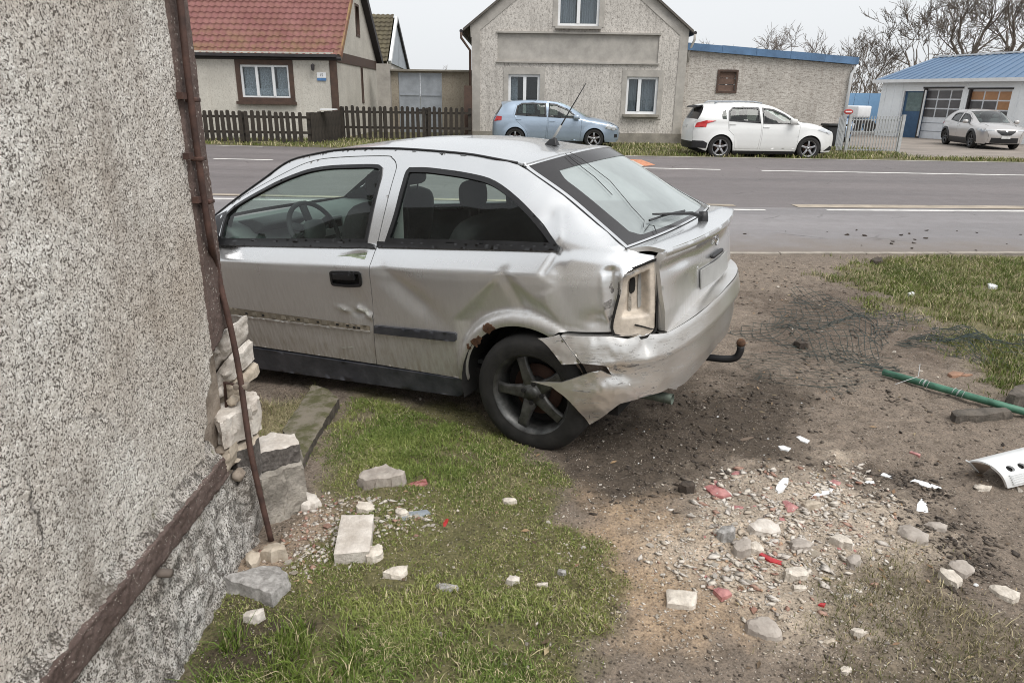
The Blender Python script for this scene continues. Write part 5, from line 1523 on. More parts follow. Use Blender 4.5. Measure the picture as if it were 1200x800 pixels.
def tile_roof(name, O, along, up, L_, H_, tw, th, mat, parent, LL, hi=.035, st=.03, per=6):
    O, along, up = np.asarray(O, float), np.asarray(along, float), np.asarray(up, float)
    n = np.cross(along, up); n /= np.linalg.norm(n); n = n if n[2] > 0 else -n
    nt, nr = int(L_ / tw), int(H_ / th) + 1
    u = np.linspace(0, nt * tw, nt * per + 1)
    vs, hs = [], []
    for r_ in range(nr):
        for f_, h in ((0., st), (.03, st * 1.05), (.55, st * .5), (.995, .0)): vs.append((r_ + f_) * th); hs.append(h)
    vs, hs = np.array(vs), np.array(hs)
    U, Vv = np.meshgrid(u, vs); Hh = np.repeat(hs[:, None], len(u), 1)
    ph = (U / tw) % 1.0
    wv = hi * np.where(ph < .6, np.sin(ph / .6 * math.pi), -.35 * np.sin((ph - .6) / .4 * math.pi))
    jit = .006 * _hash(np.floor(U / tw).astype(np.int64), np.floor(Vv / th + 1e-6).astype(np.int64), np.zeros(U.shape, np.int64), 3)
    Wd = Hh + wv + jit
    P = O + U[..., None] * along + Vv[..., None] * up + Wd[..., None] * n - LL
    nx, ny = len(u), len(vs)
    i = (np.arange(ny - 1)[:, None] * nx + np.arange(nx - 1)[None]).ravel()
    return stuff(mesh_obj(name, P.reshape(-1, 3), np.stack([i, i + 1, i + nx + 1, i + nx], 1), mat, parent, False))
upv = np.array([0, 1., s1]); Hs = (yr - v0[1]) * np.linalg.norm(upv); upv /= np.linalg.norm(upv)
tile_roof('roof_tiles', (XV, v0[1] - .12, v0[2] - .12 * s1), (-1, 0, 0), upv, 10.5, Hs + .15, .240, .315, m_tile, hA, LA)
k = MB(); q = [(XV - .02, v0[1], v0[2] - .06), (XV - 10.5, v0[1], v0[2] - .06), (XV - 10.5, yr, zr - .06), (XV - .02, yr, zr - .06), (XV - 10.5, b0[1], b0[2] - .06), (XV - .02, b0[1], b0[2] - .06)]
k.add([np.array(p) - LA for p in q], [(0, 1, 2, 3), (3, 2, 4, 5)]); k.build('roof_boarding', m_brownw, hA, fix=False)
gable('verge_board', [(v0[1] - .1, v0[2] - .1 * s1 - .16), (yr, zr - .16), (yr, zr + .10), (v0[1] - .1, v0[2] - .1 * s1 + .08)], M('red_verge_tiles', (.33, .13, .10), .8, 0, .4, 3, 20, col2=(.30, .20, .08)), .30, (), .06)
gable('barge_board', [(b0[1] + .1, b0[2] + .1 * s2 - .2), (b0[1] + .1, b0[2] + .1 * s2 + .12), (yr, zr + .1), (yr, zr - .28)], M('dark_barge', (.040, .034, .036), .7), .26, (), .30)
k = MB(); k.tube([np.array(p) - LA for p in ((XV + .02, v0[1] - .16, v0[2] - .20), (XV - 10.5, v0[1] - .16, v0[2] - .20))], .07, 8); k.build('gutter', m_gutter, hA)
MB().box((XA - 4.6, YA - .12, zt_ - .02) - LA, (9.5, .30, .10)).build('eaves_board', m_gutter, hA)
sg = pr(371.5, 85, 382, 94.5, YA - .03)
hn = thing('house_number_sign', 'white and blue house number plate beside the cottage window', 'sign', ((sg[0] + sg[2]) / 2, YA - .03, (sg[1] + sg[3]) / 2))
W_, H_ = sg[2] - sg[0], sg[3] - sg[1]
MB().box((0, 0, H_ * .16), (W_, .02, H_ * .66)).build('number_plate', m_white, hn)
MB().box((0, 0, -H_ * .36), (W_, .021, H_ * .32)).build('name_plate', M('blue_enamel', (.08, .20, .42), .4), hn)
def text(body, size, parent, loc_, rot, mat):
    c = bpy.data.curves.new('lettering', 'FONT'); c.body = body; c.size = size; c.align_x = 'CENTER'; c.align_y = 'CENTER'; c.extrude = .002
    c.materials.append(mat); o = bpy.data.objects.new('lettering_curve', c); COL.objects.link(o); me = bpy.data.meshes.new_from_object(o.evaluated_get(bpy.context.evaluated_depsgraph_get())); bpy.data.objects.remove(o); o = bpy.data.objects.new('lettering', me); COL.objects.link(o); o.parent = parent; o.location = loc_; o.rotation_euler = rot; return o
text('15', H_ * .5, hn, (0, -.014, H_ * .16), (R(90), 0, 0), m_gutter)
lp_ = at(368, 79, YA)
wl = thing('wall_lamp', 'small dark lantern on the cottage wall above the number plate', 'lamp', (lp_[0], YA - .05, lp_[2]))
MB().bar((0, .06, .08), (0, -.10, .10), .03, .03).build('bracket', m_gutter, wl); k = MB(); k.lathe([(.02, .10), (.07, .06), (.055, -.10), (.02, -.12)], 8, 'Z', (0, -.12, 0)); k.build('lantern', m_gutter, wl)

# ---- yard wall with sheet-metal doors, and the barn behind
YW = 32.5
yw = thing('yard_wall', 'weathered grey rendered yard wall between the two houses', 'wall', (at(505, 120, YW)[0], YW, .06))
LWl = np.asarray(yw.location)
a0_, a1_ = at(456, 83, YW), at(556, 84.5, YW)
wd = pr(467.5, 85.5, 518, 141, YW)
wallpanel('wall', [(a0_[0], -.1), (wd[0], -.1), (wd[0], wd[3]), (wd[2], wd[3]), (wd[2], -.1), (a1_[0], -.1), (a1_[0], a1_[2]), (a0_[0], a0_[2])], YW, stucco('stained_render', (.36, .32, .26), (.17, .14, .11), 1.), yw, (), 0, .25)
p0_ = pr(443, 75, 458, 140, YW - .2)
MB().box(((p0_[0] + p0_[2]) / 2, YW - .1, p0_[3] / 2) - LWl, (p0_[2] - p0_[0], .5, p0_[3])).build('pier', m_smooth, yw)
MB().box(((a0_[0] + a1_[0]) / 2, YW + .05, a0_[2] + .03) - LWl, (a1_[0] - a0_[0], .45, .07)).build('coping', m_conc2, yw)
yd_ = thing('yard_doors', 'pair of bare galvanised sheet doors in the yard wall', 'gate', ((wd[0] + wd[2]) / 2, YW + .05, .06))
for q in (0, 1):
    hw = (wd[2] - wd[0]) / 2
    o = MB().box((-hw / 2 + q * hw, 0, wd[3] / 2), (hw - .02, .05, wd[3] - .05)).build('door_leaf', m_zinc, yd_)
    MB().box((-hw / 2 + q * hw, -.04, wd[3] * .62), (hw - .1, .03, .05)).build('stiffener', m_zinc, o)
MB().box((.1, -.06, wd[3] * .38), (.35, .05, .08)).build('latch', m_gutter, yd_)
XBn = -7.6
bn1, bn2, bn3 = atx(456, 73, XBn), atx(463.5, 21, XBn), atx(478, 83, XBn)
ba = thing('barn', 'steep roofed barn with a white sheet-metal gable behind the yard wall', 'barn', (XBn, float(bn2[1]), .06))
LBn = np.asarray(ba.location)
gable('gable_sheet', [(bn1[1], bn1[2]), (bn3[1], bn3[2]), (bn2[1], bn2[2])], m_zinc, 0, (), .05, XBn, ba, LBn)
gable('gable_wall', [(bn1[1], 0), (bn3[1], 0), (bn3[1], bn3[2] + .02), (bn1[1], bn1[2] + .02)], m_smooth, -.08, (), .05, XBn, ba, LBn)
d_up = bn2 - bn1; d_up[0] = 0; hh = np.linalg.norm(d_up); d_up /= hh
m_olive = M('mossy_roof_tiles', (.105, .085, .055), .9, 0, .4, 1.5, 20, col2=(.15, .13, .08))
tile_roof('roof_tiles', bn1 + np.array([-.12, 0, 0]), (-1, 0, 0), d_up, 6, hh, .3, .4, m_olive, ba, LBn, .04, .06)
k = MB(); 
for a, b, m_ in ((bn1, bn2, 0), (bn3, bn2, 1)):
    k = MB(); k.bar(a - LBn + np.array([.06, 0, 0]), b - LBn + np.array([.06, 0, 0]), .22, .16, (1, 0, 0)); k.build('verge_board', m_white if m_ == 0 else m_gutter, ba)
q = [(XBn, bn3[1], bn3[2]), (XBn - 6, bn3[1], bn3[2]), (XBn - 6, bn2[1], bn2[2]), (XBn, bn2[1], bn2[2])]
MB().add([np.array(p) - LBn for p in q], [(0, 1, 2, 3)]).build('roof_back', m_olive, ba)

# ---- picket fences
m_picket = M('weathered_pickets', (.026, .021, .017), .85, 0, .45, 6, 40, .5, 50, .004, (.062, .050, .038))
def picket_fence(name, label, x0, x1, Y, pitch, ztop, rails, group=None, w=.085, posts=3):
    t = thing(name, label, 'fence', (x0, Y, .08), 0, group)
    n = int((x1 - x0) / pitch); me = None
    for i in range(n):
        k = MB(); h = ztop - .08
        k.prism([(-w / 2, .06), (w / 2, .06), (w / 2 * .9, h - .05), (w / 2 * .55, h), (-w / 2 * .55, h), (-w / 2 * .9, h - .05)], lambda a, b: (a, -.012, b), lambda a, b: (a, .012, b))
        if me is None: o = k.build('picket', m_picket, t); me = o.data
        else: o = bpy.data.objects.new('picket', me); COL.objects.link(o); o.parent = t
        o.location = (i * pitch + .05, -.012 + rnd.uniform(-.004, .004), rnd.uniform(-.025, .02)); o.rotation_euler = (0, rnd.uniform(-.02, .02), 0)
    for z in rails: MB().box(((x1 - x0) / 2, .035, z - .08), (x1 - x0, .05, .08)).build('rail', m_picket, t)
    for q in range(posts): MB().box(((x1 - x0) * (q + .03) / (posts - .94), .09, (ztop - .1) / 2), (.12, .10, ztop - .12)).build('post', m_picket, t)
    return t
zf = lambda px, py, Y: float(at(px, py, Y)[2])
YF1 = 23.7
picket_fence('picket_fence', 'dark wooden picket fence along the road in front of the cottage window', float(at(205, 150, YF1)[0]), float(at(364, 150, YF1)[0]), YF1, .192, zf(300, 130, YF1), (zf(300, 137, YF1), zf(300, 155, YF1)), w=.135)
YF2 = 26.3
fx0, fx1 = float(at(400, 150, YF2)[0]), float(at(552, 150, YF2)[0])
picket_fence('picket_fence', 'dark wooden picket fence closing the gap between the cottage and the gabled house', fx0, fx1, YF2, .195, zf(470, 125, YF2), (zf(470, 132, YF2), zf(470, 150, YF2)), w=.125, posts=4)
bf = thing('board_fence', 'short solid dark board fence turning back from the picket fence to the cottage corner', 'fence', (float(at(364, 150, YF1)[0]), YF1, .08))
A_ = np.array([float(at(365, 150, YF1)[0]), YF1]); B_ = np.array([fx0, YF2 - .05]); nb = 9; zt1 = zf(366, 131, YF1)
for i in range(nb):
    p = A_ + (B_ - A_) * (i + .5) / nb; wv = np.linalg.norm(B_ - A_) / nb - .012
    o = MB().box((0, 0, 0), (wv, .025, zt1 - .1)).build('board', m_picket, bf); o.location = (p[0] - bf.location.x, p[1] - YF1, (zt1 - .1) / 2 + rnd.uniform(-.02, .02)); o.rotation_euler = (0, 0, math.atan2(*(B_ - A_)[::-1]))
o = MB().box((0, 0, 0), (.5, .35, .04)).build('white_top_board', m_white, bf); o.location = (-.0 + .4, .9, zt1 - .02)
gp2 = at(548, 108, YF2)
MB().box((0, 0, 0), (.28, .12, 1.9)).build('gate_post', m_brownw, bf).location = (gp2[0] - bf.location.x, YF2 + .3 - YF1, .95)

# ---- white garage with blue roof on the right
GL, GR = at(1031, 120, 41.), at(1262, 120, 32.2)
GN = np.array([GR[1] - GL[1], -(GR[0] - GL[0]), 0.]); GN /= np.linalg.norm(GN)
if GN[1] > 0: GN = -GN
GD = (GR - GL); GD[2] = 0; GLen = np.linalg.norm(GD); GD /= GLen
ga = thing('garage', 'white workshop with blue sheet roof and glazed sectional doors behind the parked cars', 'garage', (GL[0], GL[1], 0), math.atan2(GD[1], GD[0]))
def ong(px, py):
    d = ray(px, py); t = (GL - _cC) @ GN / (d @ GN); p = _cC + d * t
    return float((p - GL) @ GD), float(p[2])
def gpanel(name, poly, mat, off=0., holes=(), rim=.1): return panel(name, poly, lambda a, b: np.stack([a, np.full_like(a, -off), b], -1), mat, ga, list(holes), .8, rim, (0, -1, 0), False, False)
m_gar = M('white_sheet_cladding', (.88, .91, .93), .5, .05, .10, .8, 10, .0)
m_panel = M('door_panel_white', (.76, .79, .83), .5, 0, .08)
m_pane = M('dark_grey_pane', (.13, .125, .13), .15, 0, .25, 2, 10)
m_paneo = M('orange_pane', (.46, .25, .13), .2, 0, .2, 2, 10)  # flat orange colour for some panes of the right door
m_blroof = M('blue_roof_sheet', (.135, .21, .32), .55, .1, .12, .6, 8)
m_bldoor = M('blue_door', (.055, .12, .22), .5, 0, .2)
ez0 = ong(1033, 94)[1]
def gr4(a, b, c, d): 
    p, q = ong(a, b), ong(c, d); return (p[0], -.3 if d > 150 else q[1], q[0], p[1])
D0, D1, D2 = gr4(1060.5, 107, 1075, 158), gr4(1083.5, 104, 1117, 160), gr4(1136, 105, 1174, 160)
gpanel('wall', [(0, -.4), (GLen, -.4), (GLen, ez0), (0, ez0)], m_gar, 0, [rect(*D0), rect(*D1), rect(*D2)], .25)
k = MB()
nr_ = int(GLen / .5)
for i in range(nr_):
    s_ = .25 + i * .5
    if any(d[0] - .03 < s_ < d[2] + .03 for d in (D0, D1, D2)): continue
    k.box((s_, -.012, ez0 / 2 - .2), (.05, .024, ez0 + .4))
stuff(k.build('cladding_rib', m_gar, ga))
for D, rows, cols in ((D1, 3, 3), (D2, 3, 3)):
    x0, z0, x1, z1 = D
    dd = MB().box(((x0 + x1) / 2, .22, (z0 + z1) / 2), (x1 - x0 + .1, .04, z1 - z0)).build('sectional_door', m_panel, ga)
    hgt = (z1 - 0.); rh = hgt * .195; cw = (x1 - x0) / cols
    for r_ in range(rows):
        for c_ in range(cols):
            orange = D is D2 and (r_ == 0 or (r_ == 1 and c_ == 2))
            MB().box((x0 + cw * (c_ + .5), .19, z1 - .06 - rh * (r_ + .5)), (cw * .88, .03, rh * .84)).build('pane', m_paneo if orange else m_pane, dd)
    for r_ in range(2): MB().box(((x0 + x1) / 2, .195, hgt * (.1 + .18 * r_)), (x1 - x0, .02, .03)).build('panel_joint', m_zinc, dd)
    MB().box((x0 + .03, .1, (z0 + z1) / 2), (.10, .2, z1 - z0)).build('door_jamb', m_gutter, ga)
    MB().box(((x0 + x1) / 2, -.02, z1 + .04), (x1 - x0 + .1, .03, .08)).build('lintel_trim', m_gutter, ga)
x0, z0, x1, z1 = D0
dr0 = MB().box(((x0 + x1) / 2, .12, (z0 + z1) / 2), (x1 - x0, .05, z1 - z0)).build('door', m_bldoor, ga)
MB().box(((x0 + x1) / 2, .088, z1 * .76), ((x1 - x0) * .74, .02, z1 * .42)).build('pane', M('green_door_pane', (.14, .20, .20), .12), dr0)
k = MB()
for a in (x0 - .03, x1 + .03): k.box((a, -.02, z1 / 2), (.08, .05, z1 + .1))
k.build('door_frame', m_white, ga)
rp = ong(1095, 68)
zr_ = 1.9
# hipped roof: front slope and left hip
ov = .35; dep = 3.0; rz_ = 3.98
P_ = [(-ov, -ov, ez0 - .02), (GLen + ov, -ov, ez0 - .02), (GLen - .5, dep, rz_ + .1), (.6, dep, rz_), (-ov, dep * 2 + ov, ez0 - .02), (GLen + ov, 2 * dep + ov, ez0 - .02)]
nst = 40
V, F = [], []
for i in range(nst + 1):
    f_ = i / nst
    for a, b in ((P_[0], P_[1]), (P_[3], P_[2])):
        V.append(np.array(a) * (1 - f_) + np.array(b) * f_)
F = [(2 * i, 2 * i + 2, 2 * i + 3, 2 * i + 1) for i in range(nst)]
rf = mesh_obj('roof_sheet', V, F, m_blroof, ga)
MB().add([P_[0], P_[3], P_[4]], [(0, 1, 2)]).build('roof_hip', m_blroof, ga, fix=False)
MB().add([P_[4], P_[3], P_[2], P_[5]], [(0, 1, 2, 3)]).build('roof_back', m_blroof, ga, fix=False)
for i in range(1, 24):
    f_ = i / 24; a = np.array(P_[0]) * (1 - f_) + np.array(P_[1]) * f_; b = np.array(P_[3]) * (1 - f_) + np.array(P_[2]) * f_
    MB().bar(a + (0, 0, .02), b + (0, 0, .02), .05, .04).build('roof_rib', m_blroof, ga)
MB().box((GLen / 2, -ov - .05, ez0 - .07), (GLen + 2 * ov, .10, .16)).build('gutter', m_white, ga)
MB().bar(np.array(P_[3]) + (0, 0, .05), np.array(P_[2]) + (0, 0, .05), .2, .06).build('ridge_cap', m_white, ga)
MB().box((-.01, dep, ez0 / 2), (.02, dep * 2, ez0)).build('side_wall', m_gar, ga)

# ---- blue fence wall, panel and gate beside it
YBf = 44.
f0, f1 = at(985, 109, YBf), at(1034, 110, YBf)
bw = thing('blue_fence', 'tall blue sheet fence at the back of the forecourt', 'fence', (f0[0], YBf, 0))
w_ = (f1[0] - f0[0] + 1) / 4; m_bl2 = M('blue_sheet', (.20, .36, .56), .5, 0, .12, .5, 8)
for i in range(4): MB().box((w_ * (i + .5), 0, f0[2] / 2), (w_ - .03, .06, f0[2])).build('sheet', m_bl2, bw)
cv = pr(996, 126, 1012, 145, 40.)
tr_ = thing('trailer', 'low dark trailer with a white tarpaulin parked before the blue fence', 'trailer', ((cv[0] + cv[2]) / 2, 40, .1))
bevel(MB().box((0, 0, 1.02), (cv[2] - cv[0], 1.6, .62)).build('tarpaulin', m_white, tr_), .08); MB().box((0, 0, .55), (cv[2] - cv[0] + .1, 1.9, .25)).build('bed', m_gutter, tr_)
for sx in (-.35, .35): MB().lathe([(.0, -.1), (.3, -.1), (.3, .1), (.0, .1)], 16, 'Y', (sx, -.9, .3)).build('wheel', m_tyre, tr_)
YG = 23.6
m_galv = M('galvanised_tube', (.50, .51, .51), .5, .4, .2)
def gate_wing(name, label, xa, xb, zb, ztp, nbars, cat='gate', grp=None):
    t = thing(name, label, cat, (xa, YG, .08), 0, grp)
    W = xb - xa; h = ztp - .08; b_ = zb - .08
    for z in (b_ + .03, h - .12, b_ + (h - b_) * .55): MB().box((W / 2, 0, z), (W - .08, .035, .04)).build('rail', m_galv, t)
    me = None
    for i in range(nbars):
        if me is None: o = MB().box((0, 0, (b_ + h) / 2), (.022, .022, h - b_)).build('bar', m_galv, t); me = o.data
        else: o = bpy.data.objects.new('bar', me); COL.objects.link(o); o.parent = t
        o.location = (W * (i + 1) / (nbars + 1), -.03, 0)
    return t, W, h
g0, g1, g2 = float(at(981, 155, YG)[0]), float(at(994, 155, YG)[0]), float(at(1056, 155, YG)[0])
zb_, zt2 = zf(1020, 177, YG), zf(1020, 136, YG)
t, W, h = gate_wing('gate', 'wide galvanised bar gate standing open on the verge before the forecourt', g1, g2, zb_, zt2, 17)
for x_ in (0, W): MB().box((x_, 0, h / 2), (.09, .09, h + .1)).build('post', m_galv, t)
t2, W2, h2 = gate_wing('gate', 'narrow galvanised gate leaf with a pale sheet beside the downpipe', g0, g1 - .1, zb_, zt2, 5)
MB().box((W2 / 2, .03, h2 * .55), (W2 * .9, .01, h2 * .8)).build('infill_sheet', m_panel, t2)
sg_ = at(993.5, 131, YG)
rs = thing('sign', 'small red and white oval sign on the gate post', 'sign', (sg_[0], YG - .06, sg_[2]))
k = MB(); k.sphere((0, 0, 0), (.15, .012, .085), 20, 8); k.build('plate', M('red_enamel', (.45, .06, .05), .4), rs, True)
MB().box((0, -.012, 0), (.20, .006, .04)).build('white_band', m_white, rs)
# ------------------------------------------------------------------ bare winter trees
m_bark = M('grey_bark', (.15, .125, .105), .95, 0, .4, 3, 30)
m_bark2 = M('pale_bark', (.24, .21, .19), .95, 0, .3, 3, 30)
def bare_tree(name, label, base, height, seed, spread=.55, levels=6, trunk=.30, mat=None, group=None, first=.28, forks=None, twig=.012):
    rg = random.Random(seed); mat = mat or m_bark
    t = thing(name, label, 'tree', base, 0, group)
    tk, cr = MB(), MB()
    def limb(p, d, L, r, lev):
        n = 4 if lev < 3 else 3; pts = [p]; rr = [r]; q = np.array(p)
        dd = np.array(d)
        for i in range(n):
            dd = dd + np.array([rg.gauss(0, .16), rg.gauss(0, .16), rg.gauss(.04, .10)]); dd /= np.linalg.norm(dd)
            q = q + dd * L / n; pts.append(q.copy()); rr.append(max(r * (1 - .45 * (i + 1) / n), twig * .6))
        (tk if lev == 0 else cr).tube(pts, rr, 7 if lev == 0 else (5 if lev < 3 else 3), False)
        if lev >= levels: return
        nb = (forks or (rg.choice((3, 4)))) if lev == 0 else rg.choice((2, 3, 3) if lev < levels - 2 else (3, 4, 4))
        for b in range(nb):
            f = 1. if (b == 0 or lev == 0) else rg.uniform(.35, 1.)
            i = min(int(f * n), n); p2 = pts[i]
            a = rg.uniform(0, 2 * math.pi) + b * 2.4
            s = spread * rg.uniform(.6, 1.35)
            u = np.cross(dd, (0, 0, 1.) if abs(dd[2]) < .9 else (1., 0, 0)); u /= np.linalg.norm(u); w = np.cross(dd, u)
            nd = dd * math.cos(s) + (u * math.cos(a) + w * math.sin(a)) * math.sin(s); nd[2] += .10; nd /= np.linalg.norm(nd)
            limb(p2, nd, L * rg.uniform(.58, .82) * (1.15 if lev == 0 else 1), max(rr[i] * rg.uniform(.5, .72), twig), lev + 1)
    limb(np.zeros(3), np.array([rg.gauss(0, .05), rg.gauss(0, .05), 1.]), height * first, trunk, 0)
    tk.build('trunk', mat, t, True, False)
    mesh_obj('crown', cr.v, cr.f, mat, t, True)
    return t
def tree_at(px, Y): p = at(px, 130, Y); return (float(p[0]), Y, 0.)
bare_tree('bare_tree', 'big bare broadleaf tree rising behind the middle of the blue garage roof', tree_at(1118, 62), 15, 11, .55, 6, .42, forks=4, twig=.022)
bare_tree('bare_tree', 'bare tree with two leaning stems behind the right part of the blue roof', tree_at(1152, 60), 16, 23, .5, 6, .42, forks=3, twig=.022)
bare_tree('bare_tree', 'tall bare tree at the right edge of the picture behind the garage', tree_at(1195, 64), 15, 31, .55, 6, .40, forks=4, twig=.022)
bare_tree('bare_tree', 'bare tree rising over the left hip of the blue roof', tree_at(1066, 58), 12, 47, .6, 6, .28, forks=4, twig=.02)
bare_tree('bare_tree', 'slim bare tree in the gap between the outbuilding and the garage', tree_at(1016, 56), 8.5, 53, .55, 6, .18, forks=3, twig=.016)
bare_tree('bare_tree', 'small bare tree showing over the roof just right of the gabled house', tree_at(831, 70), 9.2, 61, .6, 5, .16, mat=m_bark2, twig=.018)
bare_tree('bare_tree', 'sparse bare fruit tree over the outbuilding roof, left of the roof middle', tree_at(893, 62), 9.0, 67, .65, 5, .18, mat=m_bark2, twig=.018)
bare_tree('bare_tree', 'twisted bare tree over the right half of the outbuilding roof', tree_at(936, 60), 8.8, 71, .65, 5, .18, mat=m_bark2, twig=.018)
bare_tree('bare_tree', 'rounded bare tree over the right end of the outbuilding roof', tree_at(985, 66), 8.2, 79, .6, 5, .18, mat=m_bark2, twig=.018)
# far-off woods along the horizon
def wood(name, label, x0, x1, y0, y1, n, h, mat, seed):
    rg = np.random.RandomState(seed); V, F = [], []
    for i in range(n):
        x, y, H = rg.uniform(x0, x1), rg.uniform(y0, y1), h * rg.uniform(.6, 1.15); w = H * rg.uniform(.25, .4)
        for q in range(60):
            a, b = rg.normal(0, .45), rg.uniform(.1, 1.)
            p = np.array([x + a * w * math.sin(b * 2.6 + .3), y + rg.normal(0, .3) * w, H * b])
            d = np.array([a * .5 + rg.normal(0, .3), rg.normal(0, .3), rg.uniform(.4, 1)]) * H * .12
            s = H * .008; o = len(V)
            V += [p + (-s, 0, 0), p + (s, 0, 0), p + d]; F.append((o, o + 1, o + 2))
        o = len(V); s = H * .02; V += [(x - s, y, 0), (x + s, y, 0), (x, y, H * .8)]; F.append((o, o + 1, o + 2))
    return stuff(mesh_obj(name, V, np.array(F), mat), label, 'woodland')
wood('far_wood', 'pale bare woodland along the horizon between the houses', -60, 10, 420, 520, 60, 15, m_bark2, 3)
wood('far_wood', 'dark bare woodland beyond the blue fence and garage', 60, 190, 150, 220, 160, 12, m_bark, 5)
wood('far_wood', 'bare woodland far off behind the outbuilding', 20, 160, 420, 520, 70, 14, m_bark2, 8)
# ------------------------------------------------------------------ parked cars
def simple_car(name, label, loc_, rotz, sp, group=None):
    t = thing(name, label, 'car', loc_, rotz, group)
    w2, wb, Ra = sp['w'] / 2, sp['wb'], sp['ra']
    pa = sp['paint']; x_r, x_f = sp['xr'], sp['xf']
    rl = np.array(smoothline(sp['roof'], 5)); belt = lambda x: np.interp(x, *zip(*sp['belt']))
    roofz = lambda x: np.interp(x, rl[:, 0], rl[:, 1])
    lz = [.1, .22, .35, .55, .72, .86, .95]; ly = np.array([.88, .94, .975, .995, 1., .99, .965]) * w2
    def yf(x, z):
        x, z = np.asarray(x, float), np.asarray(z, float)
        b = belt(x); low = np.interp(z, lz, ly)
        s = np.clip((z - b) / np.maximum(roofz(x) - b, .03), 0, 1.1)
        yb_ = np.interp(b, lz, ly); up = yb_ - (yb_ - w2 * sp.get('yr', .66)) * (.65 * s + .35 * s**4)
        y = np.where(z > b, up, low)
        tr_ = np.clip((x_r + .62 - x) / .64, 0, .985); tf = np.clip((x - x_f + .85) / .87, 0, .985)
        return y - .42 * w2 * (1 - np.sqrt(1 - tr_**3)) - .50 * w2 * (1 - np.sqrt(1 - tf**2.6))
    def sk(side, off=0.):
        def f(x, z):
            y = yf(x, z) + off
            for cx in (0, wb):
                r_ = np.hypot(x - cx, z - sp['rw']); y = y + .02 * np.interp(r_, [Ra - .02, Ra + .01, Ra + .06, Ra + .10], [1, 1, .6, 0]) * (z > .25)
            return np.stack([x, y * side, z], -1)
        return f
    zs = .22
    arch = lambda cx: arcpts(cx, sp['rw'], Ra, 180, 0, 16)
    low = [(x_r + .05, zs + .12), (-Ra - .02, zs)] + arch(0) + [(Ra + .02, zs), (wb - Ra - .02, zs)] + arch(wb) + [(wb + Ra + .02, zs), (x_f - .10, zs)]
    top = [tuple(p) for p in rl[::-1]]
    body = [(max(a, x_r + .012), b) for a, b in low + sp['front'] + top + sp['rear']]
    body = [(min(a, x_f - .012), b) for a, b in body]
    for side in (1, -1):
        h = (0, side, 0)
        doors = sp['doors']; 
        panel('body_side', body, sk(side), pa, t, [inset(d, -.004) for d in doors] + ([sp['qwin']] if sp.get('qwin') else []), .06, .03, h)
        for d, w in zip(doors, sp['wins']):
            o = panel('door', inset(d, .002), sk(side), pa, t, [w], .06, .02, h)
            g = panel('window', inset(w, -.012), sk(side, -.012), m_dglass, o, [], .12, 0, h)
            panel('window_trim', inset(w, -.016), sk(side, .004), m_trim, g, [inset(w, .028)], .05, .01, h)
            hx_, hz_ = d[0][0] if False else min(p[0] for p in d) + .16, belt(min(p[0] for p in d)) - .10
            panel('handle', [(hx_ - .09, hz_ - .012), (hx_ + .09, hz_ - .012), (hx_ + .09, hz_ + .014), (hx_ - .09, hz_ + .014)], sk(side, .022), pa, o, [], .05, .02, h)
        if sp.get('qwin'): panel('quarter_window', inset(sp['qwin'], -.01), sk(side, -.01), m_dglass, t, [], .1, 0, h)
        panel('sill', [(Ra - .0, zs + .02), (Ra + .02, zs - .07), (wb - Ra - .02, zs - .07), (wb - Ra, zs + .02)] if not sp.get('clad') else [(Ra - .02, .40), (Ra, .15), (wb - Ra, .15), (wb - Ra + .02, .40)], sk(side, .006), m_black, t, [], .06, .05, h)
        if sp.get('clad'):
            for cx in (0, wb):
                ring = arcpts(cx, sp['rw'], Ra + .085, -8, 188, 18) + arcpts(cx, sp['rw'], Ra - .012, 188, -8, 18)
                panel('wheel_arch_trim', ring, sk(side, .014), m_black, t, [], .04, .03, h)
        for nm, poly, m_, off in sp.get('side_bits', ()): panel(nm, poly, sk(side, off), m_, t, [], .05, .012, h)
        mx, mz = sp['mirror']
        mr = MB().sphere((0, 0, 0), (.10, .10, .075), 12, 8, 3).build('wing_mirror', sp.get('mirror_mat', pa), t, True); mr.location = (mx, side * (w2 + .08), mz)
        for cx in (0, wb):
            make_wheel(t, (cx, side * (w2 - .115), sp['rw']), side, sp['rw'], sp['rw'] * .70, .21, 90, sp.get('rim', m_alloy), 'five')
            k = MB(); n = 14; V = []
            for yy in (w2 - .04, w2 - .34): V += [(cx + (Ra + .01) * math.cos(R(-10 + 200 * i / n)), side * yy, sp['rw'] + (Ra + .01) * math.sin(R(-10 + 200 * i / n))) for i in range(n + 1)]
            k.add(V, [(i, i + 1, n + 2 + i, n + 1 + i) for i in range(n)]); k.add(V[n + 1:], [tuple(range(n + 1))]); k.build('wheel_housing', m_dark, t)
    for nm, pts, m_, hint in sp['strips']:
        P5 = [(a, b, c, d, float(yf(c, d)) - .006) for a, b, c, d in pts]
        o = strip(nm, P5, m_, t, rs=.10, crown=sp.get('crown', 2.4), hint=hint, rim=.0)
        for bn_, reg, mb_, off in sp.get('bits', {}).get(nm, ()): strip(bn_, P5, mb_, o, rs=.08, crown=sp.get('crown', 2.4), hint=hint, rim=.004, region=reg, off=off)
    MB().box((wb / 2, 0, .26), (x_f - x_r - .5, sp['w'] * .72, .16)).build('underbody', m_dark, t)
    k = MB()
    MB().box((wb * .38, 0, .62), (wb * .8, sp['w'] * .80, .30)).build('cabin_floor', m_interior, t)
    for sx in (.32, .62):
        for yy in (-.36, .36):
            k = MB().sphere((wb * sx - .10, yy, .92), (.09, .24, .26), 10, 8, 4); k.sphere((wb * sx - .16, yy, 1.24), (.05, .12, .08), 10, 6, 3); k.build('seat', m_interior, t, True)
    return t
m_dglass = glass('tinted_side_glass', (.42, .48, .46), .02, 1.55)
m_alloy = M('bright_alloy', (.42, .42, .43), .35, .8, .15)
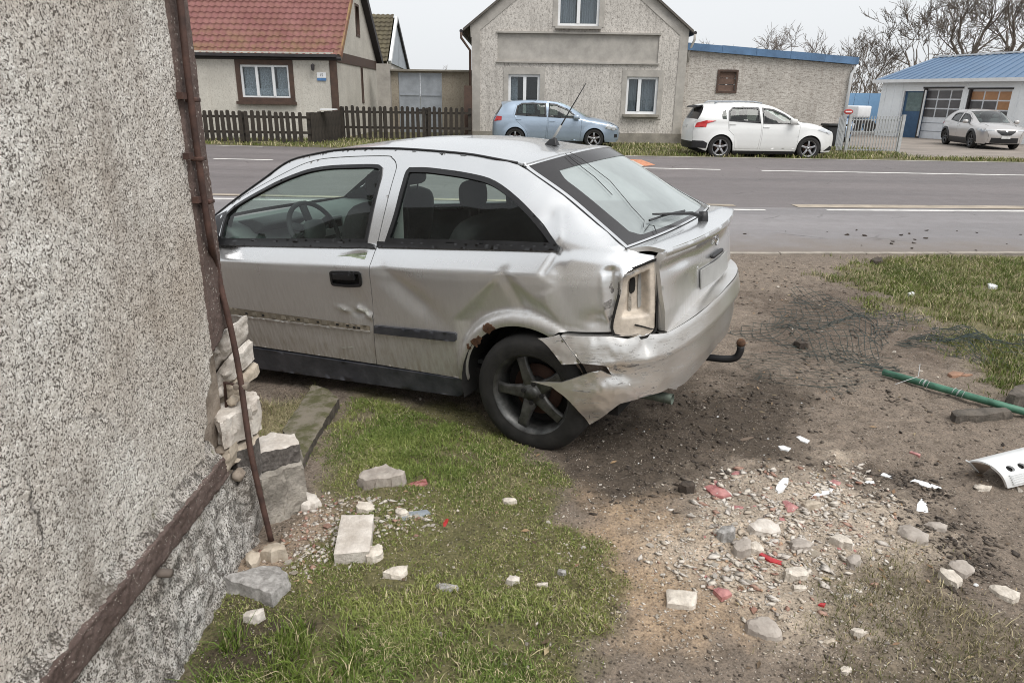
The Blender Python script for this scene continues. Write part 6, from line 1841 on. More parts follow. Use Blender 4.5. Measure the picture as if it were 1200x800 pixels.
m_red = M('red_lamp', (.50, .03, .03), .15, 0, .15)
m_lampc = M('clear_lamp', (.62, .64, .66), .12, .3, .1)
m_plate = M('blank_plate', (.70, .70, .69), .5)
p_blue = paint('light_blue_paint', (.35, .43, .53), .3, .45, .1, .25, (.30, .30, .30), .1, .5)
p_white = paint('white_paint', (.74, .745, .73), .35, .0, .06, .3, (.45, .41, .35), .1, .55)
p_grey = paint('pale_metallic_paint', (.56, .54, .53), .3, .6, .08, .2)
p_blue2 = paint('mid_blue_paint', (.10, .22, .42), .3, .3, .1)

golf = dict(w=1.78, wb=2.578, ra=.345, rw=.315, xr=-.74, xf=3.42, paint=p_blue, yr=.68,
    roof=[(-.44, 1.29), (-.24, 1.41), (.2, 1.46), (.8, 1.47), (1.3, 1.43), (1.65, 1.33), (2.0, 1.16), (2.32, .985), (2.65, .935), (3.05, .84), (3.30, .72)],
    belt=[(-.7, .99), (.1, 1.0), (1.0, .96), (2.2, .90), (3.4, .70)],
    front=[(3.40, .30), (3.41, .45), (3.38, .62)], rear=[(-.54, 1.13), (-.62, 1.0), (-.70, .88), (-.72, .62), (-.72, .42)],
    doors=[[(.40, .26), (.98, .25), (1.03, .7), (1.05, 1.0), (1.03, 1.41), (.6, 1.43), (.2, 1.40), (.02, 1.33), (-.06, 1.06), (.06, .82), (.30, .62), (.40, .45)], [(1.04, .25), (2.12, .26), (2.16, .7), (2.14, .93), (1.72, 1.22), (1.35, 1.385), (1.07, 1.41), (1.09, 1.0), (1.07, .7)]],
    wins=[[(.00, 1.03), (1.00, .985), (.98, 1.385), (.55, 1.40), (.20, 1.375), (.06, 1.30)], [(1.08, .98), (2.10, .935), (1.70, 1.21), (1.34, 1.36), (1.09, 1.385)]],
    mirror=(1.98, .985), mirror_mat=p_blue,
    side_bits=[('tail_lamp', [(-.70, .82), (-.46, .86), (-.45, .98), (-.62, .99)], m_red, .012), ('headlight', [(2.92, .66), (3.22, .58), (3.34, .62), (3.25, .74), (3.0, .80)], m_lampc, .010), ('side_marker', [(3.25, .36), (3.36, .36), (3.36, .46), (3.25, .47)], m_black, .006)],
    strips=[('rear_bumper', [(-.78, .25, -.69, .28), (-.80, .45, -.72, .45), (-.79, .66, -.72, .66)], p_blue, (-1, 0, 0)),
            ('tailgate', [(-.79, .66, -.72, .66), (-.76, .9, -.70, .9), (-.70, 1.03, -.61, 1.02)], p_blue, (-1, 0, 0)),
            ('rear_window', [(-.70, 1.03, -.61, 1.02), (-.58, 1.22, -.52, 1.16), (-.47, 1.39, -.44, 1.29)], m_frit, (-1, 0, .3)),
            ('roof', [(-.50, 1.42, -.44, 1.29), (-.2, 1.462, -.24, 1.41), (.3, 1.49, .2, 1.465), (.9, 1.49, .8, 1.47), (1.45, 1.44, 1.3, 1.43)], p_blue, (0, 0, 1)),
            ('windscreen', [(1.45, 1.44, 1.3, 1.43), (1.85, 1.28, 1.65, 1.33), (2.25, 1.09, 2.0, 1.16), (2.5, .98, 2.32, .985)], m_cglass, (.5, 0, 1)),
            ('bonnet', [(2.5, .98, 2.32, .985), (2.8, .93, 2.65, .935), (3.2, .82, 3.05, .84), (3.42, .69, 3.30, .72)], p_blue, (.2, 0, 1)),
            ('front_bumper', [(3.42, .69, 3.30, .72), (3.47, .58, 3.38, .62), (3.48, .42, 3.40, .42), (3.45, .25, 3.36, .24)], p_blue, (1, 0, 0))],
    bits={'front_bumper': [('grille', [(.05, -.45), (.05, .45), (.28, .42), (.28, -.42)], m_black, .01), ('plate', [(.45, -.28), (.45, .28), (.60, .28), (.60, -.28)], m_plate, .02)]})
peug = dict(w=1.80, wb=2.538, ra=.36, rw=.33, xr=-.80, xf=3.33, paint=p_white, yr=.66,
    roof=[(-.50, 1.42), (-.25, 1.49), (.2, 1.53), (.7, 1.535), (1.2, 1.50), (1.55, 1.41), (1.9, 1.25), (2.3, 1.04), (2.65, .99), (3.0, .90), (3.22, .76)],
    belt=[(-.7, 1.10), (.2, 1.06), (1.0, 1.0), (2.3, .98), (3.4, .75)],
    front=[(3.31, .30), (3.32, .46), (3.30, .64)], rear=[(-.58, 1.25), (-.68, 1.08), (-.76, .98), (-.77, .70), (-.76, .42)],
    doors=[[(.42, .30), (1.08, .29), (1.12, .7), (1.12, 1.02), (1.06, 1.44), (.6, 1.46), (.30, 1.44), (.14, 1.33), (.16, 1.05), (.20, .80), (.36, .66)], [(1.14, .29), (2.16, .30), (2.20, .7), (2.22, 1.0), (1.82, 1.24), (1.5, 1.385), (1.10, 1.44), (1.16, 1.02), (1.16, .7)]],
    wins=[[(.20, 1.06), (1.08, 1.01), (1.03, 1.405), (.6, 1.42), (.30, 1.405), (.20, 1.32)], [(1.18, 1.0), (2.17, .99), (1.80, 1.225), (1.48, 1.36), (1.14, 1.405)]],
    qwin=[(.00, 1.10), (.12, 1.09), (.10, 1.34), (.02, 1.30), (-.02, 1.2)],
    mirror=(1.98, 1.06), mirror_mat=p_white,
    side_bits=[('tail_lamp', [(-.745, .86), (-.45, .88), (-.43, .97), (-.18, 1.05), (-.45, 1.06), (-.70, .985)], m_red, .012), ('headlight', [(2.72, .84), (3.10, .72), (3.20, .74), (3.05, .86), (2.85, .90)], m_lampc, .010), ('bumper_guard', [(-.77, .30), (-.40, .30), (-.38, .44), (-.50, .50), (-.77, .50)], m_black, .010), ('bumper_guard', [(3.0, .26), (3.31, .28), (3.31, .36), (3.2, .40)], m_black, .010)],
    strips=[('rear_bumper', [(-.84, .28, -.73, .30), (-.87, .48, -.765, .48)], m_black, (-1, 0, 0)),
            ('tailgate', [(-.87, .48, -.765, .48), (-.86, .8, -.77, .8), (-.80, 1.0, -.75, .99), (-.74, 1.09, -.68, 1.08)], p_white, (-1, 0, 0)),
            ('rear_window', [(-.74, 1.09, -.68, 1.08), (-.64, 1.28, -.58, 1.27), (-.54, 1.46, -.50, 1.42)], m_frit, (-1, 0, .3)),
            ('roof', [(-.64, 1.465, -.50, 1.42), (-.3, 1.515, -.25, 1.49), (.2, 1.55, .2, 1.53), (.8, 1.55, .7, 1.535), (1.35, 1.51, 1.2, 1.50)], p_white, (0, 0, 1)),
            ('windscreen', [(1.35, 1.51, 1.2, 1.50), (1.75, 1.37, 1.55, 1.41), (2.15, 1.17, 1.9, 1.25), (2.48, 1.03, 2.3, 1.04)], m_cglass, (.5, 0, 1)),
            ('bonnet', [(2.48, 1.03, 2.3, 1.04), (2.8, .99, 2.65, .99), (3.15, .88, 3.0, .90), (3.34, .74, 3.22, .76)], p_white, (.2, 0, 1)),
            ('front_bumper', [(3.34, .74, 3.22, .76), (3.40, .60, 3.30, .64), (3.40, .42, 3.32, .42), (3.36, .28, 3.28, .28)], p_white, (1, 0, 0))],
    bits={'front_bumper': [('grille', [(.1, -.4), (.1, .4), (.5, .36), (.5, -.36)], m_black, .01)], 'tailgate': [('plate', [(.40, -.3), (.40, .3), (.52, .3), (.52, -.3)], m_plate, .015)]})
cx30 = dict(w=1.80, wb=2.655, ra=.375, rw=.335, xr=-.80, xf=3.56, paint=p_grey, yr=.64, clad=True, rim=M('dark_alloy', (.10, .10, .105), .35, .6, .3),
    roof=[(-.52, 1.30), (-.2, 1.42), (.3, 1.49), (.9, 1.50), (1.4, 1.44), (1.75, 1.34), (2.1, 1.18), (2.45, 1.02), (2.8, .98), (3.2, .90), (3.42, .78)],
    belt=[(-.7, 1.06), (.2, 1.02), (1.0, .98), (2.4, .96), (3.5, .78)],
    front=[(3.52, .30), (3.54, .46), (3.52, .66)], rear=[(-.60, 1.18), (-.70, 1.05), (-.76, .9), (-.77, .6), (-.76, .42)],
    doors=[[(.42, .42), (1.10, .42), (1.14, .7), (1.12, 1.0), (1.05, 1.42), (.6, 1.42), (.3, 1.36), (.14, 1.18), (.2, .85), (.38, .68)], [(1.16, .42), (2.22, .42), (2.30, .7), (2.30, .97), (1.95, 1.20), (1.6, 1.355), (1.09, 1.42), (1.16, 1.0), (1.18, .7)]],
    wins=[[(.26, 1.08), (1.06, 1.01), (1.02, 1.365), (.6, 1.37), (.33, 1.31)], [(1.20, 1.0), (2.2, .985), (1.9, 1.18), (1.58, 1.315), (1.17, 1.365)]],
    mirror=(2.08, 1.05), mirror_mat=p_grey,
    side_bits=[('headlight', [(3.02, .76), (3.35, .68), (3.50, .70), (3.45, .76), (3.15, .83)], m_lampc, .010), ('tail_lamp', [(-.74, .86), (-.42, .90), (-.45, .98), (-.70, .98)], m_red, .01)],
    strips=[('rear_bumper', [(-.84, .28, -.73, .30), (-.87, .55, -.765, .52)], m_black, (-1, 0, 0)),
            ('tailgate', [(-.87, .55, -.765, .52), (-.86, .85, -.77, .85), (-.78, 1.06, -.70, 1.05)], p_grey, (-1, 0, 0)),
            ('rear_window', [(-.78, 1.06, -.70, 1.05), (-.64, 1.22, -.6, 1.2), (-.5, 1.35, -.52, 1.30)], m_frit, (-1, 0, .3)),
            ('roof', [(-.6, 1.34, -.52, 1.30), (-.2, 1.46, -.2, 1.42), (.3, 1.53, .3, 1.49), (.9, 1.535, .9, 1.50), (1.55, 1.46, 1.4, 1.44)], p_grey, (0, 0, 1)),
            ('windscreen', [(1.55, 1.46, 1.4, 1.44), (1.95, 1.32, 1.75, 1.34), (2.35, 1.14, 2.1, 1.18), (2.66, 1.02, 2.45, 1.02)], m_cglass, (.5, 0, 1)),
            ('bonnet', [(2.66, 1.02, 2.45, 1.02), (3.0, .98, 2.8, .98), (3.38, .90, 3.2, .90), (3.60, .78, 3.42, .78)], p_grey, (.2, 0, 1)),
            ('front_bumper', [(3.60, .78, 3.42, .78), (3.66, .66, 3.52, .66), (3.67, .46, 3.54, .46), (3.62, .24, 3.50, .26)], p_grey, (1, 0, 0))],
    bits={'front_bumper': [('grille', [(.08, -.52), (.08, .52), (.30, .50), (.50, .30), (.52, 0), (.50, -.30), (.30, -.50)], m_black, .012), ('headlight', [(.02, .60), (.02, .97), (.16, .97), (.16, .62)], m_lampc, .012), ('headlight', [(.02, -.60), (.02, -.97), (.16, -.97), (.16, -.62)], m_lampc, .012), ('lower_grille', [(.66, -.85), (.66, .85), (.98, .85), (.98, -.85)], m_black, .010), ('plate', [(.56, -.28), (.56, .28), (.70, .28), (.70, -.28)], m_plate, .02), ('emblem', [(.16, -.07), (.16, .07), (.30, .0)], m_chrome, .022)]})
def axle(px, py, Y): p = at(px, py, Y); return p
def place_line(pr_, pf, Y, wb):
    """rear axle position and heading for a car whose hubs lie on two sight lines; near side at Y"""
    a = at(*pr_, Y); return a
a = at(604.5, 160, 24.0); simple_car('parked_hatchback', 'light blue five-door hatchback parked on the verge before the gabled house', (float(a[0]), 24.0 + .80, .05), R(-1.5), golf)
a = at(842.7, 175, 20.85)
pg = simple_car('parked_crossover', 'white high hatchback with red tail lamp parked on the verge by the outbuilding', (float(a[0]), 20.85 + .82, .02), R(0.), peug)
for s in (1, -1):
    k = MB(); k.tube([(-.2, s * .56, 1.51), (-.1, s * .56, 1.565), (.9, s * .575, 1.575), (1.15, s * .57, 1.53)], .02, 6); k.build('roof_rail', m_zinc, pg, True)
k = MB(); k.prism([(-.74, 1.385), (-.5, 1.44), (-.5, 1.47), (-.70, 1.43)], lambda a, b: (a, -.52, b), lambda a, b: (a, .52, b)); k.build('roof_spoiler', m_black, pg)
hd_ = math.atan2(-.985, -.17)
fr_ = np.array([19.45, 30.3]); 
simple_car('parked_crossover', 'pale beige compact crossover with black cladding facing the road in front of the garage', (float(fr_[0] - 2.655 * math.cos(hd_) + .4), float(fr_[1] - 2.655 * math.sin(hd_)), -.13), hd_, cx30)
bl_ = dict(golf); bl_['paint'] = p_blue2; bl_['mirror_mat'] = p_blue2
bq = at(999, 155, 29.5)
simple_car('parked_hatchback', 'mid blue car half hidden behind the gate and downpipe', (float(bq[0]) - .55, 29.5 + 2.9, .05), R(-97), bl_)
# ------------------------------------------------------------------ smashed masonry at the corner (parts of the building)
def stone_px(name, px, Y, depth, mat, parent, amp=.008, seed=1, res=.014, lean=0., taper=.96):
    """a stone whose face towards the camera has a surveyed outline; real depth behind it"""
    P3 = np.array([at(a, b, Y) for a, b in px]); poly = dens(P3[:, [0, 2]], .018); poly = poly + .007 * np.stack([fbm(poly[:, 0] * 40, poly[:, 1] * 40, q, seed + 60, 2) for q in (0, 3)], 1)
    P, T = cdt(poly, [], res)
    n = len(P); c = P.mean(0)
    d = np.clip(polydist(P, poly) / .02, 0, 1)
    yf = Y + .014 * (1 - d) ** 2 + 1.8 * amp * fbm(P[:, 0] * 24, P[:, 1] * 24, 0, seed, 4) + .004 * fbm(P[:, 0] * 90, P[:, 1] * 90, 0, seed, 2)
    Q = c + (P - c) * taper
    V = np.concatenate([np.c_[P[:, 0], yf, P[:, 1]], np.c_[Q[:, 0], np.full(n, Y + depth * .98), Q[:, 1] + lean]])
    E = np.concatenate([T[:, [0, 1]], T[:, [1, 2]], T[:, [2, 0]]]); key = np.sort(E, 1)
    _, inv, cnt = np.unique(key, axis=0, return_inverse=True, return_counts=True); E = E[cnt[inv.ravel()] == 1]
    # side walls in three rings so the sides are rough too
    rings = [np.arange(n)]
    F = [T, T[:, ::-1] + n]
    b = np.unique(E); m = np.full(n, -1); m[b] = np.arange(len(b)); prev = b.copy(); Vs = [V]; base = 2 * n; nr = 4
    for r_ in range(1, nr + 1):
        if r_ < nr:
            f_ = r_ / nr; W = V[b] * (1 - f_) + V[b + n] * f_
            W += amp * 1.2 * np.stack([fbm(W[:, 0] * 25, W[:, 1] * 25, W[:, 2] * 25, seed + 5 + q, 2) for q in range(3)], 1)
            Vs.append(W); cur = base + np.arange(len(b)); base += len(b)
        else: cur = b + n
        i0, i1 = m[E[:, 0]], m[E[:, 1]]
        F.append(np.stack([prev[i0], cur[i0], prev[i1]], 1)); F.append(np.stack([prev[i1], cur[i0], cur[i1]], 1))
        prev = cur
    o = mesh_obj(name, np.concatenate(Vs) - np.asarray(parent.location if parent else (0, 0, 0)), np.concatenate(F), mat, parent)
    bm = bmesh.new(); bm.from_mesh(o.data); bmesh.ops.recalc_face_normals(bm, faces=bm.faces); bm.to_mesh(o.data); bm.free()
    return auto_smooth(o, 40)
m_footing = M('earthy_concrete', (.10, .085, .068), .95, 0, .5, 12, 80, 1., 60, .01, (.17, .145, .12))
m_brickred = M('crumbled_brick', (.40, .20, .14), .95, 0, .35, 20, 70, .8, 60, .006, (.50, .33, .26))
m_mortar = M('sandy_mortar', (.52, .43, .33), .95, 0, .3, 18, 70, .9, 60, .006, (.56, .49, .40))
for px, Y, d, mt_, sd_ in (
    ([(251, 399), (258, 391), (265, 388), (267, 412), (264, 420), (256, 430), (248, 438), (248, 420)], 2.45, .22, m_pale, 1),
    ([(249, 441), (258, 430), (266, 420), (271, 424), (273, 447), (262, 452), (250, 462), (245, 456)], 2.44, .24, m_pale, 2),
    ([(246, 464), (258, 453), (272, 449), (279, 453), (281, 462), (264, 472), (250, 484), (244, 482)], 2.45, .24, m_mortar, 3),
    ([(241, 506), (249, 501), (262, 508), (263, 519), (252, 526), (240, 522)], 2.36, .20, m_mortar, 5),
    ([(254, 522), (263, 510), (270, 507), (276, 514), (272, 530), (262, 533)], 2.38, .16, m_brickred, 6),
    ([(262, 559), (276, 552), (284, 554), (291, 578), (296, 612), (297, 640), (290, 655), (278, 640), (268, 600)], 2.29, .16, m_cast2, 11),
    ([(270, 580), (280, 566), (288, 590), (290, 618), (284, 636), (274, 622), (266, 600)], 2.275, .10, m_cast2, 12),
    ([(236, 558), (250, 546), (262, 538), (266, 531), (268, 540), (264, 556), (258, 566), (244, 572)], 2.22, .10, m_mortar, 13)):
    stone_px('masonry_stone', px, Y, d, mt_, house, .009, sd_, .009)

rs_ = np.random.RandomState(9)
for i, (a, b, r_, Y) in enumerate(((256, 463, 7, 2.41), (270, 472, 6, 2.40), (249, 486, 7, 2.38), (256, 531, 7, 2.30), (271, 543, 7, 2.30), (262, 440, 6, 2.42), (284, 548, 6, 2.37), (252, 415, 5, 2.43), (276, 560, 8, 2.26), (250, 548, 6, 2.24))):
    px = [(a + r_ * rs_.uniform(.6, 1.2) * math.cos(q), b + r_ * rs_.uniform(.45, .95) * math.sin(q)) for q in np.linspace(0, 6.283, 8)[:-1]]
    stone_px('masonry_stone', px, Y, .05, [m_pale, m_mortar, m_pale, m_core, m_mortar][i % 5], house, .005, 30 + i, .008)
def block_top(name, px, ztop, zbot, mats, parent=None, amp=.004, seed=1, res=.012, bot=1.0, slope=(0, 0), fall=0.):
    """a broken block: its top face surveyed in the plane z=ztop, rough sides down to zbot; top and sides differ in material"""
    poly = dens(np.array([gz(a, b, ztop)[:2] for a, b in px]), .02)
    poly = poly + amp * 1.4 * np.stack([fbm(poly[:, 0] * 38, poly[:, 1] * 38, q, seed + 60, 2) for q in (0, 3)], 1)
    P, T = cdt(poly, [], res); n = len(P); c = P.mean(0)
    d = np.clip(polydist(P, poly) / .010, 0, 1)
    z = ztop - .004 * (1 - d)**2 + amp * (1.2 * fbm(P[:, 0] * 20, P[:, 1] * 20, 0, seed, 4) + .5 * fbm(P[:, 0] * 70, P[:, 1] * 70, 0, seed, 2)) + (P - c) @ np.asarray(slope)
    E = np.concatenate([T[:, [0, 1]], T[:, [1, 2]], T[:, [2, 0]]]); key = np.sort(E, 1)
    _, inv, cnt = np.unique(key, axis=0, return_inverse=True, return_counts=True); E = E[cnt[inv.ravel()] == 1]
    b = np.unique(E); m = np.full(n, -1); m[b] = np.arange(len(b)); i0, i1 = m[E[:, 0]], m[E[:, 1]]
    V = [np.c_[P, z]]; F = [T]; MI = [np.zeros(len(T), int)]; off = n
    W = np.c_[P[b], z[b]]; prev = off + np.arange(len(b)); V.append(W.copy()); off += len(b); nr = max(3, int((ztop - zbot) / .022))
    for r_ in range(1, nr + 1):
        f_ = r_ / nr; Wk = W.copy(); Wk[:, 2] = W[:, 2] * (1 - f_) + zbot * f_; Wk[:, :2] = c + (W[:, :2] - c) * (1 + (bot - 1) * f_)
        Wk[:, :2] += amp * 1.6 * np.stack([fbm(Wk[:, 0] * 30, Wk[:, 1] * 30, Wk[:, 2] * 30, seed + q, 3) for q in (5, 8)], 1)
        cur = off + np.arange(len(b)); V.append(Wk); off += len(b)
        F += [np.stack([prev[i0], cur[i0], prev[i1]], 1), np.stack([prev[i1], cur[i0], cur[i1]], 1)]; MI += [np.ones(2 * len(E), int)]
        prev = cur
    V = np.concatenate(V); F = np.concatenate(F); o0 = np.asarray(parent.location) if parent else np.array([c[0], c[1], zbot])
    o = mesh_obj(name, V - o0, F, list(mats), parent, False, np.concatenate(MI))
    bm = bmesh.new(); bm.from_mesh(o.data); bmesh.ops.recalc_face_normals(bm, faces=bm.faces); bm.to_mesh(o.data); bm.free()
    auto_smooth(o, 28)
    if not parent: o.location = o0
    return o
zH = .30
block_top('masonry_stone', [(296, 514), (318, 505), (333, 508), (346, 506), (350, 518), (334, 523), (318, 527), (298, 532)], zH, zH - .085, (m_pale, m_soot), house, .007, 8, .010, .97)
block_top('masonry_stone', [(280, 556), (294, 540), (320, 536), (352, 527), (354, 541), (330, 551), (306, 560)], zH - .088, -.06, (m_conc, m_conc), house, .010, 10, .012, 1.10)
zD = float(at(280, 470, 2.46)[2])
block_top('masonry_stone', [(246, 484), (256, 470), (278, 457), (298, 459), (304, 468), (292, 478), (272, 484), (256, 494)], zD, zD - .125, (m_pale, m_pale), house, .010, 4, .010, .92, (.1, .05))
zG = float(at(285, 514, 2.42)[2])
block_top('masonry_stone', [(264, 524), (278, 511), (296, 504), (304, 511), (296, 520), (276, 529)], zG, zG - .15, (m_mortar, m_soot), house, .008, 7, .010, 1.02)
# rusty conduit torn off the wall
cd = thing('conduit_pipe', 'rusty steel conduit running down the house corner and bent away over the broken stones', 'pipe', (WX, WY, 0))
LC = np.asarray(cd.location)
path = [atx(a, b, WX + .030) for a, b in ((207, -40), (211, 0), (217, 60), (222, 104), (229, 160), (234, 196), (240, 240), (247, 284))]
low = [(253, 312, 2.44), (262, 350, 2.43), (272, 392, 2.42), (281, 440, 2.40), (288, 490, 2.36), (294, 530, 2.33), (305, 580, 2.31), (318, 629, 2.30)]
path += [at(a, b, Y) for a, b, Y in low]; path[-1][2] = -.02
k = MB(); k.tube([p - LC for p in smoothline(path, 4)], .0115, 8); k.build('tube', m_rust, cd, True)
for (a, b) in ((226, 117), (233, 186), (243, 236)):
    p = atx(a, b, WX + .028) - LC
    o = MB().box((0, 0, 0), (.036, .040, .014)).build('clip', m_rust, cd); o.location = p; bevel(o, .004)
    MB().box(p + np.array([-.012, -.05, .012]), (.02, .03, .02)).build('wedge', m_rust, cd)
p = at(283, 452, 2.40) - LC
o = MB().box((0, 0, 0), (.05, .035, .02)).build('clip', M('pale_bracket', (.26, .22, .18), .8, .2, .3), cd); o.location = p; bevel(o, .004)
k = MB(); k.tube([p, p + np.array([-.07, .02, .004]), p + np.array([-.075, .02, -.10])], .006, 6); k.build('bracket_rod', m_rust, cd, True)
kn = thing('pipe_stub', 'short rusty pipe stub sticking out just under the brown plinth band', 'pipe', tuple(atx(190, 671, WX + .035)))
MB().lathe([(.0, .03), (.013, .028), (.014, -.02)], 12, 'X').build('stub', M('grey_rust', (.16, .13, .11), .8, .2, .4), kn, True)

# ------------------------------------------------------------------ loose pieces on the ground
def slab(name, px, h, mat, label, cat, group=None, seed=1, amp=.006, res=.012, flare_=1.06, tilt=(0, 0), thin=False):
    c = np.mean(np.array(px, float), 0); g = gnd(*c); z0 = g[2]
    if amp < .0025 and h < .02: h *= .5
    q = np.array(px, float); t0, t1 = q[:, 1].min(), q[:, 1].max()
    dist = np.linalg.norm(g - _cC); hpx = h * CAM_F / dist * .85
    if hpx > .42 * (t1 - t0): h *= .42 * (t1 - t0) / hpx; hpx = .42 * (t1 - t0)
    q[:, 1] = t0 + (q[:, 1] - t0) * (1 - hpx / (t1 - t0))          # the upper edge of the piece; its side shows below
    poly = np.array([gz(a, b, z0 + h)[:2] for a, b in q]) - g[:2]
    size = float(np.ptp(poly, 0).max())
    if amp > .0035:
        poly = dens(poly, size / 9); amp = max(amp, .03 * size)
        cp = poly.mean(0); rr_ = poly - cp
        poly = cp + rr_ * (1 + .24 * fbm(poly[:, 0] * 5 / size, poly[:, 1] * 5 / size, 0, seed + 40, 3))[:, None]
        if tilt == (0, 0): rs = np.random.RandomState(seed); tilt = tuple(rs.uniform(-.22, .22, 2) * min(1, h / size * 3)); flare_ = max(flare_, 1.10)
    P, T = cdt(poly, [], max(res, .006))
    n = len(P); cc = P.mean(0)
    d = np.clip(polydist(P, poly) / .012, 0, 1)
    z = h - (.35 * min(h, .02)) * (1 - d)**2 + amp * fbm(P[:, 0] * 2.2 / size, P[:, 1] * 2.2 / size, 0, seed, 4) * (.4 + .6 * d) + (.5 * amp * fbm(P[:, 0] * 8 / size, P[:, 1] * 8 / size, 0, seed + 2, 3) if amp > .0035 else 0) + tilt[0] * P[:, 0] + tilt[1] * P[:, 1]
    Q = cc + (P - cc) * flare_
    V = np.concatenate([np.c_[P, z], np.c_[Q, np.full(n, -.012)]])
    E = np.concatenate([T[:, [0, 1]], T[:, [1, 2]], T[:, [2, 0]]]); key = np.sort(E, 1)
    _, inv, cnt = np.unique(key, axis=0, return_inverse=True, return_counts=True); E = E[cnt[inv.ravel()] == 1]
    b = np.unique(E); m = np.full(n, -1); m[b] = np.arange(len(b))
    W = V[b] * .55 + V[b + n] * .45; W[:, :2] += min(amp * 1.5, h * .3) * np.stack([fbm(W[:, 0] * 40, W[:, 1] * 40, W[:, 2] * 40, seed + q, 2) for q in (3, 7)], 1)
    i0, i1 = m[E[:, 0]], m[E[:, 1]]; o2 = 2 * n
    F = [T, np.stack([E[:, 0], o2 + i0, E[:, 1]], 1), np.stack([E[:, 1], o2 + i0, o2 + i1], 1), np.stack([o2 + i0, E[:, 0] + n, o2 + i1], 1), np.stack([o2 + i1, E[:, 0] + n, E[:, 1] + n], 1)]
    o = mesh_obj(name, np.concatenate([V, W]), np.concatenate(F), mat)
    bm = bmesh.new(); bm.from_mesh(o.data); bmesh.ops.recalc_face_normals(bm, faces=bm.faces); bm.to_mesh(o.data); bm.free()
    auto_smooth(o, 24); o.location = g
    return tag(o, label, cat, group)
m_plaster = M('pale_plaster', (.68, .60, .505), .92, 0, .34, 22, 110, 1., 90, .006, (.80, .73, .64))
m_stone = M('grey_stone', (.42, .36, .31), .92, 0, .35, 14, 70, .8, 60, .005, (.50, .45, .40))
m_render = M('grey_render_lump', (.36, .34, .315), .92, 0, .45, 40, 120, .9, 110, .005, (.50, .48, .46))
m_redp = M('red_lamp_plastic', (.36, .09, .09), .3, 0, .4, 14, 60, col2=(.56, .27, .25))
m_redd = M('deep_red_plastic', (.42, .030, .035), .25, 0, .2)
m_whitep = M('white_plastic', (.76, .77, .77), .35, 0, .08, 5, 40)
m_greyp = M('blue_grey_plastic', (.30, .33, .36), .5, 0, .3, 10, 60)
m_clod = M('dark_clod', (.070, .054, .042), .95, 0, .5, 20, 70, .9, 60, .008)
m_moss = NT('mossy_concrete')
_a = m_moss.noise(9, 6, .7); _b = m_moss.noise(60, 4, .7)
m_moss.bump(m_moss.math('ADD', _a, _b), .9, .012)
m_moss = m_moss.fin(m_moss.mix(m_moss.ramp(_a, [(.42, 0), (.58, 1)]), (.20, .175, .135), (.085, .082, .035)), .95, 0)

tag(block_top('kerb_slab', [(366, 450), (382, 454), (397, 466), (376, 500), (354, 538), (342, 520), (331, 502), (348, 478)], float(Zg(-.75, 3.1)) + .05, -.10, (m_moss, m_footing), None, .004, 3, .014, 1.0), 'mossy concrete kerb slab lying between the broken corner and the car', 'slab')
tag(block_top('brick', [(391, 645), (396, 622), (400, 605), (438, 604), (436, 622), (433, 642)], .085, -.01, (m_pale, m_pale), None, .0016, 4, .012, .96, (0, .10)), 'large clean-cut pale block standing on the grass near the house', 'brick')
slab('rubble_piece', [(434, 640), (444, 634), (449, 640), (446, 652), (436, 659), (428, 656)], .05, m_plaster, 'pale lump tucked against the right side of the large pale block', 'rubble', None, 5)
slab('rock', [(420, 563), (427, 549), (440, 546), (452, 542), (462, 552), (476, 561), (475, 570), (450, 573), (428, 571)], .055, m_stone, 'angular grey rock on the grass below the car sill', 'rock', None, 6, .012, .012)
slab('rubble_piece', [(450, 675), (456, 667), (468, 661), (478, 658), (478, 667), (468, 678), (458, 677)], .03, m_plaster, 'pale triangular plaster flake on the lawn right of the large pale block', 'rubble', None, 7)
slab('rubble_piece', [(511, 684), (518, 681), (531, 683), (537, 689), (530, 694), (517, 693)], .018, m_render, 'flat grey flake alone on the lawn below the rock', 'rubble', None, 8)
slab('rubble_piece', [(417, 597), (420, 588), (430, 585), (438, 589), (438, 598), (430, 602), (420, 601)], .035, m_plaster, 'round pale pebble just above the large pale block', 'rubble', None, 9)
slab('rubble_piece', [(284, 722), (290, 716), (300, 713), (309, 710), (309, 719), (300, 727), (292, 731), (285, 728)], .03, m_pale, 'white chunk on the mud below the grey roughcast slab', 'rubble', None, 10)
slab('rubble_piece', [(263, 683), (280, 672), (303, 659), (320, 660), (337, 668), (340, 684), (328, 694), (317, 704), (290, 697)], .038, m_render, 'grey roughcast slab fallen against the foot of the plinth', 'rubble', None, 11, .010)
slab('rubble_piece', [(288, 660), (287, 648), (296, 642), (304, 646), (303, 657), (294, 666)], .05, m_mortar, 'sandy stone wedged between the plinth and the grey roughcast slab', 'rubble', None, 12)
slab('rubble_piece', [(306, 652), (308, 640), (324, 634), (335, 641), (334, 652), (318, 657)], .045, m_mortar, 'buff stone by the lower end of the rusty conduit', 'rubble', None, 13)
slab('rubble_piece', [(334, 585), (340, 576), (356, 574), (370, 580), (374, 588), (360, 596), (342, 594)], .035, m_pale, 'broad pale lump at the head of the rubble beside the concrete stub', 'rubble', None, 14)
slab('trim_piece', [(470, 605), (474, 600), (500, 596), (504, 600), (486, 608), (472, 610)], .012, m_greyp, 'grey strip of broken trim on the lawn right of the round pale pebble', 'trim', None, 15, .001)
slab('red_shard', [(474, 569), (482, 565), (499, 560), (501, 566), (490, 571), (478, 573)], .012, m_redp, 'red plastic splinter touching the angular grey rock', 'shard', None, 16, .002)
slab('red_shard', [(517, 618), (520, 609), (523, 606), (526, 608), (522, 617)], .010, m_redd, 'thin red splinter standing in the lawn right of the trim strip', 'shard', None, 17, .002)
